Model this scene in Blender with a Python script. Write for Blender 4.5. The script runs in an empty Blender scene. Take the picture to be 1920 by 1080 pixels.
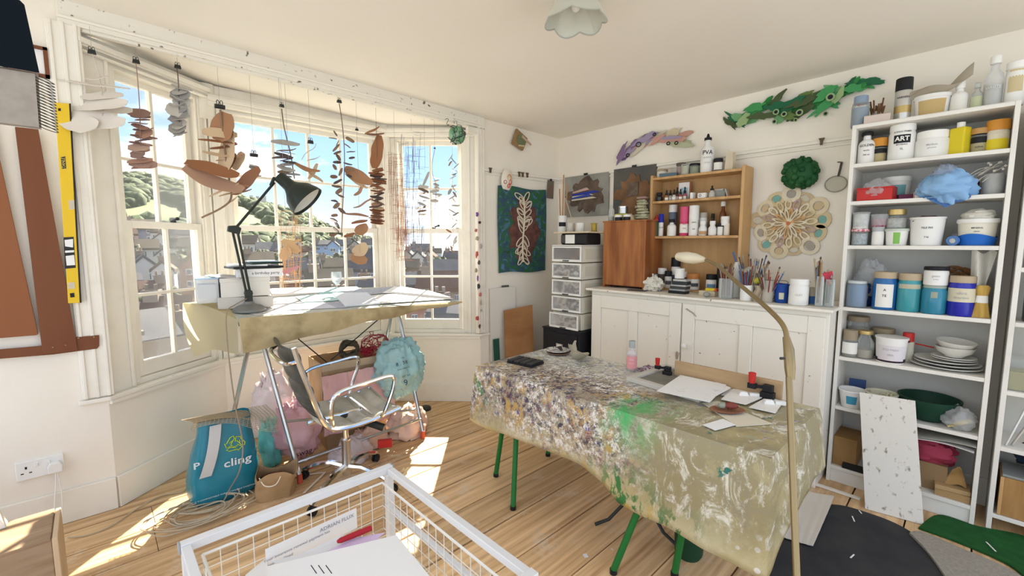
import bpy, math, random
from mathutils import Vector, Matrix, noise
PI = math.pi
scene = bpy.context.scene
COL = scene.collection
rnd = random.Random(7)
# ------------------------------------------------------------------ camera
F, CAMH, PITCH = 830.0, 1.40, math.atan(85 / 830.0)
YAW = math.atan((960 - 165) / (F / math.cos(PITCH)))
cam = bpy.data.cameras.new('camera'); cam.sensor_width = 36.0; cam.lens = F / 1920 * 36.0
cam.clip_start = 0.02; cam.clip_end = 6000
camo = bpy.data.objects.new('camera', cam); COL.objects.link(camo)
camo.location = (0, 0, CAMH); camo.rotation_euler = (PI / 2 - PITCH, 0, -YAW)
scene.camera = camo
# ------------------------------------------------------------------ sky
world = bpy.data.worlds.new('sky'); scene.world = world; world.use_nodes = True
nt = world.node_tree; nt.nodes.clear()
def N(t, **kw):
    n = nt.nodes.new(t)
    for k, v in kw.items(): setattr(n, k, v)
    return n
tc = N('ShaderNodeTexCoord'); mp = N('ShaderNodeMapping'); mp.inputs['Scale'].default_value = (1, 1, 2.6); mp.inputs['Location'].default_value = (5.2, 2.7, .9)
cl = N('ShaderNodeTexNoise'); cl.inputs['Scale'].default_value = 3.1; cl.inputs['Detail'].default_value = 8; cl.inputs['Roughness'].default_value = .58
cr = N('ShaderNodeValToRGB'); cr.color_ramp.elements[0].position = .46; cr.color_ramp.elements[1].position = .64
sx = N('ShaderNodeSeparateXYZ'); gr = N('ShaderNodeValToRGB')
gr.color_ramp.elements[0].position = 0.0; gr.color_ramp.elements[0].color = (.72, .82, .92, 1)
gr.color_ramp.elements[1].position = .42; gr.color_ramp.elements[1].color = (.17, .36, .74, 1)
e = gr.color_ramp.elements.new(.12); e.color = (.40, .61, .90, 1)
mx = N('ShaderNodeMixRGB'); mx.inputs[2].default_value = (1.85, 1.70, 1.48, 1)
bg = N('ShaderNodeBackground'); bg.inputs[1].default_value = 0.80; out = N('ShaderNodeOutputWorld')
L = nt.links.new
L(tc.outputs['Generated'], mp.inputs[0]); L(mp.outputs[0], cl.inputs[0]); L(cl.outputs[0], cr.inputs[0])
L(tc.outputs['Generated'], sx.inputs[0]); L(sx.outputs[2], gr.inputs[0])
L(gr.outputs[0], mx.inputs[1]); L(cr.outputs[0], mx.inputs[0]); L(mx.outputs[0], bg.inputs[0]); L(bg.outputs[0], out.inputs[0])
# ------------------------------------------------------------------ sun and exposure
sun = bpy.data.lights.new('sun', 'SUN'); sun.energy = 15.0; sun.angle = .009; sun.color = (1, .90, .74)
suno = bpy.data.objects.new('sun', sun); COL.objects.link(suno)
suno.rotation_euler = Vector((-.505, -.546, -.669)).to_track_quat('-Z', 'Y').to_euler()
vs = scene.view_settings
vs.view_transform = 'Standard'; vs.look = 'None'; vs.gamma = 1; vs.use_curve_mapping = False; vs.exposure = 1.12
# ------------------------------------------------------------------ photogrammetry: pixel of the 1920x1080 frame -> point on a known plane
_fw = Vector((math.sin(YAW) * math.cos(PITCH), math.cos(YAW) * math.cos(PITCH), -math.sin(PITCH)))
_rt = Vector((math.cos(YAW), -math.sin(YAW), 0)); _up = _rt.cross(_fw)
def ray(x, y): return _fw * F + _rt * (x - 960) - _up * (y - 540)
CO = Vector((0, 0, CAMH))
def pz(x, y, z): d = ray(x, y); return CO + d * ((z - CAMH) / d.z)
def px(x, y, X): d = ray(x, y); return CO + d * (X / d.x)
def py(x, y, Y): d = ray(x, y); return CO + d * (Y / d.y)
def pd(x, y, D): return CO + ray(x, y) * (D / F)
# ------------------------------------------------------------------ materials
MATS = {}
def mat(name, col=(.8, .8, .8), rough=.6, metal=0, col2=None, ns=8, nd=4, bump=0, bs=None, trans=0, ior=1.45, coords='Object', stretch=(1, 1, 1), lo=.35, hi=.65, alpha=1, sheen=0, coat=0, emit=0, spec=None):
    if name in MATS: return MATS[name]
    m = bpy.data.materials.new(name); m.use_nodes = True; t = m.node_tree; b = t.nodes['Principled BSDF']
    b.inputs['Base Color'].default_value = (*col, 1); b.inputs['Roughness'].default_value = rough; b.inputs['Metallic'].default_value = metal
    b.inputs['IOR'].default_value = ior; b.inputs['Transmission Weight'].default_value = trans; b.inputs['Alpha'].default_value = alpha
    b.inputs['Coat Weight'].default_value = coat; b.inputs['Specular IOR Level'].default_value = spec if spec is not None else (.5 if rough < .3 else .22)
    if emit: b.inputs['Emission Color'].default_value = (*col, 1); b.inputs['Emission Strength'].default_value = emit
    if col2 or bump:
        c = t.nodes.new('ShaderNodeTexCoord'); mpn = t.nodes.new('ShaderNodeMapping'); mpn.inputs['Scale'].default_value = stretch
        nz = t.nodes.new('ShaderNodeTexNoise'); nz.inputs['Scale'].default_value = ns; nz.inputs['Detail'].default_value = nd
        t.links.new(c.outputs[coords], mpn.inputs[0]); t.links.new(mpn.outputs[0], nz.inputs[0])
        if col2:
            r = t.nodes.new('ShaderNodeValToRGB'); r.color_ramp.elements[0].position = lo; r.color_ramp.elements[1].position = hi
            r.color_ramp.elements[0].color = (*col, 1); r.color_ramp.elements[1].color = (*col2, 1)
            t.links.new(nz.outputs[0], r.inputs[0]); t.links.new(r.outputs[0], b.inputs['Base Color'])
        if bump:
            nb = nz
            if bs:
                nb = t.nodes.new('ShaderNodeTexNoise'); nb.inputs['Scale'].default_value = bs; nb.inputs['Detail'].default_value = 3
                t.links.new(mpn.outputs[0], nb.inputs[0])
            bn = t.nodes.new('ShaderNodeBump'); bn.inputs['Strength'].default_value = bump; bn.inputs['Distance'].default_value = .01
            t.links.new(nb.outputs[0], bn.inputs['Height']); t.links.new(bn.outputs[0], b.inputs['Normal'])
    MATS[name] = m; return m
def film(name, col, alpha=.35, rough=.1, gloss=.35):
    """thin clear sheet: transparent with a glossy/diffuse coat"""
    if name in MATS: return MATS[name]
    m = bpy.data.materials.new(name); m.use_nodes = True; t = m.node_tree; t.nodes.clear()
    o = t.nodes.new('ShaderNodeOutputMaterial'); a = t.nodes.new('ShaderNodeMixShader'); tr = t.nodes.new('ShaderNodeBsdfTransparent')
    p = t.nodes.new('ShaderNodeBsdfPrincipled'); p.inputs['Base Color'].default_value = (*col, 1); p.inputs['Roughness'].default_value = rough
    tr.inputs[0].default_value = (*[.5 + .5 * k for k in col], 1)
    fr = t.nodes.new('ShaderNodeFresnel'); ad = t.nodes.new('ShaderNodeMath'); ad.operation = 'MULTIPLY_ADD'; ad.inputs[1].default_value = gloss; ad.inputs[2].default_value = alpha
    ad.use_clamp = True
    t.links.new(fr.outputs[0], ad.inputs[0]); t.links.new(ad.outputs[0], a.inputs[0]); t.links.new(tr.outputs[0], a.inputs[1]); t.links.new(p.outputs[0], a.inputs[2]); t.links.new(a.outputs[0], o.inputs[0])
    MATS[name] = m; return m
def ramp_noise(name, cols, ns=6, nd=6, rough=.6, stretch=(1, 1, 1), bump=0, dist=0, voro=False):
    """several colours spread by noise"""
    if name in MATS: return MATS[name]
    m = bpy.data.materials.new(name); m.use_nodes = True; t = m.node_tree; b = t.nodes['Principled BSDF']; b.inputs['Roughness'].default_value = rough
    c = t.nodes.new('ShaderNodeTexCoord'); mpn = t.nodes.new('ShaderNodeMapping'); mpn.inputs['Scale'].default_value = stretch
    nz = t.nodes.new('ShaderNodeTexNoise'); nz.inputs['Scale'].default_value = ns; nz.inputs['Detail'].default_value = nd; nz.inputs['Distortion'].default_value = dist
    r = t.nodes.new('ShaderNodeValToRGB'); r.color_ramp.interpolation = 'LINEAR'
    n = len(cols)
    for i, cc in enumerate(cols):
        pos = .28 + .44 * i / (n - 1)
        el = r.color_ramp.elements[i] if i < 2 else r.color_ramp.elements.new(pos)
        el.position = pos; el.color = (*cc, 1)
    r.color_ramp.elements[0].position = .28
    t.links.new(c.outputs['Object'], mpn.inputs[0]); t.links.new(mpn.outputs[0], nz.inputs[0]); t.links.new(nz.outputs[0], r.inputs[0]); t.links.new(r.outputs[0], b.inputs['Base Color'])
    if bump:
        bn = t.nodes.new('ShaderNodeBump'); bn.inputs['Strength'].default_value = bump; bn.inputs['Distance'].default_value = .01
        t.links.new(nz.outputs[0], bn.inputs['Height']); t.links.new(bn.outputs[0], b.inputs['Normal'])
    MATS[name] = m; return m
# ------------------------------------------------------------------ mesh builder
class G:
    def __init__(s): s.v = []; s.f = []
    def add(s, vs, fs, M=None):
        k = len(s.v); s.v += [tuple(M @ Vector(p)) if M else tuple(p) for p in vs]; s.f += [tuple(i + k for i in q) for q in fs]; return s
    def box(s, c, d, rot=None):
        x, y, z = d[0] / 2, d[1] / 2, d[2] / 2
        vs = [Vector((i * x, j * y, k * z)) for i in (-1, 1) for j in (-1, 1) for k in (-1, 1)]
        M = Matrix.Translation(c) @ (rot.to_4x4() if rot else Matrix.Identity(4))
        return s.add(vs, [(0, 1, 3, 2), (4, 6, 7, 5), (0, 4, 5, 1), (2, 3, 7, 6), (0, 2, 6, 4), (1, 5, 7, 3)], M)
    def bb(s, a, b): return s.box([(p + q) / 2 for p, q in zip(a, b)], [abs(q - p) for p, q in zip(a, b)])
    def lathe(s, prof, n=20, c=(0, 0, 0), M=None, sx=1, sy=1, cap=True):
        vs = []; fs = []
        for r, z in prof:
            for i in range(n): a = 2 * PI * i / n; vs.append((c[0] + r * math.cos(a) * sx, c[1] + r * math.sin(a) * sy, c[2] + z))
        for j in range(len(prof) - 1):
            for i in range(n): a, b = j * n + i, j * n + (i + 1) % n; fs.append((a, b, b + n, a + n))
        if cap:
            if prof[0][0] > 1e-6: fs.append(tuple(range(n))[::-1])
            if prof[-1][0] > 1e-6: fs.append(tuple(range((len(prof) - 1) * n, len(prof) * n)))
        return s.add(vs, fs, M)
    def tube(s, pts, r, n=6, closed=False, cap=True):
        pts = [Vector(p) for p in pts]; m = len(pts); rs = r if isinstance(r, (list, tuple)) else [r] * m
        vs = []; fs = []; t0 = None; nrm = None
        for i, p in enumerate(pts):
            t = (pts[(i + 1) % m] - pts[i - 1]) if closed else (pts[min(i + 1, m - 1)] - pts[max(i - 1, 0)])
            if t.length < 1e-9: t = Vector((0, 0, 1))
            t.normalize()
            if nrm is None:
                nrm = t.orthogonal().normalized()
            else:
                nrm = (nrm - t * nrm.dot(t))
                nrm = nrm.normalized() if nrm.length > 1e-6 else t.orthogonal().normalized()
            b = t.cross(nrm)
            for k in range(n):
                a = 2 * PI * k / n; vs.append(p + (nrm * math.cos(a) + b * math.sin(a)) * rs[i])
        for i in range(m if closed else m - 1):
            for k in range(n):
                a = i * n + k; b = i * n + (k + 1) % n; c = ((i + 1) % m) * n + k; d = ((i + 1) % m) * n + (k + 1) % n
                fs.append((a, b, d, c))
        if cap and not closed: fs += [tuple(range(n))[::-1], tuple(range((m - 1) * n, m * n))]
        return s.add(vs, fs)
    def rod(s, a, b, r, n=6, r2=None): return s.tube([a, b], [r, r2 if r2 is not None else r], n)
    def prism(s, poly, h, M=None, z0=0):
        n = len(poly); vs = [(x, y, z0) for x, y in poly] + [(x, y, z0 + h) for x, y in poly]
        fs = [tuple(range(n))[::-1], tuple(range(n, 2 * n))] + [(i, (i + 1) % n, n + (i + 1) % n, n + i) for i in range(n)]
        return s.add(vs, fs, M)
    def blob(s, c, r, nu=12, nv=8, amp=0, fr=3, seed=0, M=None):
        if not hasattr(r, '__len__'): r = (r, r, r)
        vs = []; fs = []
        for j in range(nv + 1):
            th = PI * j / nv
            for i in range(nu):
                a = 2 * PI * i / nu; d = Vector((math.sin(th) * math.cos(a), math.sin(th) * math.sin(a), math.cos(th)))
                k = 1 + amp * noise.noise(d * fr + Vector((seed * 3.7, seed * 1.3, seed)))
                vs.append((c[0] + d.x * r[0] * k, c[1] + d.y * r[1] * k, c[2] + d.z * r[2] * k))
        for j in range(nv):
            for i in range(nu): a = j * nu + i; b = j * nu + (i + 1) % nu; fs.append((a, a + nu, b + nu, b))
        return s.add(vs, fs, M)
    def grid(s, fn, nu, nv, th=0):
        P = [[Vector(fn(i / nu, j / nv)) for i in range(nu + 1)] for j in range(nv + 1)]
        vs = [p for row in P for p in row]; W = nu + 1
        fs = [(j * W + i, j * W + i + 1, (j + 1) * W + i + 1, (j + 1) * W + i) for j in range(nv) for i in range(nu)]
        if th:
            k = len(vs); nr = []
            for j in range(nv + 1):
                for i in range(nu + 1):
                    du = P[j][min(i + 1, nu)] - P[j][max(i - 1, 0)]; dv = P[min(j + 1, nv)][i] - P[max(j - 1, 0)][i]
                    q = du.cross(dv); nr.append(q.normalized() if q.length > 1e-12 else Vector((0, 0, 1)))
            vs = vs + [p - q * th for p, q in zip(vs, nr)]
            fs = fs + [tuple(a + k for a in q[::-1]) for q in fs]
            rim = [i for i in range(W)] + [j * W + nu for j in range(1, nv + 1)] + [nv * W + i for i in range(nu - 1, -1, -1)] + [j * W for j in range(nv - 1, 0, -1)]
            fs += [(b, a, a + k, b + k) for a, b in zip(rim, rim[1:] + rim[:1])]
        return s.add(vs, fs)
    def xf(s, M): s.v = [tuple(M @ Vector(p)) for p in s.v]; return s
def ob(name, g, m, parent=None, smooth=False, bev=0, ang=40):
    me = bpy.data.meshes.new(name); me.from_pydata(g.v, [], g.f); me.update()
    if m: me.materials.append(m)
    if smooth:
        me.shade_smooth(); me.set_sharp_from_angle(angle=math.radians(ang))
    o = bpy.data.objects.new(name, me); COL.objects.link(o)
    if parent: o.parent = parent
    if bev:
        b = o.modifiers.new('bevel', 'BEVEL'); b.width = bev; b.segments = 2; b.limit_method = 'ANGLE'
    return o
def tag(o, label, cat=None, group=None, kind=None):
    if label: o['label'] = label
    if cat: o['category'] = cat
    if group: o['group'] = group
    if kind: o['kind'] = kind
    return o
def thing(name, label, cat, loc=(0, 0, 0), rz=0, group=None, rot=None):
    o = bpy.data.objects.new(name, None); COL.objects.link(o); o.empty_display_size = .05
    o.location = loc; o.rotation_euler = rot if rot else (0, 0, rz)
    return tag(o, label, cat, group)
def struct(name, g, m, parent=None, smooth=False, bev=0):
    o = ob(name, g, m, parent, smooth, bev)
    if not parent: o['kind'] = 'structure'
    return o
def copy_tree(o, parent=None):
    c = o.copy(); COL.objects.link(c); c.parent = parent
    for ch in list(o.children): copy_tree(ch, c)
    return c
_tc = {}
def text(body, size, M, m, parent=None, name='lettering', cyl=0, bold=0, align='CENTER', th=.0004):
    """flat lettering as mesh; M places it (x right, y up, z out); cyl bends it round a cylinder of that radius"""
    key = (body, align, bold)
    if key not in _tc:
        cu = bpy.data.curves.new('t', 'FONT'); cu.body = body; cu.align_x = align; cu.align_y = 'CENTER'; cu.size = 1; cu.offset = bold; cu.resolution_u = 2
        to = bpy.data.objects.new('t', cu); COL.objects.link(to); dg = bpy.context.evaluated_depsgraph_get()
        me = bpy.data.meshes.new_from_object(to.evaluated_get(dg)); _tc[key] = ([v.co.copy() for v in me.vertices], [tuple(p.vertices) for p in me.polygons])
        bpy.data.objects.remove(to); bpy.data.curves.remove(cu); bpy.data.meshes.remove(me)
    V, Fs = _tc[key]; g = G(); vs = []
    for v in V:
        x, y = v.x * size, v.y * size
        vs.append((cyl * math.sin(x / cyl), y, cyl * math.cos(x / cyl)) if cyl else (x, y, th))
    g.add(vs, Fs, M)
    return ob(name, g, m, parent)
def T3(loc, x, y, z):  # frame matrix from axes
    M = Matrix.Identity(4)
    for i, a in enumerate((x, y, z)):
        for k in range(3): M[k][i] = a[k]
    for k in range(3): M[k][3] = loc[k]
    return M
def RZ(a): return Matrix.Rotation(a, 4, 'Z')
def TR(*p): return Matrix.Translation(p)
# ------------------------------------------------------------------ palette
WALL = mat('wall_paint', (.87, .815, .715), .75, col2=(.83, .77, .67), ns=2.2, nd=6, bump=.05, bs=60)
CEIL = mat('ceiling_paint', (.87, .82, .735), .85, col2=(.85, .795, .705), ns=1.5, bump=.04, bs=90)
WOODW = mat('gloss_white_paint', (.84, .80, .71), .38, col2=(.77, .72, .62), ns=9, nd=8, lo=.5, hi=.8, bump=.03, bs=25)
WORN = mat('worn_white_paint', (.83, .79, .70), .42, col2=(.30, .25, .19), ns=34, nd=10, lo=.70, hi=.745, bump=.1, bs=30)
SHELFW = mat('bookcase_white', (.79, .765, .70), .5, col2=(.72, .69, .62), ns=5, nd=8, lo=.5, hi=.75)
PEEL = mat('peeling_white_paint', (.80, .76, .67), .5, col2=(.16, .12, .085), ns=26, nd=12, lo=.635, hi=.69, bump=.15, bs=30)
BLACK = mat('black_plastic', (.016, .016, .018), .4)
INK = mat('ink', (.02, .02, .025), .7)
WHITEP = mat('white_plastic', (.83, .82, .78), .35)
PAPER = mat('paper', (.84, .83, .80), .8)
PAPERC = mat('cream_paper', (.78, .73, .62), .85, col2=(.72, .66, .54), ns=6)
CHROME = mat('chrome', (.82, .82, .82), .12, 1)
STEEL = mat('steel', (.55, .55, .54), .32, 1)
DARKM = mat('dark_metal', (.035, .038, .036), .42, .3)
GLASS = film('clear_glass', (.97, .98, .98), .015, .03, .3)
GLASSJ = film('jar_glass', (.85, .88, .86), .16, .08, .7)
CLEARP = film('clear_plastic', (.92, .93, .93), .25, .25, .5)
BRASS = mat('brass', (.30, .225, .115), .38, .85)
KRAFT = mat('kraft_card', (.48, .33, .19), .85, col2=(.42, .28, .15), ns=12)
RED = mat('red_plastic', (.52, .035, .03), .35)
PINE = mat('pine', (.60, .37, .17), .5, col2=(.48, .27, .11), ns=3.2, nd=7, stretch=(1, 8, 1), bump=.03)
# =================================================================== the room shell
def cz(x, y): return 2.40 - .039 * (x - 3.4) - .0126 * (y - 2.89)
XB = 3.38
AL, AR, BL, BR = Vector((.02, 3.06)), Vector((2.43, 2.95)), Vector((.62, 3.50)), Vector((1.87, 3.50))
YC = 2.885                       # wall A meets wall B here
XMIN, YMIN = -1.15, -1.05
# floor: boards run along x, one object each
fl = G(); fl.bb((XMIN, YMIN, -.06), (XB + .05, 3.7, -.022)); flo = struct('floor', fl, mat('subfloor', (.03, .02, .014), .9))
def board_mat(i):
    r = random.Random(i); k = .80 + .28 * r.random(); w = r.random() * .04
    m = mat('floorboard_%d' % i, (.84 * k + w, .58 * k + w * .6, .32 * k), .42, col2=(.50 * k, .285 * k, .13 * k), ns=3.0, nd=12, stretch=(.5, 11, 11), bump=.12, lo=.38, hi=.72)
    t = m.node_tree; b = t.nodes['Principled BSDF']
    # worn pale scuffs
    n2 = t.nodes.new('ShaderNodeTexNoise'); n2.inputs['Scale'].default_value = 5; n2.inputs['Detail'].default_value = 9; n2.inputs['Roughness'].default_value = .7
    c = t.nodes.new('ShaderNodeTexCoord'); t.links.new(c.outputs['Object'], n2.inputs[0])
    rp = t.nodes.new('ShaderNodeValToRGB'); rp.color_ramp.elements[0].position = .55; rp.color_ramp.elements[1].position = .72
    mxn = t.nodes.new('ShaderNodeMixRGB'); mxn.inputs[2].default_value = (.80, .65, .46, 1)
    src = b.inputs['Base Color'].links[0].from_socket
    t.links.new(n2.outputs[0], rp.inputs[0]); t.links.new(rp.outputs[0], mxn.inputs[0]); t.links.new(src, mxn.inputs[1]); t.links.new(mxn.outputs[0], b.inputs['Base Color'])
    return m
BM = [board_mat(i) for i in range(6)]
y = YMIN; i = 0; edges = [1.3185, 1.5515]
ys = [1.3185 + .233 * k for k in range(-11, 11)]
for i, y0 in enumerate(ys):
    y1 = min(y0 + .233, 3.62)
    if y1 - y0 < .05 or y0 < YMIN - .2: continue
    r = random.Random(i + 50); cut = XMIN + 1.1 + 2.6 * r.random()
    for a, b in ((XMIN, cut), (cut + .002, XB + .03)):
        g = G(); dz = -.002 * r.random(); gap = .0022 + .0034 * r.random()
        g.bb((a, y0 + gap, -.022), (b, y1 - gap, dz))
        o = ob('floorboard', g, BM[r.randrange(6)], flo, bev=.0016)
# ceiling
def slab(poly, zf, th):
    g = G(); n = len(poly); g.v = [(x, y, zf(x, y)) for x, y in poly] + [(x, y, zf(x, y) + th) for x, y in poly]
    g.f = [tuple(range(n)), tuple(range(2 * n - 1, n - 1, -1))] + [(i, i + n, (i + 1) % n + n, (i + 1) % n) for i in range(n)]
    return g
struct('ceiling', slab([(1.15, YMIN), (XMIN, 1.2), (XMIN, 3.08), (.02, 3.06), (2.43, 2.95), (XB + .06, YC), (XB + .06, YMIN)], cz, .06), CEIL)  # unseen corner behind the camera cut away, shaped to let in more sky light
struct('ceiling_bay', slab([(-.1, 3.10), (.45, 3.64), (2.02, 3.64), (2.56, 2.99)], lambda x, y: cz(x, y) - .07, .05), CEIL)
# walls
def wallq(a, b, z0, z1a, z1b, th, side=1):
    a = Vector(a); b = Vector(b); d = (b - a).normalized(); n = Vector((-d.y, d.x)) * th * side
    g = G(); q = [a, b, b + n, a + n]
    g.v = [(p.x, p.y, z0) for p in q] + [(q[0].x, q[0].y, z1a), (q[1].x, q[1].y, z1b), (q[2].x, q[2].y, z1b), (q[3].x, q[3].y, z1a)]
    g.f = [(0, 1, 2, 3), (7, 6, 5, 4), (0, 4, 5, 1), (1, 5, 6, 2), (2, 6, 7, 3), (3, 7, 4, 0)]
    return g
struct('wall_right', wallq((XB, YMIN), (XB, YC + .12), -.03, cz(XB, YMIN) + .03, cz(XB, YC) + .03, .12, -1), WALL)
struct('wall_back_right', wallq(AR, (XB, YC), -.03, cz(2.43, 2.95) + .03, cz(XB, YC) + .03, .12), WALL)
struct('wall_back_left', wallq((XMIN, 3.09), AL, -.03, cz(XMIN, 3.09) + .03, cz(.02, 3.06) + .03, .12), WALL)
SILL = .615
for nm, a, b in (('wall_bay_left', AL, BL), ('wall_bay_centre', BL, BR), ('wall_bay_right', BR, AR)):
    struct(nm, wallq(a, b, -.03, SILL - .03, SILL - .03, .12), WALL)
# skirting boards
def skirt(nm, a, b, h=.17, th=.016):
    o = struct(nm, wallq(a, b, 0, h, h, th, -1), WOODW, bev=.004); return o
off = lambda p, q, k: ()
skirt('baseboard_back_left', (XMIN, 3.09), AL); skirt('baseboard_bay_left', AL, BL); skirt('baseboard_bay_centre', BL, BR); skirt('baseboard_bay_right', BR, AR); skirt('baseboard_back_right', AR, (XB, YC))
skirt('baseboard_right', (XB, YC), (XB, YMIN), .15)
# opening beam (lintel of the bay) with mouldings
def bar(a, b, w, za0, zb0, h, out=0):
    """a bar of section w (into the room) x h along a->b, room side on the right of a->b"""
    a = Vector(a); b = Vector(b); d = (b - a).normalized(); n = Vector((d.y, -d.x))
    g = G(); q = [a + n * (out + w), b + n * (out + w), b + n * out, a + n * out]; zs = [za0, zb0, zb0, za0]
    g.v = [(p.x, p.y, z) for p, z in zip(q, zs)] + [(p.x, p.y, z + h) for p, z in zip(q, zs)]
    g.f = [(0, 1, 2, 3)[::-1], (4, 5, 6, 7), (0, 1, 5, 4), (1, 2, 6, 5), (2, 3, 7, 6), (3, 0, 4, 7)]
    return g
la, lb = (-.03, 3.065), (2.44, 2.95); zA, zB = cz(*la), cz(*lb)
struct('trim_1', bar(la, lb, .10, zA - .105, zB - .088, .12, -.075), PEEL, bev=.004)
struct('trim_2', bar(la, lb, .02, zA - .085, zB - .07, .012, .02), WORN, bev=.003)
struct('trim_3', bar(la, lb, .035, zA - .118, zB - .10, .016, -.03), PEEL, bev=.003)
# picture rails
def rail(nm, a, b, z, z2):
    o = struct(nm, bar(a, b, .018, z, z2, .02), WOODW, bev=.004)
    ob('moulding', bar(a, b, .012, z - .028, z2 - .028, .012), WOODW, o, bev=.003)
rail('trim_4', (2.47, 2.95), (XB, YC), 2.005, 2.005)
rail('trim_5', (XB, YC), (XB, .2), 2.005, 2.02)
rail('trim_6', (XMIN, 3.09), (-.1, 3.063), 2.09, 2.07)
# ------------------------------------------------------------------ windows
def sash_window(idx, a, b, s0, s1, ncol, zt=2.245, off=.08, catch=.5):
    """double-hung sash in the bay segment a->b; s0..s1 is the sash opening"""
    a = Vector(a); b = Vector(b); Ls = (b - a).length; d = (b - a).normalized(); n = Vector((-d.y, d.x))
    root = bpy.data.objects.new('window_%d' % idx, None); COL.objects.link(root); root['kind'] = 'structure'
    root.matrix_world = T3((a.x, a.y, 0), (d.x, d.y, 0), (n.x, n.y, 0), (0, 0, 1))
    def bx(nm, x0, x1, y0, y1, z0, z1, m=WOODW, par=root, bev=.003):
        g = G(); g.bb((x0, y0, z0), (x1, y1, z1)); return ob(nm, g, m, par, bev=bev)
    top = 2.40
    bx('sill_board', .0, Ls, .0, .16, SILL - .03, SILL - .012, WOODW)
    bx('sill_step', s0 - .06, s1 + .06, .045, .16, SILL - .012, SILL + .022, WOODW)
    bx('jamb', .0, s0 - .05, .02, .07, SILL - .012, zt + .0745); bx('jamb', s1 + .05, Ls, .02, .07, SILL - .012, zt + .0745)
    bx('head', 0, Ls, .02, .15, zt + .075, top + .02); bx('head_lining', s0 - .06, s1 + .06, .045, .17, zt + .028, zt + .08)
    bx('cornice', 0, Ls, -.03, .02, zt + .075, zt + .10); bx('cornice', 0, Ls, -.015, .02, zt + .045, zt + .075)
    for q, e0 in ((s0, -1), (s1, 1)):
        bx('casing', *sorted((q + e0 * .012, q + e0 * .06)), .04, .17, SILL, zt + .08)
        bx('staff_bead', *sorted((q + e0 * .0, q + e0 * .016)), .05, .062, SILL + .02, zt + .04)
        bx('casing_bead', *sorted((q + e0 * .062, q + e0 * .078)), .008, .02, SILL, zt + .06)
    def sash(nm, y0, z0, z1, zm, br, tr):
        g = G(); y1 = y0 + .036; st = .036
        g.bb((s0, y0, z0), (s0 + st, y1, z1)); g.bb((s1 - st, y0, z0), (s1, y1, z1)); g.bb((s0 + st, y0, z0), (s1 - st, y1, z0 + br)); g.bb((s0 + st, y0, z1 - tr), (s1 - st, y1, z1))
        sa = ob(nm, g, WOODW, root, bev=.003); w = (s1 - s0 - 2 * st) / ncol
        for k in range(1, ncol): bx('muntin', s0 + st + k * w - .009, s0 + st + k * w + .009, y0 + .004, y1 - .004, z0 + br, z1 - tr, WOODW, sa)
        bx('muntin', s0 + st, s1 - st, y0 + .006, y1 - .006, zm - .009, zm + .009, WOODW, sa)
        for k in range(ncol):
            for c0, c1 in ((z0 + br, zm - .009), (zm + .009, z1 - tr)):
                g = G(); g.bb((s0 + st + k * w + .009 * (k > 0), y0 + .016, c0), (s0 + st + (k + 1) * w - .009 * (k < ncol - 1), y0 + .019, c1)); ob('pane', g, GLASS, sa)
    sash('lower_sash', .062, SILL + .025, 1.522, 1.103, .085, .04)
    sash('upper_sash', .102, 1.485, zt + .04, 1.866, .035, .045)
    c = s0 + (s1 - s0) * catch; g = G(); g.lathe([(.016, 0), (.016, .01), (.008, .014)], 10, (c, .08, 1.522)); g.rod((c, .08, 1.534), (c + .035, .09, 1.545), .006); g.blob((c + .04, .09, 1.548), .011, 8, 6); ob('catch', g, DARKM, root, True)
    return root
sash_window(1, AL, BL, .215, .700, 2, zt=2.285, catch=.62)
sash_window(2, BL, BR, .125, 1.185, 4, zt=2.238, catch=.52)
sash_window(3, BR, AR, .075, .625, 2, zt=2.24, catch=.55)
# corner posts of the bay
for k, (p, w) in enumerate(((BL, .05), (BR, .05))):
    g = G(); g.lathe([(.062, SILL - .012), (.062, 2.40)], 12, (p.x + (.0 if k == 0 else -.0), p.y + .10, 0)); struct('trim_%d' % (7 + k), g, WOODW, smooth=True)
for k, p in enumerate((BL, BR)):
    g = G(); g.lathe([(.06, 2.20), (.06, 2.42)], 12, (p.x, p.y + .055, 0)); struct('trim_%d' % (16 + k), g, WOODW, smooth=True)
# continuous sill nosing round the bay
def poly_bar(nm, pts, w, z, h, out, m=WOODW):
    g = G(); P = [Vector(p) for p in pts]; N_ = []
    for i, p in enumerate(P):
        ns = []
        for q, r in ((i - 1, i), (i, i + 1)):
            if 0 <= q and r < len(P): d = (P[r] - P[q]).normalized(); ns.append(Vector((d.y, -d.x)))
        v = sum(ns, Vector((0, 0))).normalized(); N_.append(v / max(.5, v.dot(ns[0])))
    vs = []
    for p, v in zip(P, N_):
        for o_, zz in ((out, z), (out + w, z), (out + w, z + h), (out, z + h)): vs.append((*(p + v * o_), zz))
    fs = [(i * 4 + a, i * 4 + (a + 1) % 4, (i + 1) * 4 + (a + 1) % 4, (i + 1) * 4 + a) for i in range(len(P) - 1) for a in range(4)] + [(3, 2, 1, 0), tuple(range(len(P) * 4 - 4, len(P) * 4))]
    g.add(vs, fs); return struct(nm, g, m, bev=.005)
poly_bar('trim_9', [(-.09, 3.063), AL, BL, BR, AR, (2.52, 2.945)], .035, SILL - .028, .022, -.01, WORN)
poly_bar('trim_10', [AL, BL, BR, AR], .018, SILL - .052, .024, 0)
poly_bar('trim_15', [AL, BL, BR, AR], .03, 2.325, .03, -.015)
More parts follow.
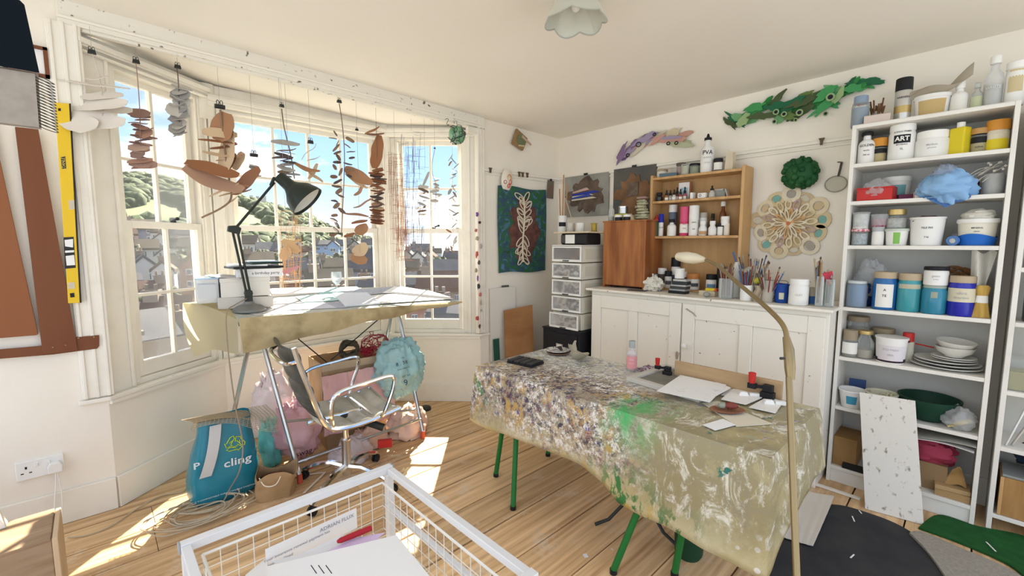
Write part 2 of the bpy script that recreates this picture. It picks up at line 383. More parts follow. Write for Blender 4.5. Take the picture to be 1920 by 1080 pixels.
# architraves at both ends of the bay
for k, (x0, x1, yy, zt) in enumerate(((-.075, .045, 3.062, zA - .10), (2.395, 2.475, 2.951, zB - .085))):
    g = G(); g.bb((x0, yy - .018, SILL), (x1, yy + .02, zt)); o = struct('trim_%d' % (11 + k), g, WOODW, bev=.004)
    for q in range(3):
        xx = x0 + (x1 - x0) * (.12 + .36 * q); g = G(); g.bb((xx - .007, yy - .026, SILL), (xx + .007, yy - .016, zt)); ob('bead', g, WOODW, o, bev=.003)
g = G(); g.bb((2.40, 2.925, zB - .10), (2.475, 2.975, zB)); struct('trim_13', g, WORN, bev=.004)
g = G(); g.bb((2.30, 2.93, zB - .145), (2.43, 2.96, zB - .095)); struct('trim_14', g, WOODW, bev=.004)
# =================================================================== outside: hill, town, sea
def ridge(az):
    K = [(-20, .10), (5.2, .1015), (11.7, .078), (14.2, .066), (19.2, .0417), (22.1, .029), (24.9, .0120), (29, -.018), (60, -.03)]
    for (a, p), (b, q) in zip(K, K[1:]):
        if az <= b: return p + (q - p) * (az - a) / (b - a)
    return -.03
def sm(t): t = max(0, min(1, t)); return t * t * (3 - 2 * t)
def ground(az, r):
    zr = 1.4 + 260 * ridge(az)
    base = -11 + 5 * sm((r - 25) / 60)
    z = base + (zr - base) * sm((r - 85) / 175) if r > 85 else base
    if r > 262: z = zr - 60 * sm((r - 262) / 130)
    return z + .8 * noise.noise(Vector((az * .35, r * .03, 2)))
AZ = [-14 + 66 * i / 66 for i in range(67)]; RR = [7, 12, 18, 26, 36, 48, 62, 76, 90, 105, 120, 138, 156, 176, 198, 220, 240, 255, 268, 300, 350, 400]
g = G(); g.v = [(r * math.sin(math.radians(a)), r * math.cos(math.radians(a)), ground(a, r)) for r in RR for a in AZ]; W = len(AZ)
g.f = [(j * W + i, j * W + i + 1, (j + 1) * W + i + 1, (j + 1) * W + i) for j in range(len(RR) - 1) for i in range(W - 1)]
struct('hillside', g, ramp_noise('grass_slope', [(.05, .075, .02), (.08, .10, .035), (.12, .135, .055), (.17, .165, .08)], ns=.06, nd=9, rough=.95), smooth=True)
g = G(); g.v = [(-2500, 150, -20), (3500, 150, -20), (3500, 6000, -20), (-2500, 6000, -20)]; g.f = [(0, 1, 2, 3)]
struct('sea', g, mat('sea_water', (.32, .47, .58), .35, bump=.2, ns=.3))
# woodland: too many crowns to count
LEAF = [ramp_noise('leaves_%d' % i, c, ns=.9, nd=10, rough=.95, bump=1.0) for i, c in enumerate(([(.010, .022, .007), (.034, .055, .017), (.085, .105, .036)], [(.023, .029, .017), (.058, .064, .035), (.128, .122, .070)]))]
r_ = random.Random(3)
for k in range(1):
    g = G()
    for i in range(3000):
        az = -8 + 36 * r_.random(); r = 112 + 145 * r_.random() ** .8
        if noise.noise(Vector((az * .2, r * .02, 7 + 0))) < -.28: continue
        s = 1.1 + 2.0 * r_.random() ** 1.6
        if az > 20: s *= .6
        g.blob((r * math.sin(math.radians(az)), r * math.cos(math.radians(az)), ground(az, r) + s * .3), (s * 1.2, s * 1.2, s), 7, 5, .5, 2.2, i + k * 1000)
    tag(ob('woodland', g, LEAF[0], smooth=True, ang=80), 'dark and pale green tree crowns covering the hillside beyond the houses', 'woodland', kind='stuff')
def far(x, y, r):
    d = ray(x, y); h = math.hypot(d.x, d.y); return CO + d * (r / h)
HW = {'white': mat('render_white', (.360, .360, .360), .8, col2=(.319, .319, .319), ns=.4), 'cream': mat('render_cream', (.302, .278, .238), .8, col2=(.261, .238, .203), ns=.4), 'blue': mat('render_blue', (.209, .302, .452), .8), 'paleblue': mat('render_pale_blue', (.348, .394, .476), .8),
      'pink': mat('render_pink', (.383, .244, .220), .8), 'brick': mat('brick_red', (.209, .116, .087), .85, col2=(.255, .157, .116), ns=3), 'slate': mat('slate_hung', (.139, .151, .191), .7, col2=(.180, .191, .232), ns=1.5), 'brown': mat('brick_brown', (.157, .125, .099), .85, col2=(.203, .165, .136), ns=1)}
HR = {'tan': mat('roof_tan', (.108, .090, .068), .9, col2=(.082, .068, .050), ns=1.2), 'grey': mat('roof_grey', (.068, .068, .076), .8, col2=(.094, .094, .097), ns=1.2), 'red': mat('roof_red', (.097, .056, .042), .85, col2=(.076, .043, .032), ns=1.5), 'dark': mat('roof_dark', (.040, .040, .046), .75, col2=(.058, .058, .064), ns=1.5)}
WINF = mat('window_white', (.464, .464, .464), .6); WING = mat('window_dark', (.070, .087, .116), .2)
HNAME = {'white': 'white rendered', 'cream': 'cream rendered', 'blue': 'bright blue rendered', 'paleblue': 'pale blue rendered', 'pink': 'pink rendered', 'brick': 'red brick', 'slate': 'slate hung', 'brown': 'brown brick'}
RNAME = {'tan': 'tan tiled', 'grey': 'grey slate', 'red': 'red tiled', 'dark': 'dark slate'}
def house(x, ye, r, wpx, hpx, wall='white', roof='grey', rot=0, rp=.45, gable=False, nw=2, rows=1, chim=True, extra='', deep=.7):
    """x: centre pixel, ye: eaves pixel, r: distance (m), wpx/hpx: wall width and height in pixels, rp: roof pitch"""
    p = far(x, ye, r); dd = ray(x, ye); sc = math.hypot(dd.x, dd.y); k = r / sc
    w = wpx * k; h = hpx * k; dp = w * deep; az = math.atan2(p.x, p.y)
    lab = '%s %shouse with a %s roof outside the windows' % (HNAME[wall], 'gable fronted ' if gable else '', RNAME[roof])
    o = thing('house', lab, 'house', (p.x, p.y, p.z - h), -az + rot, HNAME[wall] + ' ' + RNAME[roof] + (' gable' if gable else '') + ' houses in the town')
    dn = 7
    g = G(); g.bb((-w / 2, -dp / 2, -dn), (w / 2, dp / 2, h)); pk = (w if gable else dp) * rp
    if gable: g.add([(-w / 2, -dp / 2, h), (w / 2, -dp / 2, h), (0, -dp / 2, h + pk), (-w / 2, dp / 2, h), (w / 2, dp / 2, h), (0, dp / 2, h + pk)], [(0, 1, 2), (5, 4, 3)])
    else: g.add([(-w / 2, -dp / 2, h), (-w / 2, dp / 2, h), (-w / 2, 0, h + pk), (w / 2, -dp / 2, h), (w / 2, dp / 2, h), (w / 2, 0, h + pk)], [(2, 1, 0), (3, 4, 5)])
    ob('wall', g, HW[wall], o)
    g = G(); e = .06 * w; th = .25
    if gable: A = [((-w / 2 - e, h - e * rp * 2), (0, h + pk)), ((w / 2 + e, h - e * rp * 2), (0, h + pk))]
    else: A = [((-dp / 2 - e, h - e * rp * 2), (0, h + pk)), ((dp / 2 + e, h - e * rp * 2), (0, h + pk))]
    for (u0, z0), (u1, z1) in A:
        q = (dp if gable else w) / 2 + e * .5
        P = [(u0, -q, z0), (u1, -q, z1), (u1, q, z1), (u0, q, z0)]
        if not gable: P = [(b, a, c) for a, b, c in P]
        g.add(P + [(a, b, c + th) for a, b, c in P], [(0, 1, 2, 3), (7, 6, 5, 4), (0, 4, 5, 1), (1, 5, 6, 2), (2, 6, 7, 3), (3, 7, 4, 0)])
    ob('roof', g, HR[roof], o)
    if chim:
        c = G(); cx = w * .33 * (1 if x % 2 else -1) * (0 if gable else 1); c.bb((cx - .28, -.25, h + pk * .5), (cx + .28, .25, h + pk + .55)); c.bb((cx - .33, -.3, h + pk + .45), (cx + .33, .3, h + pk + .55))
        for q in (-.17, .17): c.lathe([(.08, 0), (.08, .25)], 6, (cx + q, 0, h + pk + .55))
        ob('chimney', c, HW['brown'], o)
    ww = min(w / (nw * 2.2), 1.3); wh = min(h / (rows * 1.9), 1.7)
    for j in range(rows):
        for i in range(nw):
            cx = -w / 2 + w * (i + .5) / nw; z = h * (j + .5) / rows
            f = G(); f.bb((cx - ww / 2, -dp / 2 - .05, z - wh / 2), (cx + ww / 2, -dp / 2 + .1, z + wh / 2)); fo = ob('window', f, WINF, o)
            f = G(); m_ = .12 * ww
            for s in (-1, 1): f.bb((cx + s * ww / 4 - ww / 4 + m_ / 2, -dp / 2 - .07, z - wh / 2 + m_), (cx + s * ww / 4 + ww / 4 - m_ / 2, -dp / 2, z + wh / 2 - m_))
            ob('glazing', f, WING, fo)
    return o
R = math.radians
H = house
# far slope, left window
H(262, 428, 96, 46, 24, 'slate', 'tan', R(10), nw=2, rows=2); H(300, 436, 92, 26, 18, 'white', 'tan', R(-8)); H(301, 452, 84, 28, 24, 'white', 'tan', gable=True, nw=1)
H(268, 466, 78, 46, 20, 'white', 'tan', R(5), nw=3); H(342, 440, 92, 34, 18, 'white', 'grey', R(-6), nw=3); H(350, 463, 80, 46, 22, 'white', 'tan', R(-4), nw=2); H(236, 440, 90, 30, 26, 'pink', 'red', R(8))
H(306, 480, 72, 26, 20, 'white', 'grey', gable=True, nw=1); H(262, 505, 48, 50, 52, 'white', 'grey', R(20), gable=True, nw=2, rows=2); H(308, 508, 45, 34, 46, 'white', 'tan', R(-14), gable=True, nw=1, rows=2)
H(361, 498, 41, 36, 44, 'brick', 'tan', R(-10), gable=True, nw=1, rows=2); H(338, 503, 47, 22, 40, 'white', 'grey', R(4)); H(285, 545, 36, 40, 34, 'brown', 'red', R(10)); H(242, 530, 40, 36, 50, 'white', 'grey', R(12), rows=2)
H(205, 505, 50, 40, 40, 'white', 'tan', R(10), nw=2, rows=2); H(160, 470, 70, 40, 30, 'cream', 'tan', R(6), nw=3); H(120, 520, 44, 46, 40, 'brick', 'tan', R(8), nw=2, rows=2); H(176, 560, 36, 50, 44, 'brown', 'tan', R(14), nw=3)
# near roofs below the left window
H(250, 640, 20, 110, 60, 'brown', 'grey', R(28), rp=.5, deep=.8); H(318, 590, 26, 74, 50, 'brick', 'red', R(-14), rp=.5, nw=3); H(356, 630, 24, 70, 60, 'brown', 'dark', R(12), rp=.55, nw=2); H(228, 596, 28, 60, 50, 'cream', 'grey', R(-6)); H(300, 700, 13.5, 150, 60, 'brown', 'tan', R(16), rp=.5, deep=.6)
# centre window
H(462, 456, 84, 40, 26, 'white', 'tan', R(-16), nw=2); H(505, 470, 78, 42, 16, 'white', 'grey', R(4), nw=3); H(577, 472, 72, 22, 20, 'pink', 'red', R(-4)); H(545, 474, 68, 32, 22, 'white', 'tan', R(6)); H(557, 458, 90, 18, 16, 'white', 'dark', gable=True, nw=1)
H(606, 460, 74, 28, 24, 'blue', 'grey', R(-12), nw=2, rows=2, rp=.35); H(625, 462, 70, 20, 26, 'blue', 'grey', R(-8), gable=True, nw=1, rows=2); H(645, 460, 76, 26, 26, 'paleblue', 'grey', R(-10), rows=2); H(668, 466, 72, 30, 28, 'cream', 'dark', R(-14), gable=True, nw=1, rows=2); H(692, 458, 82, 26, 28, 'paleblue', 'grey', R(-6), rows=3); H(678, 484, 56, 46, 26, 'white', 'dark', R(-14), nw=3)
H(484, 492, 52, 50, 30, 'brown', 'tan', R(6), nw=3); H(565, 508, 40, 62, 34, 'brown', 'grey', R(-10), nw=4); H(620, 502, 46, 44, 30, 'cream', 'tan', R(8), nw=3); H(678, 506, 38, 56, 44, 'slate', 'dark', R(-8), nw=3, rows=2); H(520, 528, 34, 60, 44, 'brick', 'red', R(12), nw=3); H(618, 536, 30, 80, 50, 'brown', 'tan', R(4), nw=4); H(698, 540, 34, 44, 40, 'white', 'grey', R(-20), nw=2)
H(470, 560, 24, 90, 70, 'cream', 'grey', R(14), nw=3); H(560, 590, 20, 120, 80, 'brown', 'red', R(-6), nw=4); H(668, 580, 25, 90, 90, 'cream', 'tan', R(10), nw=3)
# right window
H(765, 482, 58, 26, 22, 'cream', 'dark', R(-20), gable=True, nw=1); H(786, 484, 55, 24, 20, 'white', 'dark', R(-20), gable=True, nw=1); H(806, 483, 60, 24, 18, 'white', 'red', R(-20), gable=True, nw=1); H(788, 470, 84, 34, 14, 'paleblue', 'grey', R(-10), nw=3); H(818, 474, 76, 20, 16, 'paleblue', 'tan', R(-6)); H(850, 484, 60, 34, 22, 'brown', 'dark', R(-12), nw=3)
H(766, 502, 48, 40, 26, 'brown', 'tan', R(-8), nw=4); H(826, 510, 40, 60, 30, 'brick', 'grey', R(4), nw=5); H(878, 500, 52, 36, 30, 'brown', 'red', R(-4), nw=3); H(752, 536, 30, 60, 34, 'cream', 'grey', R(8), nw=4); H(826, 540, 28, 80, 40, 'brown', 'red', R(-6), nw=5); H(770, 574, 22, 70, 50, 'brick', 'tan', R(14), nw=3); H(846, 590, 19, 70, 44, 'white', 'grey', R(-30), rp=.35, nw=2)
# ruined castle on the ridge
p = far(492, 400, 255); o = thing('castle_ruin', 'grey stone castle ruin on the ridge of the hill', 'castle', (p.x, p.y, p.z), -.25)
g = G(); g.bb((-5, -3, -6), (2, 3, 7)); g.bb((-5, -3, 7), (-3.5, 3, 8.3)); g.bb((-2.4, -3, 7), (-1, 3, 8.1)); g.bb((.3, -3, 7), (2, 3, 8.4)); ob('tower', g, mat('castle_stone', (.42, .40, .38), .9, col2=(.55, .53, .5), ns=.5), o)
g = G(); g.bb((2, -2.5, -6), (8, 2.5, 3)); g.bb((2, -2.5, 3), (3.4, 2.5, 4.4)); g.bb((5.6, -2.5, 3), (8, 2.5, 4)); ob('curtain_wall', g, MATS['castle_stone'], o)
# bushes among the houses
bs = [(x, y, r) for x, y, r in ((585, 486, 62), (600, 490, 58), (618, 488, 60), (636, 484, 64), (610, 498, 50), (636, 496, 52), (826, 492, 54), (815, 496, 50), (345, 478, 70), (332, 484, 66), (305, 545, 40), (318, 552, 38), (700, 476, 60), (530, 488, 60), (512, 482, 66), (490, 480, 70), (545, 492, 55), (655, 478, 66), (450, 476, 70), (242, 478, 70), (256, 560, 34), (745, 505, 46))]
for i, (x, y, r) in enumerate(bs):
    p = far(x, y, r); s = r * .011 * (1 + .5 * r_.random())
    o = thing('bush', 'round green garden bush between the houses outside', 'bush', (p.x, p.y, p.z - s), 0, 'garden bushes in the town')
    g = G()
    for q in range(7): g.blob((r_.uniform(-.7, .7) * s, r_.uniform(-.6, .6) * s, s * r_.uniform(.5, 1.3)), s * r_.uniform(.5, .8), 9, 7, .7, 3, i * 9 + q)
    ob('foliage', g, LEAF[i % 2], o, True, ang=80); g = G(); g.rod((0, 0, -5), (0, 0, s * .7), .15); ob('stem', g, mat('bark', (.12, .09, .07), .9), o)
# =================================================================== helpers for things
def hull_sheet(pts, th=.0015):
    """thin sheet from 3-d corner points (any planar polygon), thickness downwards"""
    P = [Vector(p) for p in pts]; n = len(P); nr = (P[1] - P[0]).cross(P[2] - P[0]).normalized()
    if nr.z < 0: nr = -nr
    g = G(); fs = [tuple(range(n)), tuple(range(2 * n - 1, n - 1, -1))] + [(i, i + n, (i + 1) % n + n, (i + 1) % n) for i in range(n)]
    g.add(P + [p - nr * th for p in P], fs); return g
def sheet(name, label, cat, pts, m=None, th=.0015, group=None, parent=None):
    o = ob(name, hull_sheet(pts, th), m or PAPER, parent)
    if label: tag(o, label, cat, group)
    return o
def spline(pts, n=8):
    P = [Vector(p) for p in pts]; out = []
    for i in range(len(P) - 1):
        a, b, c, d = P[max(i - 1, 0)], P[i], P[i + 1], P[min(i + 2, len(P) - 1)]
        for k in range(n):
            t = k / n; out.append(.5 * ((2 * b) + (c - a) * t + (2 * a - 5 * b + 4 * c - d) * t * t + (3 * b - a - 3 * c + d) * t ** 3))
    return out + [P[-1]]
def crumple(c, r, seed=0, amp=.28, nu=36, nv=24, flat=None, fr=2.2):
    """a soft bag: ridged multi-octave blob, flattened below flat"""
    g = G(); vs = []; fs = []
    for j in range(nv + 1):
        th = PI * j / nv
        for i in range(nu):
            a = 2 * PI * i / nu; d = Vector((math.sin(th) * math.cos(a), math.sin(th) * math.sin(a), math.cos(th))); s = Vector((seed * 5.1, seed * 2.3, seed))
            k = 1 + amp * (.6 * noise.noise(d * fr + s) + .75 * (.35 - abs(noise.noise(d * fr * 1.9 + s))) + .36 * (.3 - abs(noise.noise(d * fr * 4.3 + s))) + .10 * (.3 - abs(noise.noise(d * fr * 9 + s))))
            p = [c[q] + d[q] * r[q] * k for q in range(3)]
            if flat is not None and p[2] < flat: p[2] = flat + .002
            vs.append(p)
    for j in range(nv):
        for i in range(nu): a = j * nu + i; b = j * nu + (i + 1) % nu; fs.append((a, a + nu, b + nu, b))
    return g.add(vs, fs)
def k_at(p): return (Vector(p) - CO).dot(_fw) / F     # metres per pixel at that point
TOCAM = lambda p: (CO - Vector(p)).normalized()
# =================================================================== left wall
YL = 3.045
# electrical socket
o = thing('power_socket', 'white double power socket with one plug on the wall above the skirting', 'socket', (-.243, 3.06, .318))
g = G(); g.bb((-.081, -.01, -.045), (.081, .01, .045)); ob('face_plate', g, WHITEP, o, bev=.003)
for sx_ in (-.012, .028):
    g = G(); g.bb((sx_ - .006, -.015, .012), (sx_ + .006, -.009, .03)); ob('rocker_switch', g, WHITEP, o, bev=.002)
g = G(); g.bb((-.05, -.0108, .008), (-.043, -.0095, .02)); g.bb((-.065, -.0108, -.014), (-.055, -.0095, -.009)); g.bb((-.038, -.0108, -.014), (-.028, -.0095, -.009)); ob('pin_holes', g, BLACK, o)
g = G(); g.prism([(-.024, -.03), (.024, -.03), (.027, 0), (.018, .02), (-.018, .02), (-.027, 0)], .03, T3((.05, -.01, -.005), (1, 0, 0), (0, 0, 1), (0, -1, 0))); pl = ob('plug', g, WHITEP, o, bev=.004)
g = G(); g.tube(spline([(.05, -.03, -.033), (.045, -.03, -.10), (.035, -.05, -.20), (.04, -.07, -.26)]), .0028); g.tube(spline([(.054, -.03, -.033), (.062, -.03, -.12), (.06, -.05, -.22), (.055, -.07, -.26)]), .0028); ob('cable', g, WHITEP, pl, True)
# T-square with wide blade
MAHOG = mat('mahogany', (.20, .075, .032), .5, col2=(.16, .055, .025), ns=4, nd=8, stretch=(1, 1, .15), bump=.02)
MAHO2 = mat('mahogany_light', (.28, .105, .042), .5, col2=(.24, .085, .035), ns=4, nd=8, stretch=(1, 1, .15), bump=.02)
o = thing('t_square', 'large dark mahogany T-square hanging head down against the window casing', 't-square', (-.1, YL, .9))
def wallpoly(pxs, Y, th=.012, org=(-.1, .9)):
    P = [py(x, y, Y) for x, y in pxs]; return G().prism([(p.x - org[0], p.z - org[1]) for p in P], th, T3((0, Y - (YL if org[1] < 1 else YL - .005), 0), (1, 0, 0), (0, 0, 1), (0, -1, 0)))
ob('head', wallpoly([(-60, 678), (0, 672), (100, 664), (182, 653), (186, 648), (186, 628), (140, 632), (78, 648), (-60, 660)], YL), MAHOG, o, bev=.002)
ob('blade', wallpoly([(28, 238), (72, 243), (146, 657), (80, 664)], YL - .012, .006), MAHO2 and MAHOG, o, bev=.001)
g = G()
for x, y in ((99, 651), (123, 647), (147, 634), (176, 632)):
    p = py(x, y, YL - .019); g.lathe([(.004, 0), (.003, .002)], 8, (p.x + .1, 0, 0), T3((0, -.019, p.z - .9), (1, 0, 0), (0, 0, 1), (0, -1, 0)))
ob('screws', g, BRASS, o)
o = thing('drawing_board_strip', 'wide reddish brown wooden board hanging beside the T-square', 'board', (-.1, YL, .9))
ob('board', wallpoly([(-80, 180), (-30, 180), (-4, 280), (72, 626), (68, 628), (-80, 640)], YL - .001, .01), MAHO2, o, bev=.002)
# spirit level
o = thing('spirit_level', 'long yellow spirit level hanging upright on the window casing', 'spirit level', (-.06, YL - .005, 1.1), 0)
g = wallpoly([(103, 194), (130, 196), (150, 567), (128, 568)], YL - .005, .022, (-.06, 1.1)); ob('body', g, mat('level_yellow', (.78, .52, .03), .4), o, bev=.002)
g = wallpoly([(130, 196), (133, 196), (153, 567), (150, 567)], YL - .004, .023, (-.06, 1.1)); g.v += []; ob('edge', g, BLACK, o)
g = wallpoly([(119, 445), (138, 444), (142, 502), (122, 504)], YL - .0275, .0006, (-.06, 1.1)); st = ob('sticker', g, mat('sticker_black', (.03, .03, .03), .5), o)
for q in ([(121, 450), (137, 448), (137, 464), (122, 462)], [(122, 470), (139, 469), (139, 473), (122, 474)], [(123, 480), (139, 478), (141, 497), (125, 498)]):
    ob('sticker_print', wallpoly(q, YL - .0282, .0003, (-.06, 1.1)), PAPER, st)
for q, m_ in (([(114, 294), (122, 293), (124, 316), (116, 317)], BLACK), ([(128, 376), (139, 375), (140, 392), (130, 393)], CLEARP), ([(127, 530), (140, 529), (141, 541), (128, 542)], CLEARP), ([(131, 550), (139, 549), (140, 557), (132, 558)], BLACK), ([(109, 203), (114, 203), (114, 208), (109, 208)], BLACK)):
    ob('vial' if m_ is CLEARP else 'hole', wallpoly(q, YL - .0275, .001, (-.06, 1.1)), m_, o)
p = py(119, 305, YL - .03); text('STANLEY', .016, T3((p.x + .06, -.0245, p.z - 1.1), (0, 0, 1), (-1, 0, 0), (0, -1, 0)), mat('level_print', (.75, .6, .2), .5), o)
# framed picture behind the sketchbook
o = thing('framed_picture', 'small brown wooden picture frame on the wall behind the spiral sketchbook', 'picture frame', (-.12, 3.06, 2.27))
pa, pb = py(62, 85, 3.05), py(94, 148, 3.05); g = G(); x0, x1, z0, z1 = pa.x - .1, pb.x, pb.z, pa.z; w = .014
for a, b in (((x0, z0), (x1, z0 + w)), ((x0, z1 - w), (x1, z1)), ((x0, z0), (x0 + w, z1)), ((x1 - w, z0), (x1, z1))): g.bb((a[0] + .12, -.022, a[1] - 2.27), (b[0] + .12, -.002, b[1] - 2.27))
ob('frame', g, MAHOG, o); g = G(); g.bb((x0 + w + .12, -.012, z0 + w - 2.27), (x1 - w + .12, -.004, z1 - w - 2.27)); ob('mount', g, PAPER, o)
# spiral bound sketchbook, hanging nearer the camera
Yk = 1.75
o = thing('sketchbook', 'open spiral sketchbook with black cover and grey board back hung in the corner', 'sketchbook', (0, 0, 0))
def sk(pxs, Y, th, m, nm, par=None):
    P = [py(x, y, Y) for x, y in pxs]; g = G().prism([(p.x, p.z) for p in P], th, T3((0, Y, 0), (1, 0, 0), (0, 0, 1), (0, -1, 0))); return ob(nm, g, m, par or o)
sk([(-90, -60), (38, 2), (46, 10), (74, 137), (-90, 108)], Yk - .02, .004, mat('cover_black', (.006, .010, .014), .6, spec=.05), 'front_cover')
sk([(-90, 108), (72, 139), (78, 243), (-90, 222)], Yk, .004, mat('grey_board', (.33, .29, .24), .85, col2=(.36, .32, .27), ns=30), 'back_board')
sk([(-90, 116), (66, 140), (74, 240), (-90, 220)], Yk - .006, .010, mat('board_edge', (.36, .32, .27), .85, col2=(.32, .28, .235), ns=40), 'pages')
g = G()
for i in range(17):
    t = i / 16; p = py(70 + 8 * t, 147 + 92 * t, Yk - .006); c = p + Vector((.012, 0, 0)); rr = .019
    g.tube([(c.x + rr * math.cos(a), c.y + .25 * rr * math.sin(2 * a) + .012 * math.sin(a), c.z + .35 * rr * math.sin(a) - .008 * math.cos(a)) for a in [2 * PI * q / 14 for q in range(14)]], .0011, 5, closed=True)
ob('spiral_binding', g, DARKM, o, True)
# wooden box and polystyrene block, lower left
o = thing('wooden_box', 'rough wooden box with bare end panel on the floor under the socket', 'box', (-.28, 2.3, 0))
ROUGH = mat('rough_wood', (.42, .30, .19), .75, col2=(.30, .20, .12), ns=3, nd=8, stretch=(1.2, 9, 9), bump=.1)
BARE = mat('bare_wood', (.66, .50, .32), .8, col2=(.58, .42, .26), ns=3, nd=8, stretch=(9, 1.2, 1.2), bump=.1)
g = G(); g.bb((-.5, -.10, 0), (.112, .145, .35)); ob('body', g, ROUGH, o, bev=.004); g = G(); g.bb((.112, -.104, 0), (.128, .149, .352)); ob('end_panel', g, BARE, o, bev=.003); g = G(); g.bb((-.5, -.105, .345), (.11, .146, .356)); ob('lid', g, ROUGH, o, bev=.003)
g = G(); P0 = [pz(-50, 985, .356), pz(0, 975, .356), pz(38, 972, .356), pz(-50, 1000, .356)]
o = thing('polystyrene_block', 'white polystyrene packing block standing on the wooden box', 'packing block', (-.41, 2.42, .356)); g.prism([(-.2, 0), (.12, 0), (.105, .05), (.085, .10), (.05, .16), (-.2, .18)], .05, T3((0, 0.02, 0), (1, 0, 0), (0, 0, 1), (0, -1, 0))); ob('block', g, mat('polystyrene', (.82, .80, .74), .9, bump=.3, ns=140), o, bev=.004)
g = G(); g.blob((.075, -.035, .03), (.012, .006, .014), 8, 6); g.blob((.06, -.035, .02), (.012, .006, .012), 8, 6); ob('clip', g, DARKM, o, True)
# =================================================================== trestle desk by the bay
DA, DB, DC, DD = Vector((.54, 2.65, 1.005)), Vector((1.975, 2.65, .962)), Vector((1.92, 3.40, 1.028)), Vector((.58, 3.40, 1.068))
def dk(u, v, dz=0):
    p = (DA * (1 - u) + DB * u) * (1 - v) + (DD * (1 - u) + DC * u) * v; return p + Vector((0, 0, dz))
def dpx(x, y, dz=0):
    """point of the desk top seen at pixel"""
    p = pz(x, y, 1.0)
    for _ in range(30):
        v = (p.y - 2.65) / .75; u = (p.x - .55) / 1.40; z = dk(max(-.2, min(1.2, u)), max(-.2, min(1.2, v))).z + dz; d = ray(x, y)
        p = CO + d * ((z - CAMH) / d.z) if abs(d.z) > 1e-6 else p
        if p.y > 3.45: p = py(x, y, 3.45)
    return p
desk = thing('drafting_table', 'trestle drafting table covered with stained canvas in front of the bay window', 'table', (1.2, 3.0, 0))
dl = Vector(desk.location)
def L_(p): return Vector(p) - dl
CANVAS = mat('stained_canvas', (.50, .40, .22), .8, col2=(.20, .14, .06), ns=7, nd=11, lo=.45, hi=.78, bump=.1, bs=30)
g = G(); g.add([L_(p) for p in (DA, DB, DC, DD)] + [L_(p) - Vector((0, 0, .02)) for p in (DA, DB, DC, DD)], [(0, 1, 2, 3), (7, 6, 5, 4), (0, 4, 5, 1), (1, 5, 6, 2), (2, 6, 7, 3), (3, 7, 4, 0)])
ob('table_top', g, mat('desk_cover', (.62, .60, .50), .7, col2=(.40, .46, .44), ns=4, nd=8), desk)
def flap(u, v):
    p = dk(u, 0, .002); dep = .175 * (1 - u) ** 1.25 + .012 + .006 * math.sin(u * 23)
    q = p + Vector((.01 * v, -.012 - .018 * math.sin(v * 2.6) + .006 * math.sin(u * 17 + v), -dep * v)); return L_(q)
ob('canvas_flap', G().grid(flap, 48, 8, .002), CANVAS, desk, True)
SHEETM = mat('translucent_sheet', (.74, .70, .56), .6, col2=(.66, .61, .46), ns=3)
_t = SHEETM.node_tree; _b = _t.nodes['Principled BSDF']; _tl = _t.nodes.new('ShaderNodeBsdfTranslucent'); _tl.inputs[0].default_value = (.88, .84, .68, 1); _m = _t.nodes.new('ShaderNodeMixShader'); _m.inputs[0].default_value = .7
_t.links.new(_b.outputs[0], _m.inputs[1]); _t.links.new(_tl.outputs[0], _m.inputs[2]); _t.links.new(_m.outputs[0], _t.nodes['Material Output'].inputs[0])
S = [py(343, 568, 3.10), dk(0, .02, .004), py(366, 668, 3.13), py(446, 657, 2.70)]
def lsheet(u, v):
    a = S[0].lerp(S[1], u); b = S[2].lerp(S[3], u); p = a.lerp(b, v)
    return L_(p + Vector((-.02 * math.sin(v * 3) * (1 - u), -.03 * math.sin(u * 9) * v, .018 * math.sin(u * 4))))
ob('hanging_sheet', G().grid(lsheet, 24, 14, .001), SHEETM, desk, True)
def ltop(u, v):
    a = S[0].lerp(S[1], u); b = dk(.10, .75, .003).lerp(dk(.10, .02, .003), u); p = a.lerp(b, v); return L_(p + Vector((0, 0, .012 * math.sin(u * 5) * (1 - v))))
ob('sheet_top', G().grid(ltop, 12, 6, .001), SHEETM, desk, True)
# trestles
for tx, feet in ((.70, ((.80, 2.64), (.56, 2.70 + .62))), (1.63, ((1.645, 2.655), (1.60, 3.33)))):
    ap = Vector((tx, 2.98, .93))
    for fx, fy in feet:
        tr = G(); tr.tube([L_(ap + Vector((0, (-.03 if fy < 3 else .03), 0))), L_(Vector((fx, fy, 0.04)))], .0135, 8); lg_ = ob('trestle_leg', tr, STEEL, desk, True)
        ft = G(); ft.lathe([(.015, 0), (.017, .02), (.0145, .055)], 10, L_((fx, fy, 0))); ob('red_foot', ft, mat('red_rubber', (.55, .10, .05), .6), lg_, True)
    cb = G(); cb.tube([L_((tx - .02, 2.80, .935)), L_((tx - .02, 3.25, .97))], .014, 8); cb.tube([L_((tx + .05, 2.93, .93)), L_((tx - .1, 2.93, .935))], .018, 8); ob('trestle_bar', cb, DARKM, desk, True)
g = G(); g.tube([L_((.80, 2.66, .12)), L_((1.64, 2.67, .14))], .009, 8); g.tube([L_((.76, 2.75, .35)), L_((1.62, 2.72, .20))], .008, 8); ob('stretcher', g, STEEL, desk, True)
g = G(); g.tube([L_((.85, 3.0, .88)), L_((1.15, 2.95, .55))], .004, 6); g.tube([L_((1.12, 2.93, .62)), L_((1.6, 2.97, .92))], .004, 6); ob('brace_wire', g, DARKM, desk, True)
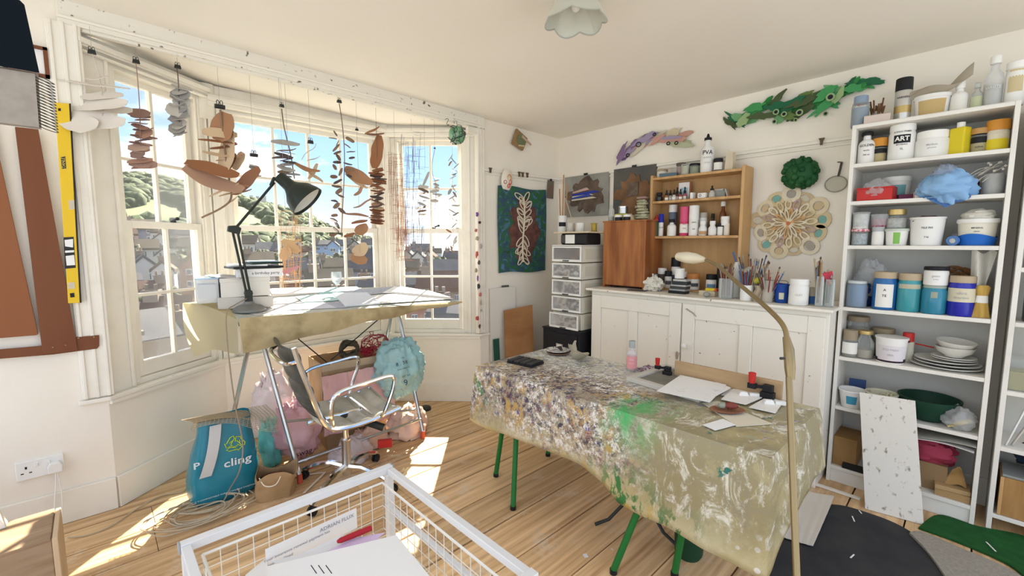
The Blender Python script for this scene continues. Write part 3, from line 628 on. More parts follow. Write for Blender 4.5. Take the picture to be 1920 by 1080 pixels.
# ----- on the desk: the stack of boxes on the left
def slabbox(name, label, cat, c, d, m, rz=0, tilt=None, group=None, bev=.002, parent=None):
    g = G(); g.bb((-d[0] / 2, -d[1] / 2, 0), (d[0] / 2, d[1] / 2, d[2])); o = ob(name, g, m, parent, bev=bev)
    o.location = c; o.rotation_euler = tilt if tilt else (0, 0, rz)
    if label: tag(o, label, cat, group)
    return o
DT = math.atan2(-.043, 1.4)
zt = dk(.0, .4).z + .002
slabbox('box_file', 'grey lidded box at the bottom of the stack on the drafting table', 'box', (.635, 2.93, zt + .0), (.27, .2, .062), mat('grey_card', (.56, .53, .48), .7), R(-6), (.0, -DT, R(-6)))
b1 = thing('carton', 'plain cream card carton lying on the grey lidded box', 'box', (.64, 2.94, zt + .064), R(-6)); g = G(); g.bb((-.12, -.1, 0), (.12, .1, .105)); ob('body', g, mat('cream_card', (.72, .69, .62), .7), b1, bev=.002); g = G(); g.bb((.0, -.1012, .002), (.02, -.1, .016)); ob('print', g, INK, b1); g = G(); g.bb((-.123, -.103, .085), (.123, .103, .108)); ob('lid', g, MATS['cream_card'], b1, bev=.002)
o = thing('clear_box', 'clear plastic box beside the stacked cartons', 'box', (.462, 2.96, 1.072), R(-6)); g = G()
for a, b in (((-.05, -.09, 0), (.05, .09, .003)), ((-.05, -.09, 0), (-.047, .09, .13)), ((.047, -.09, 0), (.05, .09, .13)), ((-.05, -.09, 0), (.05, -.087, .13)), ((-.05, .087, 0), (.05, .09, .13))): g.bb(a, b)
ob('tub', g, CLEARP, o); g = G(); g.bb((-.053, -.093, .13), (.053, .093, .137)); ob('lid', g, film('blue_clear', (.55, .75, .95), .45, .2, .4), o); g = G(); g.bb((-.04, -.07, .02), (.04, .07, .10)); ob('cards', g, PAPER, o)
o = thing('book', 'thick white book with printed spine lying on the cartons', 'book', (.71, 2.90, zt + .175), R(-8)); g = G(); g.bb((-.115, -.08, 0), (.115, .08, .042)); ob('pages', g, PAPER, o, bev=.002); g = G(); g.bb((-.117, -.083, .04), (.117, .083, .045)); g.bb((-.117, -.083, -.002), (.117, .083, .002)); ob('cover', g, WHITEP, o, bev=.001); text('a birthday party', .022, T3((.03, -.0805, .02), (1, 0, 0), (0, 0, 1), (0, -1, 0)), INK, o)
zz = zt + .222
for i, (nm, lb, c, d, cx, cy, rz) in enumerate((('folder', 'black folder lying on the printed white book', BLACK, (.26, .18, .012), .69, 2.90, 4), ('notebook', 'white notebook on the black folder', PAPER, (.20, .15, .01), .66, 2.91, -14), ('sketch_pad', 'dark green sketch pad on the white notebook', mat('dark_green_cover', (.03, .06, .05), .5), (.17, .13, .01), .735, 2.895, 10), ('magazine', 'pale blue magazine topmost on the paper stack', mat('pale_blue_paper', (.52, .63, .70), .6), (.15, .12, .006), .73, 2.90, -4))):
    slabbox(nm, lb, nm.replace('_', ' '), (cx, cy, zz), d, c, R(rz)); zz += d[2] + .001
for i, (x, y, rz, m_, lb) in enumerate(((.545, 2.93, 20, PAPER, 'white loose sheet sticking out left of the notebook stack'), (.53, 2.96, -12, mat('pale_green_paper', (.45, .62, .50), .7), 'pale green sheet under the loose papers'), (.56, 2.89, -30, mat('newsprint', (.60, .58, .54), .8), 'folded newsprint sheet overhanging the carton'))):
    slabbox('paper_sheet', lb, 'paper', (x, y, zt + .1735 + .0025 * i), (.14, .10, .0022), m_, tilt=(R(4), R(6 + 0 * i), R(rz)), bev=0)
# papers over the desk
def dsheet(pxs, lab, m=PAPER, dz=.003, th=.0015, nm='paper_sheet', cat='paper', group=None): return sheet(nm, lab, cat, [dpx(x, y, dz) for x, y in pxs], m, th, group)
TEALP = mat('teal_paper', (.36, .58, .56), .6); DRAW = ramp_noise('blue_grey_drawing', [(.30, .33, .38), (.45, .48, .52), (.36, .36, .42), (.62, .63, .64)], ns=22, nd=6, rough=.7)
dsheet([(505, 541), (590, 538), (604, 548), (512, 556)], 'large white sheet behind the teal sheets on the drafting table', PAPER, .003)
dsheet([(594, 540), (668, 537), (690, 549), (600, 553)], 'teal sheet under the wine glass', TEALP, .004)
dsheet([(553, 556), (628, 549), (640, 562), (572, 569)], 'pale teal sheet beside the sketch pad', mat('pale_teal_paper', (.50, .72, .66), .6), .006)
dsheet([(640, 545), (748, 536), (790, 543), (650, 556)], 'blue grey drawing at the back of the drafting table', DRAW, .005)
dsheet([(740, 537), (805, 545), (845, 557), (716, 549)], 'white paper at the corner of the drafting table', PAPER, .008)
dsheet([(690, 555), (800, 546), (850, 560), (712, 569)], 'large white drawing sheet overlapping the sketch pad', PAPER, .010)
dsheet([(488, 571), (600, 564), (632, 577), (500, 583)], 'pale lilac sheet along the front edge of the drafting table', mat('lilac_paper', (.66, .66, .72), .7), .004)
dsheet([(600, 568), (660, 562), (650, 577), (610, 578)], 'mottled grey drawing under the lilac sheet', DRAW, .0035)
sp = dsheet([(624, 549), (688, 548), (713, 567), (648, 572)], 'closed white sketch pad lying on the drafting table', mat('pad_white', (.74, .76, .80), .5), .016, .012, 'sketch_pad', 'sketch pad')
dsheet([(450, 577), (505, 575), (515, 584), (470, 588)], 'small printed leaflet beside the lamp base', PAPER, .004, .002, 'leaflet', 'leaflet')
dsheet([(462, 584), (538, 580), (536, 588), (480, 592)], 'torn newspaper page at the front of the lamp', MATS['newsprint'], .003)
# wine glass
p = dpx(632, 546); p = py(632, 546, 3.12); p.z = dk(.5, .62).z + .005
g = G(); g.lathe([(.030, 0), (.030, .002), (.004, .006), (.0035, .07), (.010, .076), (.030, .10), (.036, .13), (.034, .165), (.033, .165), (.034, .13), (.028, .102), (.006, .079)], 24, p, cap=False); tag(ob('wine_glass', g, film('wine_glass', (.9, .94, .95), .14, .02, 1), smooth=True), 'clear stemmed wine glass standing on the drafting table', 'glass')
# anglepoise lamp
LG = mat('lamp_green_black', (.028, .034, .028), .35, .1)
o = thing('desk_lamp', 'dark green jointed arm desk lamp on the drafting table', 'lamp', (.63, 2.80, dk(.07, .2).z + .004)); ol = Vector(o.location); q = lambda x, y, Y: py(x, y, Y) - ol
g = G(); g.lathe([(.085, 0), (.085, .012), (.06, .03), (.028, .04), (.022, .055), (.0, .055)], 24); ob('base', g, mat('lamp_grey', (.20, .20, .18), .45, .2), o, True)
J0, J1, J2, J3 = Vector((0, 0, .06)), q(440, 430, 2.80), q(512, 345, 2.74), q(524, 335, 2.73)
g = G(); g.bb((-.018, -.012, .05), (.018, .012, .115)); g.lathe([(.02, -.016), (.02, .016)], 12, (0, 0, 0), TR(0, 0, .10) @ Matrix.Rotation(PI / 2, 4, 'X')); ob('pivot', g, LG, o, bev=.002)
g = G()
for s in (-.009, .009): g.tube([J0 + Vector((s, 0, .04)), J1 + Vector((s * 1.3, 0, 0))], .0065, 8)
ob('lower_arm', g, LG, o, True)
g = G()
for s in (-.009, .009): g.tube([J1 + Vector((s, 0, s)), J2 + Vector((s, 0, s))], .0055, 8)
ob('upper_arm', g, LG, o, True)
g = G(); g.prism([(-.035, -.012), (.02, -.028), (.03, .005), (.012, .022), (-.03, .018)], .03, T3(J1 + Vector((0, .015, 0)), (1, 0, 0), (0, 0, 1), (0, -1, 0))); ob('elbow', g, LG, o, bev=.003)
g = G(); g.tube([J2 + Vector((-.01, 0, -.01)), J2 + Vector((.005, 0, .03)), J3 + Vector((.02, 0, -.012))], .011, 8); ob('knuckle', g, LG, o, True)
ax = Vector((.50, -.38, -.60)).normalized(); top = py(526, 333, 2.73) - ol; bs_ = top; zz_ = ax; xx_ = ax.orthogonal().normalized(); yy_ = zz_.cross(xx_)
prof = [(.028, 0), (.033, .004), (.036, .075), (.052, .10), (.082, .135), (.100, .185), (.103, .205), (.100, .205), (.095, .18), (.078, .138), (.048, .105), (.03, .09)]
g = G(); g.lathe(prof, 32, (0, 0, 0), T3(top - ax * .01, xx_, yy_, zz_), cap=False); g.lathe([(.028, 0), (.0, 0)], 32, (0, 0, 0), T3(top - ax * .01, xx_, yy_, zz_), cap=False); sh = ob('shade', g, LG, o, True, ang=60)
g = G(); g.lathe([(.0955, .190), (.094, .178), (.077, .137), (.047, .104), (.029, .091)], 32, (0, 0, 0), T3(top - ax * .01, xx_, yy_, zz_), cap=False); ob('inner_shade', g, mat('shade_white', (.72, .72, .66), .5), o, True)
g = G(); g.blob((0, 0, .14), (.028, .028, .035), 14, 10, M=T3(top - ax * .01, xx_, yy_, zz_)); ob('bulb', g, WHITEP, sh, True)
g = G(); w = [q(462, 560, 2.79), q(440, 572, 2.70), q(427, 582, 2.625), q(424, 610, 2.60), q(430, 680, 2.58), q(441, 760, 2.56), q(455, 830, 2.54), q(450, 880, 2.50)]
w += [pz(432, 915, .10) - ol, pz(415, 945, .03) - ol, pz(392, 962, .006) - ol]; g.tube(spline(w, 6), .0032, 6); ob('cord', g, mat('cord_brown', (.32, .25, .18), .6), o, True)
# loose coil of cable on the floor
CORD = mat('cord_beige', (.50, .42, .30), .6)
g = G(); c0 = pz(392, 960, 0); rr = random.Random(4); pts = []
for i in range(150):
    a = i * .47; r = .12 + .055 * math.sin(i * .21) + .02 * rr.random(); dx = .06 * math.sin(i * .043)
    pts.append((c0.x + dx + r * 1.25 * math.cos(a), c0.y + .6 * dx + r * .8 * math.sin(a), .006 + .018 * (.5 + .5 * math.sin(i * .9)) + .0002 * i))
g.tube(spline(pts, 3), .0036, 5); tag(ob('coiled_cable', g, CORD, smooth=True), 'tangled coil of beige cable on the floorboards beside the teal sack', 'cable')
g = G(); pts = [pz(x, y, .005) for x, y in ((127, 1008), (165, 1003), (210, 985), (255, 955), (300, 930), (340, 922), (350, 912))]; g.tube(spline(pts, 6), .0034, 5); tag(ob('floor_cable', g, CORD, smooth=True), 'single beige cable running along the skirting to the socket', 'cable')
# =================================================================== under the desk
# teal recycling sack
TEAL = mat('teal_sack', (.015, .22, .30), .28, col2=(.01, .17, .24), ns=5, bump=.35, bs=9)
o = thing('recycling_sack', 'teal printed recycling sack standing on the floor by the bay skirting', 'sack', (.455, 2.82, 0), R(-2)); o.scale = (1.18, 1.1, 1.02)
def sack(u, v):
    a = 2 * PI * u; z = .43 * v; w = .135 - .018 * v + .012 * math.sin(v * 5); d = .10 - .045 * v ** 1.5
    c, s = math.cos(a), math.sin(a); e = .55
    k = 1 + .05 * noise.noise(Vector((c * 2, s * 2, v * 4))) + .025 * noise.noise(Vector((c * 6, s * 6, v * 12)))
    if v < .06: k *= .86 + .14 * v / .06
    return (w * math.copysign(abs(c) ** e, c) * k + .02 * v, d * math.copysign(abs(s) ** e, s) * k, z + .012 * math.sin(u * 12) * v)
g = G(); g.grid(sack, 48, 24); ob('sack_body', g, TEAL, o, True, ang=80)
def sf(x, z, out=.004):  # a point on the sack front
    v = z / .43; return (x, -(.10 - .045 * v ** 1.5) * 1.03 - out, z)
LIME = mat('lime_print', (.55, .72, .05), .4); WHP = mat('white_print', (.82, .86, .86), .4)
FR = lambda x, z: T3(sf(x, z), (1, 0, 0), (0, -.10, 1), (0, -1, 0))
text('P', .05, FR(-.105, .235), WHP, o, bold=.015); text('cling', .062, FR(.05, .205), WHP, o, bold=.015); text('IT IS 4 COMPOSTABLE AND RECYCLABLE TOGETHER', .0105, FR(-.01, .055), WHP, o)
g = G(); cx, cz_, Rr = .045, .30, .047
for k in range(3):
    a0 = PI / 2 + k * 2 * PI / 3; tri = [(Rr * math.cos(a0 + s), Rr * math.sin(a0 + s)) for s in (0, 2 * PI / 3)]
    A, B = Vector(tri[0]), Vector(tri[1]); d = (B - A).normalized(); n = Vector((-d.y, d.x))
    def bar2(p, q_, w):
        dd = (q_ - p).normalized(); nn = Vector((-dd.y, dd.x)) * w; return [p - nn, q_ - nn, q_ + nn, p + nn]
    P1 = A + d * .016; P2 = A + d * .05; w = .009
    out_ = [P1 - n * -w, P2 - n * -w, P2 + n * (w + .008), P2 + d * .018, P2 - n * (w + .008), P2 - n * w, P1 - n * w, P1 - d * .010]
    q_ = [sf(cx + p.x, cz_ + p.y, .005) for p in out_]
    g.tube(q_, .0024, 4, closed=True)
    q_ = [sf(cx + p.x, cz_ + p.y, .005) for p in (A + d * .03 + n * .006, A + d * .045)]
    g.tube(q_, .002, 4)
ob('recycling_symbol', g, LIME, o)
g = G(); g.grid(lambda u, v: sf(-.045 - .03 * v + .045 * u - .025 * v * v, .42 - .25 * v, .008 + .012 * math.sin(v * 3)), 6, 12, .001); ob('strap', g, mat('strap_grey', (.62, .60, .57), .6), o, True)
MESH = mat('jute_net', (.46, .36, .22), .9)
g = G()
for i in range(22):
    for s in (0, 1):
        pts = []
        for j in range(14):
            u, v = (i / 21, j / 13) if s else (j / 13, i / 21)
            pts.append((-.14 + .40 * u + .02 * math.sin(v * 4), -.115 + .22 * v * (1 - .3 * u), .425 + .035 * math.sin(u * 4 + 1) * (1 - v) - .14 * max(0, u - .5) * (1 - v) - .09 * max(0, .2 - v)))
        g.tube(pts, .0015, 4)
o2 = tag(ob('jute_net', g, MESH), 'tan netting draped over the top of the teal sack', 'netting'); o2.location = (.455, 2.82, .014)
# brown paper bag
BAG = mat('brown_bag', (.44, .29, .15), .85, col2=(.36, .23, .11), ns=9, bump=.2)
o = thing('paper_bag', 'open brown paper bag lying in front of the pink carrier bags', 'bag', (.66, 2.62, 0), R(-20))
def pb(u, v):
    a = 2 * PI * u; k = 1 + .10 * noise.noise(Vector((math.cos(a) * 2, math.sin(a) * 2, v * 3)))
    c, s = math.cos(a), math.sin(a); return (.10 * math.copysign(abs(c) ** .6, c) * k + .02 * v, .075 * math.copysign(abs(s) ** .6, s) * k - .04 * v, .155 * v + .02 * math.sin(3 * a) * v ** 3)
g = G(); g.grid(pb, 40, 10, .0015); ob('bag_body', g, BAG, o, True, ang=60)
g = G(); g.blob((0, 0, .07), (.085, .06, .05), 16, 10, .3, 4, 2); ob('contents', g, mat('dark_red_print', (.16, .04, .03), .6), o, True)
g = G(); g.tube(spline([(-.06, -.09, .15), (-.03, -.13, .12), (.02, -.135, .12), (.05, -.10, .16)]), .003, 5); ob('twisted_handle', g, PAPERC, o, True)
# carrier bags
PINKT = mat('pink_plastic', (.74, .46, .47), .35, col2=(.66, .36, .40), ns=6, bump=.5, bs=14)
PEACH = mat('peach_plastic', (.78, .58, .46), .35, col2=(.72, .48, .40), ns=6, bump=.5, bs=14)
PALEF = film('pale_pink_film', (.90, .80, .80), .55, .25, .4)
TEALB = mat('aqua_plastic', (.20, .62, .58), .3, col2=(.12, .50, .46), ns=6, bump=.4, bs=12)
def cbag(lab, px_, py_, Y, rx, ry, rz_, m, seed, cat='bag', nm='carrier_bag', amp=.45, zc=None):
    c = py(px_, py_, Y); o = thing(nm, lab, cat, (c.x, c.y, 0)); z = zc if zc is not None else c.z
    ob('bag_body', crumple((0, 0, z), (rx, ry, rz_), seed, amp, flat=0), m, o, True, ang=70)
    for s in (-1, 1):
        k = G(); k.grid(lambda u, v: (s * rx * .35 + (u - .5) * rx * .35 * (1 - .5 * v) + .02 * s * v, .02 * math.sin(u * 5 + v * 3), z + rz_ * .8 + v * rz_ * .35), 5, 5, .001); ob('handle', k, m, o, True)
    return o
o = cbag('pink carrier bag of cloth with dark lettering behind the paper bag', 560, 805, 2.92, .135, .10, .17, PINKT, 3)
p = pz(560, 835, .17); text('swag', .05, T3((-.01, -.115, .10), (1, 0, 0), (0, 0, 1), (0, -1, 0)), INK, o)
cbag('pale see-through bag bulging behind the chair back', 513, 745, 3.10, .12, .10, .24, PALEF, 5, zc=.30)
cbag('small aqua plastic bag between the teal sack and pink bag', 507, 815, 2.98, .065, .06, .15, TEALB, 8, zc=.14)
cbag('peach plastic bag slumped at the right trestle foot', 765, 800, 2.80, .14, .12, .14, PEACH, 11)
cbag('pink and cream plastic bag under the chair seat', 690, 835, 2.85, .15, .11, .12, PEACH, 13)
cbag('clear pink bag with red packaging on the floor behind the chair', 660, 850, 2.70, .12, .09, .10, PALEF, 15)
o = slabbox('red_packet', 'red plastic packet sticking out under the chair', 'packet', tuple(pz(722, 838, .07)), (.09, .03, .05), RED, R(-30))
# cardboard box with pink cloth
o = thing('cardboard_box', 'open cardboard box of pink cloth under the drafting table', 'box', (1.30, 3.06, 0), R(-4))
g = G(); w, d, h, t = .235, .15, .60, .006
for a, b in (((-w, -d, .2), (w, -d + t, h - .03)), ((-w, d - t, .2), (w, d, h)), ((-w, -d, .2), (-w + t, d, h)), ((w - t, -d, .2), (w, d, h)), ((-w, -d, .2), (w, d, .206))): g.bb(a, b)
ob('carton', g, KRAFT, o)
g = G(); g.bb((-w, -d - .004, h - .05), (w, -d - .001, h)); ob('front_flap', g, mat('kraft_light', (.58, .45, .30), .85), o)
g = G(); g.bb((-w + .02, -d + .02, 0), (w - .02, d - .02, .2)); ob('support_crate', g, KRAFT, o)
g = G(); g.grid(lambda u, v: (-.24 + .50 * u, -.19 - .03 * math.sin(v * 3) - .025 * noise.noise(Vector((u * 6, v * 4, 1))) - .02 * abs(noise.noise(Vector((u * 14, v * 6, 4)))), .535 - .40 * v), 40, 24, .003); tag(ob('pink_cloth', g, mat('pink_cloth', (.76, .50, .49), .7, col2=(.70, .42, .43), ns=5, bump=.3, bs=18), smooth=True), 'pink cloth spilling down the front of the cardboard box', 'cloth').location = (1.27, 3.06, 0)
# aqua carrier bag on the box
c = py(748, 690, 2.82); o = thing('carrier_bag', 'bulging translucent aqua carrier bag with dark print propped on the cardboard box', 'bag', (c.x, c.y, 0))
AQ = film('aqua_film', (.50, .80, .82), .66, .2, .6)
ob('bag_body', crumple((0, 0, c.z), (.165, .12, .20), 21, .42, 64, 44), AQ, o, True, ang=80); g = crumple((0, .01, c.z - .02), (.125, .085, .15), 22, .4); ob('contents', g, mat('aqua_contents', (.62, .78, .78), .6, col2=(.75, .72, .60), ns=7), o, True)
fr = TOCAM(c); xr = Vector((0, 0, 1)).cross(fr).normalized(); yr = fr.cross(xr); NAVY = mat('navy_print', (.02, .05, .09), .5)
for s_, dx, dy, sz in (('made from', -.01, .085, .018), ('biodegradable', .0, .063, .014), ('8 . 38', .02, .03, .036), ('love nature', .03, -.005, .018), ('for us', .045, -.055, .026), ('9', .045, -.105, .06)):
    text(s_, sz, T3(Vector((0, 0, c.z)) + xr * dx + yr * dy + fr * (.148 - .25 * abs(dy)), (xr * .97 + yr * .22), (yr * .97 - xr * .22), fr), NAVY, o)
# red wire ball and dark wicker piece
def wireball(name, lab, cat, c, r, n, th, m, seed, group=None, sq=1):
    g = G(); a = random.Random(seed); o = thing(name, lab, cat, c, group=group)
    for i in range(n):
        ax_ = Vector((a.gauss(0, 1), a.gauss(0, 1), a.gauss(0, 1))).normalized(); u_ = ax_.orthogonal().normalized(); v_ = ax_.cross(u_); k = r * (.85 + .2 * a.random())
        g.tube([tuple((u_ * math.cos(t) + v_ * math.sin(t)) * k * (1 + .08 * math.sin(3 * t + i)) + ax_ * r * .25 * a.choice((-1, 1)) * .6) for t in [2 * PI * q_ / 20 for q_ in range(20)]], th, 5, closed=True)
    ob('wires', g, m, o, True); return o
c = py(703, 650, 3.0); wireball('wire_ball', 'ball of red wire resting on the cardboard box', 'sculpture', tuple(c), .105, 13, .0028, mat('red_wire', (.40, .04, .06), .45), 2)
g = G(); a = random.Random(5)
for i in range(40):
    p_ = [(a.uniform(-.05, .05), a.uniform(-.03, .03), a.uniform(0, .05)) for _ in range(3)]; g.add(p_, [(0, 1, 2)])
tag(ob('red_scraps', g, mat('red_foil', (.55, .05, .08), .4)), 'heap of crumpled red scraps beside the red wire ball', 'scraps').location = tuple(py(690, 665, 2.93))
c = py(655, 655, 2.98); o = thing('wicker_wreath', 'dark twisted bark wreath lying on the cardboard box', 'wreath', tuple(c)); g = G()
for i in range(9):
    g.tube([((.06 + .02 * math.sin(i + 2 * t)) * math.cos(t), .03 * math.sin(3 * t + i), (.048 + .015 * math.cos(i * 2 + t)) * math.sin(t)) for t in [2 * PI * q_ / 18 for q_ in range(18)]], .009, 5, closed=True)
ob('twigs', g, mat('dark_bark', (.10, .085, .06), .85), o, True)
g = G(); g.blob((0, 0, .04), (.025, .02, .04), 10, 8, .3); tag(ob('purple_toy', g, mat('purple_plastic', (.16, .03, .36), .4), smooth=True), 'small purple object by the bay skirting', 'toy').location = tuple(pz(785, 745, 0) + Vector((0, 0, .0)))
g = G(); g.lathe([(.05, 0), (.05, .02), (.04, .028), (.015, .03)], 20); tag(ob('tape_disc', g, DARKM, smooth=True), 'dark round disc on the floor beside the purple object', 'disc').location = tuple(pz(797, 768, 0))
for i, (x, y, rz) in enumerate(((600, 870, 10), (575, 890, -30), (590, 905, 40))): slabbox('twig_strip', ('pale cane strip nearest the trestle foot', 'pale cane strip crossing under the paper bag', 'short pale cane strip lying on the other strips')[i], 'cane', tuple(pz(x, y, .002 + .004 * i)), (.22, .012, .003), PAPERC, R(rz), group='cane strips by the trestle foot')
# =================================================================== office chair
o = thing('office_chair', 'chrome framed swivel office chair with ribbed black leather back and pale seat', 'chair', (.99, 2.42, 0), R(-4))
LEA = mat('black_leather', (.045, .045, .04), .32, col2=(.075, .072, .062), ns=9, bump=.1, bs=40); LEAS = mat('worn_leather', (.36, .34, .28), .34, col2=(.60, .57, .48), ns=6, bump=.08, bs=40)
W2 = .225
prof = [(-.30, .90), (-.275, .80), (-.245, .70), (-.215, .60), (-.185, .51), (-.14, .455), (-.05, .44), (.06, .447), (.16, .462), (.235, .475)]
sp_ = spline([(x, 0, z) for x, z in prof], 6)
for s in (-1, 1):
    g = G(); g.tube([(p.x, s * W2, p.z) for p in sp_], .0125, 8); ob('side_rail', g, CHROME, o, True)
def ribs(i0, i1, nm, m):
    seg = sp_[i0:i1 + 1]; n = len(seg) - 1
    def f(u, v):
        k = u * n; a = int(min(k, n - 1)); p = seg[a].lerp(seg[a + 1], k - a); t = (seg[a + 1] - seg[a]).normalized(); nn = Vector((-t.z, 0, t.x))
        bulge = .018 * abs(math.sin(u * n * .62)) ** .7
        return p + nn * (bulge - .022 * math.sin(PI * v)) + Vector((0, (v - .5) * 2 * (W2 - .008), 0))
    return ob(nm, G().grid(f, n * 5, 12, .012), m, o, True, ang=50)
ribs(1, 25, 'backrest', LEA); ribs(28, len(sp_) - 1, 'seat', LEAS)
for s in (-1, 1):
    g = G(); y = s * (W2 + .022)
    g.tube(spline([(-.135, y - s * .02, .47), (-.15, y + s * .01, .53), (-.14, y + s * .015, .62), (-.09, y + s * .015, .655), (.05, y + s * .015, .672), (.15, y + s * .015, .682), (.185, y + s * .015, .665), (.175, y + s * .015, .60), (.13, y + s * .01, .49), (.115, y - s * .02, .452)], 6), .0105, 8); ob('armrest', g, CHROME, o, True)
g = G(); g.tube(spline([(-.285, -W2, .83), (-.325, -W2 * .75, .815), (-.335, 0, .81), (-.325, W2 * .75, .815), (-.285, W2, .83)], 6), .011, 8); ob('back_bow', g, CHROME, o, True)
g = G(); g.tube([(.10, -W2, .447), (.10, W2, .447)], .012, 8); g.tube([(-.13, -W2, .447), (-.13, W2, .447)], .012, 8); g.tube([(-.2, 0, .43), (.18, 0, .43)], .015, 8); ob('seat_stretcher', g, CHROME, o, True)
g = G(); g.lathe([(.045, .40), (.045, .43), (.02, .435)], 16); g.tube([(.02, -.03, .41), (.10, -.11, .385), (.16, -.17, .36)], .022, 8); ob('tilt_mechanism', g, DARKM, o, True)
g = G(); g.lathe([(.017, .28), (.017, .41)], 14); ob('gas_lift', g, CHROME, o, True); g = G(); g.lathe([(.024, .07), (.026, .10), (.024, .27), (.028, .275), (.028, .285)], 14); ob('column', g, STEEL, o, True)
for k in range(4):
    a = R(35 + 90 * k); g = G(); c_, s_ = math.cos(a), math.sin(a)
    g.tube([(r * c_, r * s_, z) for r, z in ((.02, .12), (.10, .125), (.20, .10), (.28, .065), (.30, .055))], [.02, .018, .016, .014, .012], 8); leg = ob('base_leg', g, CHROME, o, True)
    g = G(); M = T3((.295 * c_, .295 * s_, .025), (c_, s_, 0), (0, 0, 1), (-s_ * 1, c_, 0))
    for e in (-.014, .006): g.lathe([(.024, e), (.024, e + .012)], 14, M=M)
    g.rod((.295 * c_, .295 * s_, .025), (.295 * c_, .295 * s_, .06), .005); ob('castor', g, BLACK, leg, True)
# =================================================================== wire basket unit
o = thing('basket_unit', 'white metal frame with a wire basket full of papers', 'basket', (.42, 1.05, 0)); FRM = mat('frame_white_metal', (.74, .74, .73), .35, .1); ZB = .62
x0, x1, y0, y1 = -.29, .285, -.36, .315
def bxp(nm, a, b, m=FRM): g = G(); g.bb(a, b); return ob(nm, g, m, o, bev=.002)
r1 = bxp('top_rail', (x0 - .012, y1, ZB - .024), (x1 + .016, y1 + .026, ZB)); bxp('top_rail', (x1 - .006, y0, ZB - .026), (x1 + .016, y1, ZB - .004)); bxp('top_rail', (x0 - .012, y0, ZB - .026), (x0 + .01, y1, ZB - .004)); bxp('top_rail', (x0 - .012, y0 - .026, ZB - .024), (x1 + .016, y0, ZB))
for a, b in ((x0, y1), (x1, y1), (x0, y0), (x1, y0)): bxp('post', (a - .012, b - .012, 0), (a + .012, b + .012, ZB - .024))
for a, b in ((x0 - .014, y1 + .014), (x1 + .018, y1 + .014)): bxp('end_cap', (a - .003, b - .0135, ZB - .0245), (a + .003, b + .0125, ZB + .001), mat('grey_cap', (.35, .35, .34), .5))
bxp('runner', (x1 - .03, y0, ZB - .125), (x1 - .012, y1 - .02, ZB - .113)); bxp('runner', (x0 + .012, y0, ZB - .125), (x0 + .03, y1 - .02, ZB - .113))
WIRE = mat('wire_white', (.78, .75, .68), .35); bz0, bz1 = ZB - .20, ZB - .035; i0, i1, j0, j1 = x0 + .03, x1 - .035, y0 + .01, y1 - .02
def side(pa, pb, n, nm, rows=4):
    g = G(); pa = Vector(pa); pb = Vector(pb)
    for i in range(n + 1):
        p = pa.lerp(pb, i / n); g.tube([(p.x, p.y, bz0), (p.x, p.y, bz1)], .0013, 5)
    for k in range(rows + 1): z = bz0 + (bz1 - bz0) * k / rows; g.tube([(pa.x, pa.y, z), (pb.x, pb.y, z)], .0013 if k < rows else .004, 5)
    return ob(nm, g, WIRE, o, True)
side((i0, j1), (i1, j1), 13, 'wire_side'); side((i1, j1), (i1, j0), 16, 'wire_side'); side((i0, j1), (i0, j0), 16, 'wire_side'); side((i0, j0), (i1, j0), 13, 'wire_side')
g = G()
for i in range(14): x = i0 + (i1 - i0) * i / 13; g.tube([(x, j0, bz0), (x, j1, bz0)], .0013, 5)
for i in range(17): y = j0 + (j1 - j0) * i / 16; g.tube([(i0, y, bz0), (i1, y, bz0)], .0013, 5)
ob('wire_bottom', g, WIRE, o, True)
# papers in the basket
P_ = lambda x, y, z: pz(x, y, z)
lt = thing('letter', 'printed insurance letter leaning on the back wires of the basket', 'letter', (0, 0, 0)); ps = [P_(500, 1072, .46), P_(497, 1030, .53), py(668, 952, 1.335)]; ps.append(ps[2] + ps[0] - ps[1])
ob('sheet', hull_sheet(ps, .001), PAPER, lt)
ux = (ps[2] - ps[1]).normalized(); uz = (ps[2] - ps[1]).cross(ps[0] - ps[1]).normalized(); uz = uz if uz.dot(CO - ps[0]) > 0 else -uz; uy = uz.cross(ux); W_ = (ps[2] - ps[1]).length; PR = mat('print_grey', (.25, .27, .33), .7)
for s_, u, dn, sz, m_ in (('ADRIAN FLUX', .76, .020, .017, PR), ('Your insurance renewal payment has', .32, .035, .0125, PR), ('been declined', .13, .052, .0125, PR)):
    text(s_, sz, T3(ps[1] + ux * (W_ * u) - uy * dn + uz * .002, ux, uy, uz), m_, lt)
sheet('envelope', 'plain white envelope on the sheets in the basket', 'envelope', [P_(505, 1052, .50), P_(560, 1040, .505), P_(640, 1003, .515), P_(700, 1010, .505), P_(560, 1066, .50)], mat('paper_grey', (.70, .70, .70), .7), .002)
sheet('plastic_sleeve', 'lilac plastic sleeve in the wire basket', 'sleeve', [P_(600, 1040, .517), P_(660, 1010, .517), P_(722, 998, .517), P_(700, 1016, .517)], mat('lilac_film', (.66, .52, .72), .35), .002)
g = G(); a_, b_ = P_(632, 1016, .53), P_(696, 990, .53); g.tube([a_, a_.lerp(b_, .1), a_.lerp(b_, .75), b_], [.004, .008, .009, .008], 10); tag(ob('red_marker', g, mat('dark_red_pen', (.40, .02, .03), .35), smooth=True), 'dark red marker pen lying across the papers in the basket', 'pen')
o3 = sheet('document', 'thick white document topmost in the wire basket', 'document', [P_(500, 1062, .525), P_(743, 1003, .525), P_(830, 1110, .525), P_(502, 1110, .525)], PAPER, .012)
g = G(); dl_ = [P_(586 + 14 * i, 1064, .5255) for i in range(3)]
for d_ in dl_: g.bb((d_.x - .001, d_.y - .03, .5252), (d_.x + .001, d_.y + .012, .5256))
ob('print_lines', g, INK, o3)
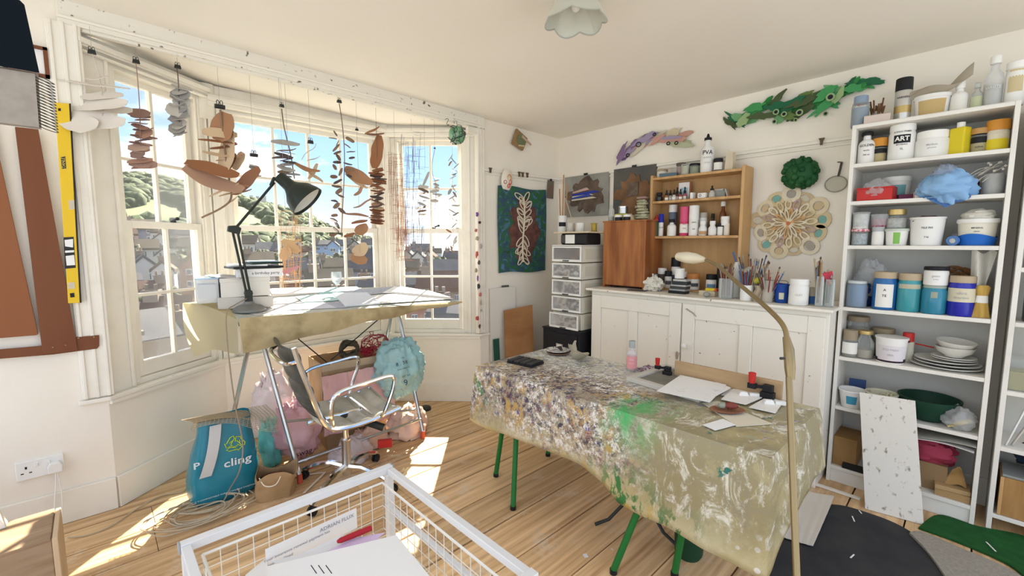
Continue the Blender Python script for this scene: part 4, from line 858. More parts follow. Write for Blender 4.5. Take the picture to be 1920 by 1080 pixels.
sheet('paper_sheet', 'white sheet sagging at the left end of the wire basket', 'paper', [P_(460, 1078, .49), P_(500, 1045, .49), P_(505, 1090, .49), P_(460, 1100, .49)], PAPER, .002)
# =================================================================== right-hand wall: cabinet, bookcases, pine rack
Z_ = Vector((0, 0, 1))
def cface(p, tilt=0):
    d = Vector((CO.x - p[0], CO.y - p[1], 0)).normalized(); d = Matrix.Rotation(tilt, 3, 'Z') @ d; return Z_.cross(d), d     # right, towards the room
PROF = {
 'jar': lambda r, h: [(r * .92, 0), (r, h * .04), (r, h * .86), (r * .93, h * .93), (r * .9, h)],
 'tub': lambda r, h: [(r * .86, 0), (r * .88, h * .03), (r * .99, h * .93), (r * 1.04, h * .935), (r * 1.04, h)],
 'bowl': lambda r, h: [(r * .7, 0), (r * .74, h * .04), (r * .98, h * .9), (r * 1.05, h * .92), (r * 1.05, h)],
 'bottle': lambda r, h: [(r * .95, 0), (r, h * .03), (r, h * .66), (r * .85, h * .76), (r * .45, h * .85), (r * .42, h)],
 'squat': lambda r, h: [(r * .9, 0), (r, h * .1), (r, h * .62), (r * .6, h * .85), (r * .55, h)],
 'can': lambda r, h: [(r * .97, 0), (r, h * .02), (r, h * .96), (r * .9, h)],
}
PAL = {}
def C_(c, rough=.4):
    k = tuple(round(v, 3) for v in c) + (rough,)
    if k not in PAL: PAL[k] = mat('paint_%d' % len(PAL), c, rough)
    return PAL[k]
def container(lab, cat, p, r, h, shape='jar', body=None, lid=None, lidh=.18, lidr=1.02, band=None, bandz=(.15, .7), arc=2.2, words=(), fill=None, fillh=.8, name=None, group=None, n=22, sy=1, capshape=None):
    """round container: body, lid, label band bent round it, lettering on the band"""
    o = thing(name or cat.replace(' ', '_'), lab, cat, p, group=group); xr, d = cface(p); hb = h * (1 - lidh) if lid else h
    M = T3((0, 0, 0), xr, -d, Z_)
    g = G(); pr = PROF[shape](r, hb); open_top = lid is None and fill is None
    g.lathe(pr, n, M=M, sy=sy, cap=True)
    if open_top:
        g = G(); pin = [(a * .93, b) for a, b in pr[::-1]]; pin[-1] = (pin[-1][0], h * .04); g.lathe(pr + pin, n, M=M, sy=sy, cap=False); g.lathe([(0.0, h * .04), (pin[-1][0], h * .04)], n, M=M, sy=sy, cap=False); g.lathe([(0.0, 0), (pr[0][0], 0)], n, M=M, sy=sy, cap=False)
    ob('body', g, body or WHITEP, o, True)
    if fill:
        g = G(); g.lathe([(r * .86, h * .03), (r * .9, h * .06), (r * .9, hb * fillh), (0.001, hb * fillh)], n, M=M, sy=sy); ob('contents', g, fill, o, True)
    if lid:
        lr = {'bottle': .5, 'squat': .62}.get(shape, 1) * r * lidr; g = G()
        if capshape == 'nozzle': g.lathe([(lr, hb - .002), (lr, hb + h * lidh * .35), (lr * .5, hb + h * lidh * .45), (lr * .22, h), (0.0005, h)], n, M=M, sy=sy)
        elif capshape == 'dropper': g.lathe([(lr, hb - .002), (lr, hb + h * lidh * .4), (lr * .5, hb + h * lidh * .45), (lr * .55, h * .97), (lr * .2, h)], n, M=M, sy=sy)
        else: g.lathe([(lr, hb - .004), (lr * 1.02, hb + .002), (lr, h - .002), (lr * .94, h)], n, M=M, sy=sy)
        ob('lid', g, lid, o, True)
    if band:
        rr = lambda z: max((a for a, b in [(_interp(pr, z), 0)]), default=r)
        g = G(); z0, z1 = bandz[0] * hb, bandz[1] * hb
        g.grid(lambda u, v: M @ Vector(((_interp(pr, z0 + (z1 - z0) * v) + .0008) * math.sin((u - .5) * arc), -(_interp(pr, z0 + (z1 - z0) * v) + .0008) * math.cos((u - .5) * arc) * sy, z0 + (z1 - z0) * v)), 14, 2, .0004); ob('label_band', g, band, o, True)
    for w in words:
        s_, fz, fs, m_ = (list(w) + [INK])[:4]; rr = _interp(pr, fz * hb) + .0018
        text(s_, min(fs * h, 1.55 * rr / (.60 * len(s_))), T3((0, 0, fz * hb), xr, Z_, d), m_, o, cyl=rr, bold=.01)
    return o
def _interp(pr, z):
    for (r0, z0), (r1, z1) in zip(pr, pr[1:]):
        if z <= z1 and z1 > z0: return r0 + (r1 - r0) * (z - z0) / (z1 - z0)
    return pr[-1][0]
def on(xa, xb, yt, yb, X, z):
    """footprint from pixel extents: returns base point, radius, height"""
    p = px((xa + xb) / 2, (yt + yb) / 2, X); k = k_at(p); cs = k * F / (p - CO).length; return (X, p.y, z), (xb - xa) / 2 * k * cs * 1.04, (yb - yt) * k
def board(nm, a, b, m, par, bev=.0015): g = G(); g.bb(a, b); return ob(nm, g, m, par, bev=bev)
# ------------------------------------------------------------------ bookcase
SZ = [2.036, 1.83, 1.627, 1.385, 1.037, .751, .459, .10]
bc = thing('bookcase', 'tall white bookcase crammed with paint jars and tubs beside the panelled cabinet', 'bookcase', (3.22, .22, 0))
X0, X1, Y0, Y1 = -.145, .15, -.305, .305
for y in (Y0, Y1 - .018): board('side_panel', (X0, y, 0), (X1, y + .018, 2.036), SHELFW, bc)
for z in SZ: board('shelf', (X0 + .002, Y0 + (.018 if z < 2 else 0.0), z - .02), (X1 - .004, Y1 - (.018 if z < 2 else 0), z), SHELFW, bc) if z < 2 else board('shelf', (X0, Y0, z), (X1, Y1, z + .002), SHELFW, bc) and board('shelf', (X0 + .001, Y0 + .018, z - .018), (X1, Y1 - .018, z), SHELFW, bc)
board('back_panel', (X1 - .004, Y0, .02), (X1, Y1, 2.03), mat('hardboard_white', (.62, .61, .57), .7), bc); board('plinth', (X0 + .012, Y0 + .018, 0), (X0 + .026, Y1 - .018, .08), SHELFW, bc)
S = [z + .001 for z in SZ]; S[0] += .002
CL = lambda *a: GLASSJ
TAN = C_((.48, .38, .25)); ORG = C_((.62, .27, .04)); GOLDL = mat('gold_lid', (.55, .40, .16), .35, .7); KL = C_((.55, .40, .18), .7); WH = C_((.80, .79, .75)); CREAMP = C_((.74, .69, .58), .6); BLU = C_((.03, .12, .42)); GRY = C_((.42, .43, .43)); YEL = C_((.72, .58, .03)); LBL = C_((.80, .78, .72), .7)
def it(lab, cat, xs, ys, X, sh, shape, **kw):
    p, r, h = on(xs[0], xs[1], ys[0], ys[1], X, S[sh] if sh < 10 else sh - 10); return container(lab, cat, p, r, h, shape, **kw)
# top of the bookcase
o = it('clear glass jar of blue grey brushes with a red stick on the bookcase top', 'jar', (1596, 1631), (176, 233), 3.17, 0, 'jar', body=GLASSJ, fill=C_((.28, .36, .46)), lid=C_((.25, .32, .42)), lidh=.22, lidr=.8)
g = G(); g.rod((.0, .01, .12), (-.01, -.012, .165), .006); ob('stick', g, RED, o)
o = it('small pot of brown twigs on the bookcase top', 'pot', (1633, 1657), (198, 226), 3.22, 0, 'jar', body=C_((.35, .33, .27)))
g = G()
for i in range(14): a = rnd.random() * 6.3; g.rod((.015 * math.cos(a), .015 * math.sin(a), .02), (.035 * math.cos(a), .035 * math.sin(a), .10 + .05 * rnd.random()), .004, 5)
ob('twigs', g, C_((.16, .08, .04)), o)
slabbox('card_box', 'open pale card packet with pink print at the edge of the bookcase top', 'packet', (3.115, px(1645, 220, 3.115).y, S[0]), (.05, .11, .045), mat('card_pinkish', (.62, .52, .46), .7), R(8), (R(0), R(-14), R(5)))
it('silver aerosol can with black cap and gold band', 'can', (1677, 1711), (142, 222), 3.20, 0, 'can', body=mat('silver_can', (.62, .61, .58), .3, .6), lid=BLACK, lidh=.27, lidr=1, band=GOLDL, bandz=(.28, .5), arc=2.6, words=(('VARNISH', .75, .10),))
o = it('oval white tub with kraft label topped by a dry grey leaf', 'tub', (1712, 1783), (172, 214), 3.20, 0, 'tub', body=WH, lid=WH, lidh=.1, band=KL, bandz=(.12, .82), arc=1.7, sy=.75)
g = G(); g.grid(lambda u, v: (-.02 + .05 * math.sin(v * PI) * (u - .5), .10 - .24 * v, .115 + .075 * v * v + .03 * math.sin(u * 3 + v * 5) + .05 * max(0, v - .7)), 8, 20, .002); leaf = ob('dry_leaf', g, C_((.38, .33, .25), .8), None, True); tag(leaf, 'dry grey leaf curling up from the oval tub', 'leaf'); leaf.location = o.location
it('white plastic bottle with white cap beside the oval tub', 'bottle', (1782, 1817), (146, 206), 3.20, 0, 'bottle', body=WH, lid=WHITEP, lidh=.2, lidr=1.1, band=LBL, bandz=(.1, .6))
it('small clear bottle with pale green label', 'bottle', (1820, 1845), (146, 198), 3.20, 0, 'bottle', body=GLASSJ, fill=C_((.45, .46, .34)), fillh=.6, lid=GLASSJ, lidh=.15, band=C_((.52, .55, .36), .7), bandz=(.1, .6))
it('tall clear plastic bottle with white screw cap', 'bottle', (1845, 1884), (98, 194), 3.20, 0, 'bottle', body=CLEARP, fill=C_((.55, .54, .50), .3), fillh=.55, lid=WHITEP, lidh=.13, lidr=1.15, words=(('WHITE', .45, .1, C_((.7, .7, .7))),))
it('large white jar with a kraft paper label', 'jar', (1884, 1926), (108, 188), 3.20, 0, 'jar', body=WH, lid=WHITEP, lidh=.14, band=C_((.60, .50, .30), .7), bandz=(.35, .95), arc=1.5)
# shelf 1
it('white paint bottle lettered golden with a black cap', 'bottle', (1601, 1634), (247, 306), 3.15, 1, 'bottle', body=WH, lid=BLACK, lidh=.1, lidr=1.3, words=(('GOLDEN', .62, .13), ('acrylic', .45, .06), ('236 ml', .3, .06)))
it('orange lidded jar with black and yellow label beside the golden bottle', 'jar', (1634, 1664), (257, 303), 3.17, 1, 'jar', body=GLASSJ, fill=C_((.60, .42, .05)), lid=ORG, lidh=.3, band=BLACK, bandz=(.55, .95))
it('white acrylic primer tub lettered art', 'tub', (1665, 1717), (234, 300), 3.16, 1, 'jar', body=WH, lid=WHITEP, lidh=.16, lidr=.95, words=(('ACRYLIC PRIMER', .92, .075), ('MATERIALS', .50, .05), ('1L', .36, .08)), band=BLACK, bandz=(.55, .82), arc=1.25)
_p, _r, _h = on(1665, 1717, 234, 300, 3.16, S[1]); _x, _d = cface(_p)
text('ART', .17 * _h, T3(_p + Vector((0, 0, .57 * _h)) if False else Vector(_p) + Vector((0, 0, .575 * _h)), _x, Z_, _d), LBL, None, cyl=_r + .0026, bold=.03).name = 'primer_lettering'
bpy.data.objects['primer_lettering'].parent = [q for q in bpy.data.objects if q.get('label') == 'white acrylic primer tub lettered art'][0]; bpy.data.objects['primer_lettering'].location = -Vector(_p)
it('wide white screw top tub beside the primer', 'tub', (1714, 1781), (246, 295), 3.17, 1, 'jar', body=WH, lid=WHITEP, lidh=.25, lidr=.92, words=(('Medium', .6, .1, GRY), ('gel paste', .45, .07, GRY)))
p, r, h = on(1783, 1817, 228, 288, 3.16, S[1]); o = thing('bottle', 'square yellow bottle with a white cap', 'bottle', p, R(-30)); board('body', (-r * .8, -r, 0), (r * .8, r, h * .84), YEL, o, .006); g = G(); g.lathe([(r * .5, h * .84), (r * .5, h)], 14); ob('cap', g, WHITEP, o, True)
it('glass jar of ochre with an orange lid and dark label', 'jar', (1819, 1855), (237, 283), 3.17, 1, 'jar', body=GLASSJ, fill=C_((.52, .40, .12)), lid=C_((.50, .28, .1)), lidh=.2, band=BLACK, bandz=(.5, .95), words=(('ochre', .3, .1),))
it('big orange lidded paint jar with black and yellow label', 'jar', (1856, 1903), (221, 279), 3.17, 1, 'jar', body=C_((.72, .66, .50)), lid=ORG, lidh=.3, band=YEL, bandz=(.08, .55), words=(('GOLDEN', .8, .09, LBL),))
bpy.data.objects[-1] if False else None
# shelf 2
o = thing('storage_bin', 'red plastic storage bin', 'bin', (3.14, px(1644, 360, 3.14).y, S[2]), R(-6)); w = .155 / 2; g = G()
for a, b in (((-.045, -w, 0), (.045, w, .003)), ((-.045, -w, 0), (-.042, w, .07)), ((.042, -w, 0), (.045, w, .07)), ((-.045, -w, 0), (.045, -w + .003, .07)), ((-.045, w - .003, 0), (.045, w, .07))): g.bb(a, b)
ob('bin_shell', g, RED, o, bev=.002); board('rim', (-.05, -w - .005, .064), (-.043, w + .005, .07), RED, o); g = crumple((0, 0, .055), (.05, .06, .055), 31, .4); ob('clear_wrapping', g, CLEARP, o, True)
it('white tub with teal label behind the red bin', 'tub', (1655, 1708), (327, 372), 3.27, 2, 'tub', body=WH, lid=WHITEP, lidh=.15, band=C_((.18, .40, .42)), bandz=(.2, .75), arc=1.4)
slabbox('bundle', 'purple wrapped bundle between the red bin and white tray', 'bundle', (3.22, px(1698, 358, 3.22).y, S[2]), (.06, .07, .03), C_((.20, .05, .12)), R(20))
o = thing('tray', 'white card tray with small packets', 'tray', (3.15, px(1732, 355, 3.15).y, S[2]), R(10)); board('tray_base', (-.04, -.035, 0), (.04, .035, .035), CREAMP, o); board('packet', (-.02, -.028, .036), (.02, -.004, .085), WH, o); board('packet', (-.03, .006, .036), (.02, .03, .055), TAN, o)
c = px(1773, 352, 3.10); BLUEF = film('blue_film', (.35, .62, .95), .62, .18, .6); o = thing('plastic_bag', 'crumpled blue plastic bag hanging over the shelf edge', 'bag', tuple(c)); g = crumple((0, 0, 0), (.06, .095, .075), 41, .5, 40, 26); zs_ = S[2] - c.z; g.v = [(min(x, -.03) if z < zs_ else x, y - .25 * max(0, -z), z) for x, y, z in g.v]; ob('bag_body', g, BLUEF, o, True, ang=80)
g = crumple((.01, .005, .065), (.045, .05, .045), 42, .6, 24, 16); ob('bag_neck', g, film('blue_grey_film', (.55, .65, .80), .4, .2, .6), o, True)
it('dark red squat bottle behind the blue bag', 'bottle', (1812, 1842), (334, 361), 3.20, 2, 'squat', body=C_((.16, .02, .03), .2), lid=C_((.16, .02, .03)), lidh=.2)
it('clear jar of grey fluff at the end of the shelf', 'jar', (1846, 1892), (318, 357), 3.18, 2, 'jar', body=CLEARP, fill=mat('grey_fluff', (.42, .40, .36), .9, col2=(.6, .58, .53), ns=60), fillh=1.0)
o = thing('dried_stems', 'white dried branching stems laid over the jar of fluff', 'dried stems', tuple(px(1840, 335, 3.17))); g = G(); a = random.Random(9)
for i in range(10):
    y0 = .06 - .01 * i; z0 = a.uniform(-.03, .02); y0 *= .7; g.tube([(a.uniform(-.03, .03), y0, z0), (a.uniform(-.03, .03), y0 - .03, z0 + .03), (a.uniform(-.03, .03), y0 - .065, z0 + .05 + a.uniform(-.01, .02))], .0016, 5); g.blob((a.uniform(-.03, .03), y0 - .065, z0 + .055), .006, 6, 5)
ob('stems', g, CREAMP, o, True)
# shelf 3
it('clear jar of grey scraps with red checked lid', 'jar', (1590, 1620), (425, 455), 3.14, 3, 'jar', body=GLASSJ, fill=mat('scraps_grey', (.30, .36, .40), .6, col2=(.6, .62, .62), ns=90), lid=mat('checked_lid', (.55, .08, .10), .5, col2=(.75, .6, .6), ns=120, lo=.45, hi=.55), lidh=.12, lidr=1.1)
it('clear plastic tub of silver scraps on the checked lid', 'tub', (1592, 1624), (389, 422), 13.14 - 10, 10 + S[3] + .083, 'tub', body=CLEARP, fill=mat('scraps_silver', (.45, .46, .42), .5, col2=(.75, .75, .7), ns=80), fillh=.9)
it('small white jar with grey lid and barcode label', 'jar', (1635, 1658), (421, 455), 3.14, 3, 'jar', body=WH, lid=GRY, lidh=.2, band=LBL, bandz=(.1, .8), arc=1.2)
it('clear tub of dark red beads on the small white jar', 'tub', (1633, 1666), (396, 421), 3.16, 10 + S[3] + .095, 'tub', body=CLEARP, fill=mat('beads_red', (.22, .04, .07), .4, col2=(.5, .3, .35), ns=90), fillh=.7)
it('white tub with green and teal print', 'tub', (1660, 1703), (424, 455), 3.15, 3, 'tub', body=WH, lid=C_((.55, .60, .52)), lidh=.1, lidr=1.08, band=C_((.22, .48, .10)), bandz=(.1, .85), arc=.6)
it('glass jar of white pebbles with gold lid on the green printed tub', 'jar', (1661, 1702), (387, 423), 3.17, 10 + S[3] + .089, 'squat', body=GLASSJ, fill=mat('pebbles', (.70, .68, .64), .7, col2=(.45, .43, .4), ns=50), fillh=.7, lid=GOLDL, lidh=.25, lidr=1.4)
o = it('white ribbed bucket full of oddments', 'bucket', (1705, 1771), (404, 456), 3.16, 3, 'tub', body=WH, words=(('TILE FIX', .62, .09), ('5 kg', .3, .07))); 
g = G(); [g.lathe([(.085 + .0 * k, 0), (.089, .004), (.085, .008)], 22, (0, 0, .10 + .011 * k), cap=False) for k in range(3)]; 
for k, (dx, dy) in enumerate(((.02, .03), (-.03, -.02), (.01, -.04))): pass
g = G(); g.blob((0, 0, .125), (.06, .06, .025), 14, 8, .5, 4, 3); ob('contents', g, C_((.16, .06, .08)), o, True)
o = thing('tape_roll', 'small roll of blue tape lying on the shelf', 'tape', (3.12, px(1787, 448, 3.12).y, S[3] + .024), rot=(0, R(80), R(-25))); g = G(); g.lathe([(.014, -.008), (.024, -.008), (.024, .008), (.014, .008), (.014, -.008)], 20, cap=False); ob('roll', g, C_((.10, .22, .50)), o, True); g = G(); g.lathe([(.0, .009), (.012, .009), (.013, -.004)], 20, cap=False); ob('core', g, WH, o, True)
it('small clear pot behind the blue tape', 'pot', (1785, 1804), (418, 440), 3.26, 3, 'jar', body=CLEARP, fill=C_((.45, .45, .42)))
o = it('big white and blue plastic tub with pale lid cloth', 'tub', (1808, 1884), (404, 454), 3.17, 3, 'tub', body=C_((.78, .74, .62)), lid=WHITEP, lidh=.12, lidr=1.06, words=(('MINERAL', .74, .08), ('plaster', .6, .06)))
p, r, h = on(1808, 1884, 404, 454, 3.17, S[3]); xr, d = cface(p); M = T3((0, 0, 0), xr, -d, Z_); pr = PROF['tub'](r, h * .88)
g = G(); g.grid(lambda u, v: M @ Vector(((_interp(pr, h * .02) + .003 + .012 * v * .6) * math.sin((u - .5) * 4.4), -(_interp(pr, h * .02) + .003 + .012 * v * .6) * math.cos((u - .5) * 4.4), h * (.01 + v * (.36 + .07 * math.sin((u - .5) * 9 + 2))))), 30, 6, .0006); ob('blue_wave', g, C_((.02, .14, .52)), o, True)
g = crumple((0, 0, h * 1.12), (r * .95, r * .8, .03), 51, .4, 24, 14); ob('cloth', g, C_((.72, .70, .62), .8), o, True)
# shelf 4: the blue jars
it('glass jar of sky blue pigment with white lid', 'jar', (1580, 1619), (528, 577), 3.13, 4, 'jar', body=GLASSJ, fill=C_((.12, .26, .46), .5), fillh=.95, lid=C_((.55, .60, .60)), lidh=.08, lidr=.88)
it('dark navy pot behind the sky blue jar', 'jar', (1614, 1640), (530, 572), 3.24, 4, 'jar', body=C_((.015, .04, .16)), lid=C_((.015, .04, .16)), lidh=.1)
o = thing('plastic_bag', 'crinkled clear plastic bag behind the sky blue jar', 'bag', (3.26, px(1612, 505, 3.26).y, S[4])); ob('bag_body', crumple((0, 0, .13), (.05, .07, .12), 61, .5, 30, 20, flat=0), CLEARP, o, True, ang=80)
it('blue paint jar with torn white label and tan lid', 'jar', (1636, 1681), (512, 582), 3.14, 4, 'jar', body=C_((.02, .13, .36), .2), lid=TAN, lidh=.15, lidr=.95, band=LBL, bandz=(.08, .8), arc=1.5, words=(('A', .62, .09), ('TE', .44, .09)))
it('turquoise paint jar with tan lid and masking tape', 'jar', (1682, 1727), (513, 584), 3.14, 4, 'jar', body=C_((.05, .30, .34), .2), lid=TAN, lidh=.16, lidr=.95, band=C_((.50, .47, .34), .7), bandz=(.72, .86), arc=2.0)
p, r, h = on(1727, 1775, 534, 587, 3.13, S[4]); container('deep turquoise jar under the small white pot', 'jar', p, r, h, 'jar', body=C_((.03, .22, .33), .2), lid=C_((.35, .40, .34)), lidh=.08, lidr=.9, band=C_((.34, .37, .28), .7), bandz=(.62, .85), arc=.5)
container('small white pot with black lid on the deep turquoise jar', 'pot', (p[0], p[1], p[2] + h), r * .96, .095, 'jar', body=WH, lid=BLACK, lidh=.15, words=(('gesso', .6, .15, GRY), ('artist', .4, .1, GRY)))
it('ultramarine jar with tan lid and wide cream label', 'jar', (1777, 1829), (517, 592), 3.13, 4, 'jar', body=C_((.02, .025, .36), .25), lid=TAN, lidh=.15, lidr=.95, band=C_((.66, .60, .44), .8), bandz=(.42, .82), arc=2.8, words=(('ultra', .68, .1, GRY), ('marine', .55, .1, GRY)))
o = thing('straw_brush', 'wide straw bristle paintbrush with white band standing on its bristles', 'brush', (3.115, px(1843, 590, 3.115).y, S[4]), R(10)); g = G(); g.grid(lambda u, v: (.012 * math.cos(2 * PI * u), (.034 - .012 * v) * math.sin(2 * PI * u) * (1 + .06 * math.sin(u * 40)), .075 * v), 30, 6); ob('bristles', g, mat('straw', (.58, .38, .10), .8, col2=(.40, .25, .06), ns=60, stretch=(1, 1, .1)), o, True); g = G(); g.lathe([(.023, 0), (.02, .035)], 16, (0, 0, .072), sx=.55); ob('band', g, WH, o, True); g = G(); g.lathe([(.02, 0), (.026, .04), (.018, .05)], 16, (0, 0, .107), sx=.5); ob('top_bristles', g, MATS['straw'], o, True)
o = thing('cloth', 'crumpled white cloth hanging at the bookcase side above the straw brush', 'cloth', (3.16, px(1858, 505, 3.16).y, S[3] - .025)); g = G(); g.grid(lambda u, v: (.03 * math.sin(u * 6 + v * 2), (u - .5) * (.085 - .04 * v) + .012 * v, -.005 - .21 * v + .01 * math.sin(u * 9)), 14, 14, .002); ob('cloth_body', g, C_((.72, .70, .64), .8), o, True)
o = thing('twig_bundle', 'bundle of brown twisted twigs behind the white pot', 'twigs', (3.27, px(1785, 500, 3.27).y, S[4] + .12)); g = G(); a = random.Random(8)
for i in range(12): g.tube(spline([(a.uniform(-.02, .02), .12, a.uniform(-.01, .04)), (a.uniform(-.02, .02), .03, a.uniform(.05, .11)), (a.uniform(-.02, .02), -.05, a.uniform(.06, .12)), (a.uniform(-.02, .02), -.11, a.uniform(0, .07))], 5), .0035, 5)
ob('twigs', g, C_((.24, .11, .04), .8), o, True); board('support', (-.02, -.08, -.12), (.02, .09, .03), C_((.20, .14, .09)), o)
slabbox('folded_cloth', 'dark blue folded cloth behind the turquoise jars', 'cloth', (3.28, px(1705, 510, 3.28).y, S[4]), (.06, .10, .16), C_((.02, .07, .14), .8), 0)
# shelf 5
it('small corked glass jar with paper label', 'jar', (1571, 1601), (622, 672), 3.12, 5, 'jar', body=GLASSJ, fill=C_((.30, .25, .18), .6), lid=C_((.32, .26, .18)), lidh=.35, lidr=.9, band=LBL, bandz=(.2, .85))
it('tall dusty glass jar behind the small labelled jar', 'jar', (1578, 1617), (598, 668), 3.24, 5, 'jar', body=GLASSJ, fill=C_((.25, .24, .18)), lid=C_((.28, .22, .15)), lidh=.12)
it('clip top glass jar half full of beige powder', 'jar', (1604, 1639), (620, 672), 3.14, 5, 'squat', body=GLASSJ, fill=C_((.42, .36, .26)), fillh=.35, lid=GOLDL, lidh=.1, lidr=1.3)
it('brown glass jar behind the clip top jar', 'jar', (1634, 1676), (610, 662), 3.28, 5, 'jar', body=GLASSJ, fill=C_((.28, .22, .13)), lid=C_((.33, .27, .17)), lidh=.15)
o = it('white tub of dark paint with a stirring stick', 'tub', (1640, 1700), (637, 685), 3.13, 5, 'tub', body=WH, fill=C_((.04, .02, .03)), fillh=.93, band=C_((.70, .66, .68), .7), bandz=(.12, .7), arc=2.0, words=(('ECO PAINT', .55, .1, GRY), ('lillith', .35, .1, GRY)))
g = G(); g.rod((0, .03, .075), (.0, -.075, .125), .006); ob('stick', g, C_((.10, .04, .03)), o)
it('cream bottle with a red cap behind the paint tub', 'bottle', (1690, 1714), (622, 676), 3.22, 5, 'can', body=C_((.58, .54, .44)), lid=RED, lidh=.3, lidr=.9)
PORC = mat('dusty_porcelain', (.70, .69, .63), .25); pp = px(1778, 672, 3.185).y
for i, (r, z) in enumerate(((.142, 0), (.130, .014), (.122, .028))):
    g = G(); g.lathe([(r * .6, 0), (r * .65, .003), (r, .014), (r * .995, .017), (r * .64, .007), (0.0, .007)], 40); q_ = tag(ob('plate', g, PORC, smooth=True), ('large white dinner plate at the bottom of the plate stack', 'white dinner plate in the middle of the plate stack', 'white plate third from the shelf in the plate stack')[i], 'plate', 'stacked plates'); q_.location = (3.215, pp + .006 * i, S[5] + z)
for i in range(2):
    g = G(); g.lathe([(.05, 0), (.054, .003), (.086, .010), (.085, .013), (.05, .007), (0., .007)], 36); q_ = tag(ob('side_plate', g, PORC, smooth=True), ('white side plate under the upper side plate', 'white side plate directly under the bowls')[i], 'plate', 'stacked plates'); q_.location = (3.205, pp - .02, S[5] + .043 + .009 * i)
for i in range(2):
    g = G(); g.lathe([(.035, 0), (.038, .006), (.066, .025), (.078, .052), (.076, .053), (.062, .028), (.03, .012), (0, .012)], 36); q_ = tag(ob('bowl', g, PORC, smooth=True), ('white porcelain bowl resting on the side plates', 'topmost white bowl tilted in the lower bowl')[i], 'bowl', 'stacked bowls'); q_.location = (3.20, pp - .02, S[5] + .062 + .03 * i); q_.rotation_euler = (R(4) * i, R(-4) * i, 0)
g = G(); g.rod((3.24, px(1712, 640, 3.24).y, S[5] + .10), (3.26, px(1752, 648, 3.26).y, S[5] + .085), .004); tag(ob('red_rod', g, RED), 'thin red rod resting behind the bowls', 'rod')
# shelf 6
it('oval white margarine tub with blue patch', 'tub', (1572, 1622), (721, 755), 3.12, 6, 'bowl', body=WH, band=C_((.06, .30, .46)), bandz=(.25, .7), arc=.9)
o = it('cream ice cream tub of paint tubes lettered mackies', 'tub', (1623, 1684), (714, 752), 3.14, 6, 'tub', body=C_((.66, .64, .48)), words=(("MACKIE'S", .62, .17), ('traditional', .36, .12), ('ICE CREAM', .18, .14)))
g = G(); a = random.Random(3)
for i in range(8): x, y = a.uniform(-.03, .03), a.uniform(-.04, .04); g.rod((x, y, .05), (x + a.uniform(-.03, .03), y + a.uniform(-.04, .04), .11), .005, 6)
ob('tubes', g, C_((.55, .50, .35)), o)
o = thing('dark_bowl', 'large dark green bowl lying in the shadows of the lower shelf', 'bowl', (3.20, px(1740, 765, 3.20).y, S[6])); g = G(); g.lathe([(.06, 0), (.09, .02), (.125, .09), (.13, .12), (.122, .12), (.08, .03), (0, .025)], 28); ob('bowl_body', g, C_((.012, .05, .03), .5), o, True)
o = thing('plastic_bag', 'clear plastic bag of yellow card strips', 'bag', (3.13, px(1808, 775, 3.13).y, S[6])); ob('bag_body', crumple((0, 0, .055), (.05, .06, .055), 71, .5, 30, 20, flat=0), CLEARP, o, True, ang=80); g = G()
for i in range(5): g.rod((-.03, .035 - .012 * i, .012 + .006 * i), (-.02, -.02 - .006 * i, .05 + .004 * i), .007, 5)
ob('card_strips', g, C_((.62, .52, .20), .7), o)
slabbox('blue_card', 'dark blue folded card standing behind the margarine tub', 'card', (3.27, px(1607, 728, 3.27).y, S[6]), (.01, .08, .13), C_((.05, .09, .22)), R(10))
# bottom shelf
slabbox('wooden_crate', 'brown card box at the bottom of the bookcase', 'box', (3.20, px(1588, 835, 3.20).y, S[7]), (.20, .11, .17), mat('brown_box', (.34, .20, .08), .8, col2=(.28, .16, .06), ns=8), R(0))
slabbox('black_tin', 'flat black tin in front of the brown box', 'tin', (3.09, px(1600, 873, 3.09).y, S[7]), (.03, .10, .03), C_((.02, .02, .02)), 0)
o = thing('cloth_bundle', 'crumpled dark pink cloth on the bottom shelf behind the leaning board', 'cloth', (3.19, px(1745, 855, 3.19).y, S[7])); ob('cloth_body', crumple((0, 0, .20), (.06, .085, .075), 81, .5, 30, 20, flat=.06), C_((.38, .05, .09), .7), o, True); board('support', (-.05, -.07, 0), (.05, .07, .14), C_((.30, .20, .1), .8), o)
for i, (lab, y0, z, th, m_) in enumerate((('thick offcut plank lying on the bottom shelf', 0, .02, .035, C_((.40, .26, .12), .7)), ('upper offcut plank on the bottom shelf', .01, .062, .022, C_((.46, .31, .15), .7)))): slabbox('plank_offcut', lab, 'plank', (3.14, px(1790, 905, 3.14).y + y0, S[7] + (0 if i == 0 else .036)), (.10, .13, th), m_, R(6 * i))
o = thing('paper_scrap', 'curled brown paper scrap on the plank offcuts', 'paper', (3.13, px(1795, 875, 3.13).y, S[7] + .06)); g = G(); g.grid(lambda u, v: (.02 * math.sin(v * 4), (u - .5) * .08 * (1 - .6 * v), .10 * v + .01 * math.sin(u * 5)), 8, 8, .002); ob('scrap', g, C_((.42, .26, .10), .8), o, True)
for i in range(2):
    g = G(); g.grid(lambda u, v: ((v - .5) * .2, (u - .5) * (.22 + .02 * i), .012 * math.sin(u * 3 + i)), 12, 8, .004); q_ = tag(ob('grey_tray', g, C_((.34, .34, .30) if i else (.62, .60, .55), .6), smooth=True), ('pale flat tray under the grey tray on the bottom shelf', 'grey flat tray slung above the pink cloth')[i], 'tray'); q_.location = (3.16, px(1770, 820, 3.16).y, S[7] + .275 + .018 * i)
g = G(); g.bb((-.004, -.004, 0), (.004, .004, .26)); tag(ob('stick_prop', g, C_((.3, .2, .1))), 'short stick propping up the flat trays', 'stick').location = (3.24, px(1770, 820, 3.16).y, S[7])
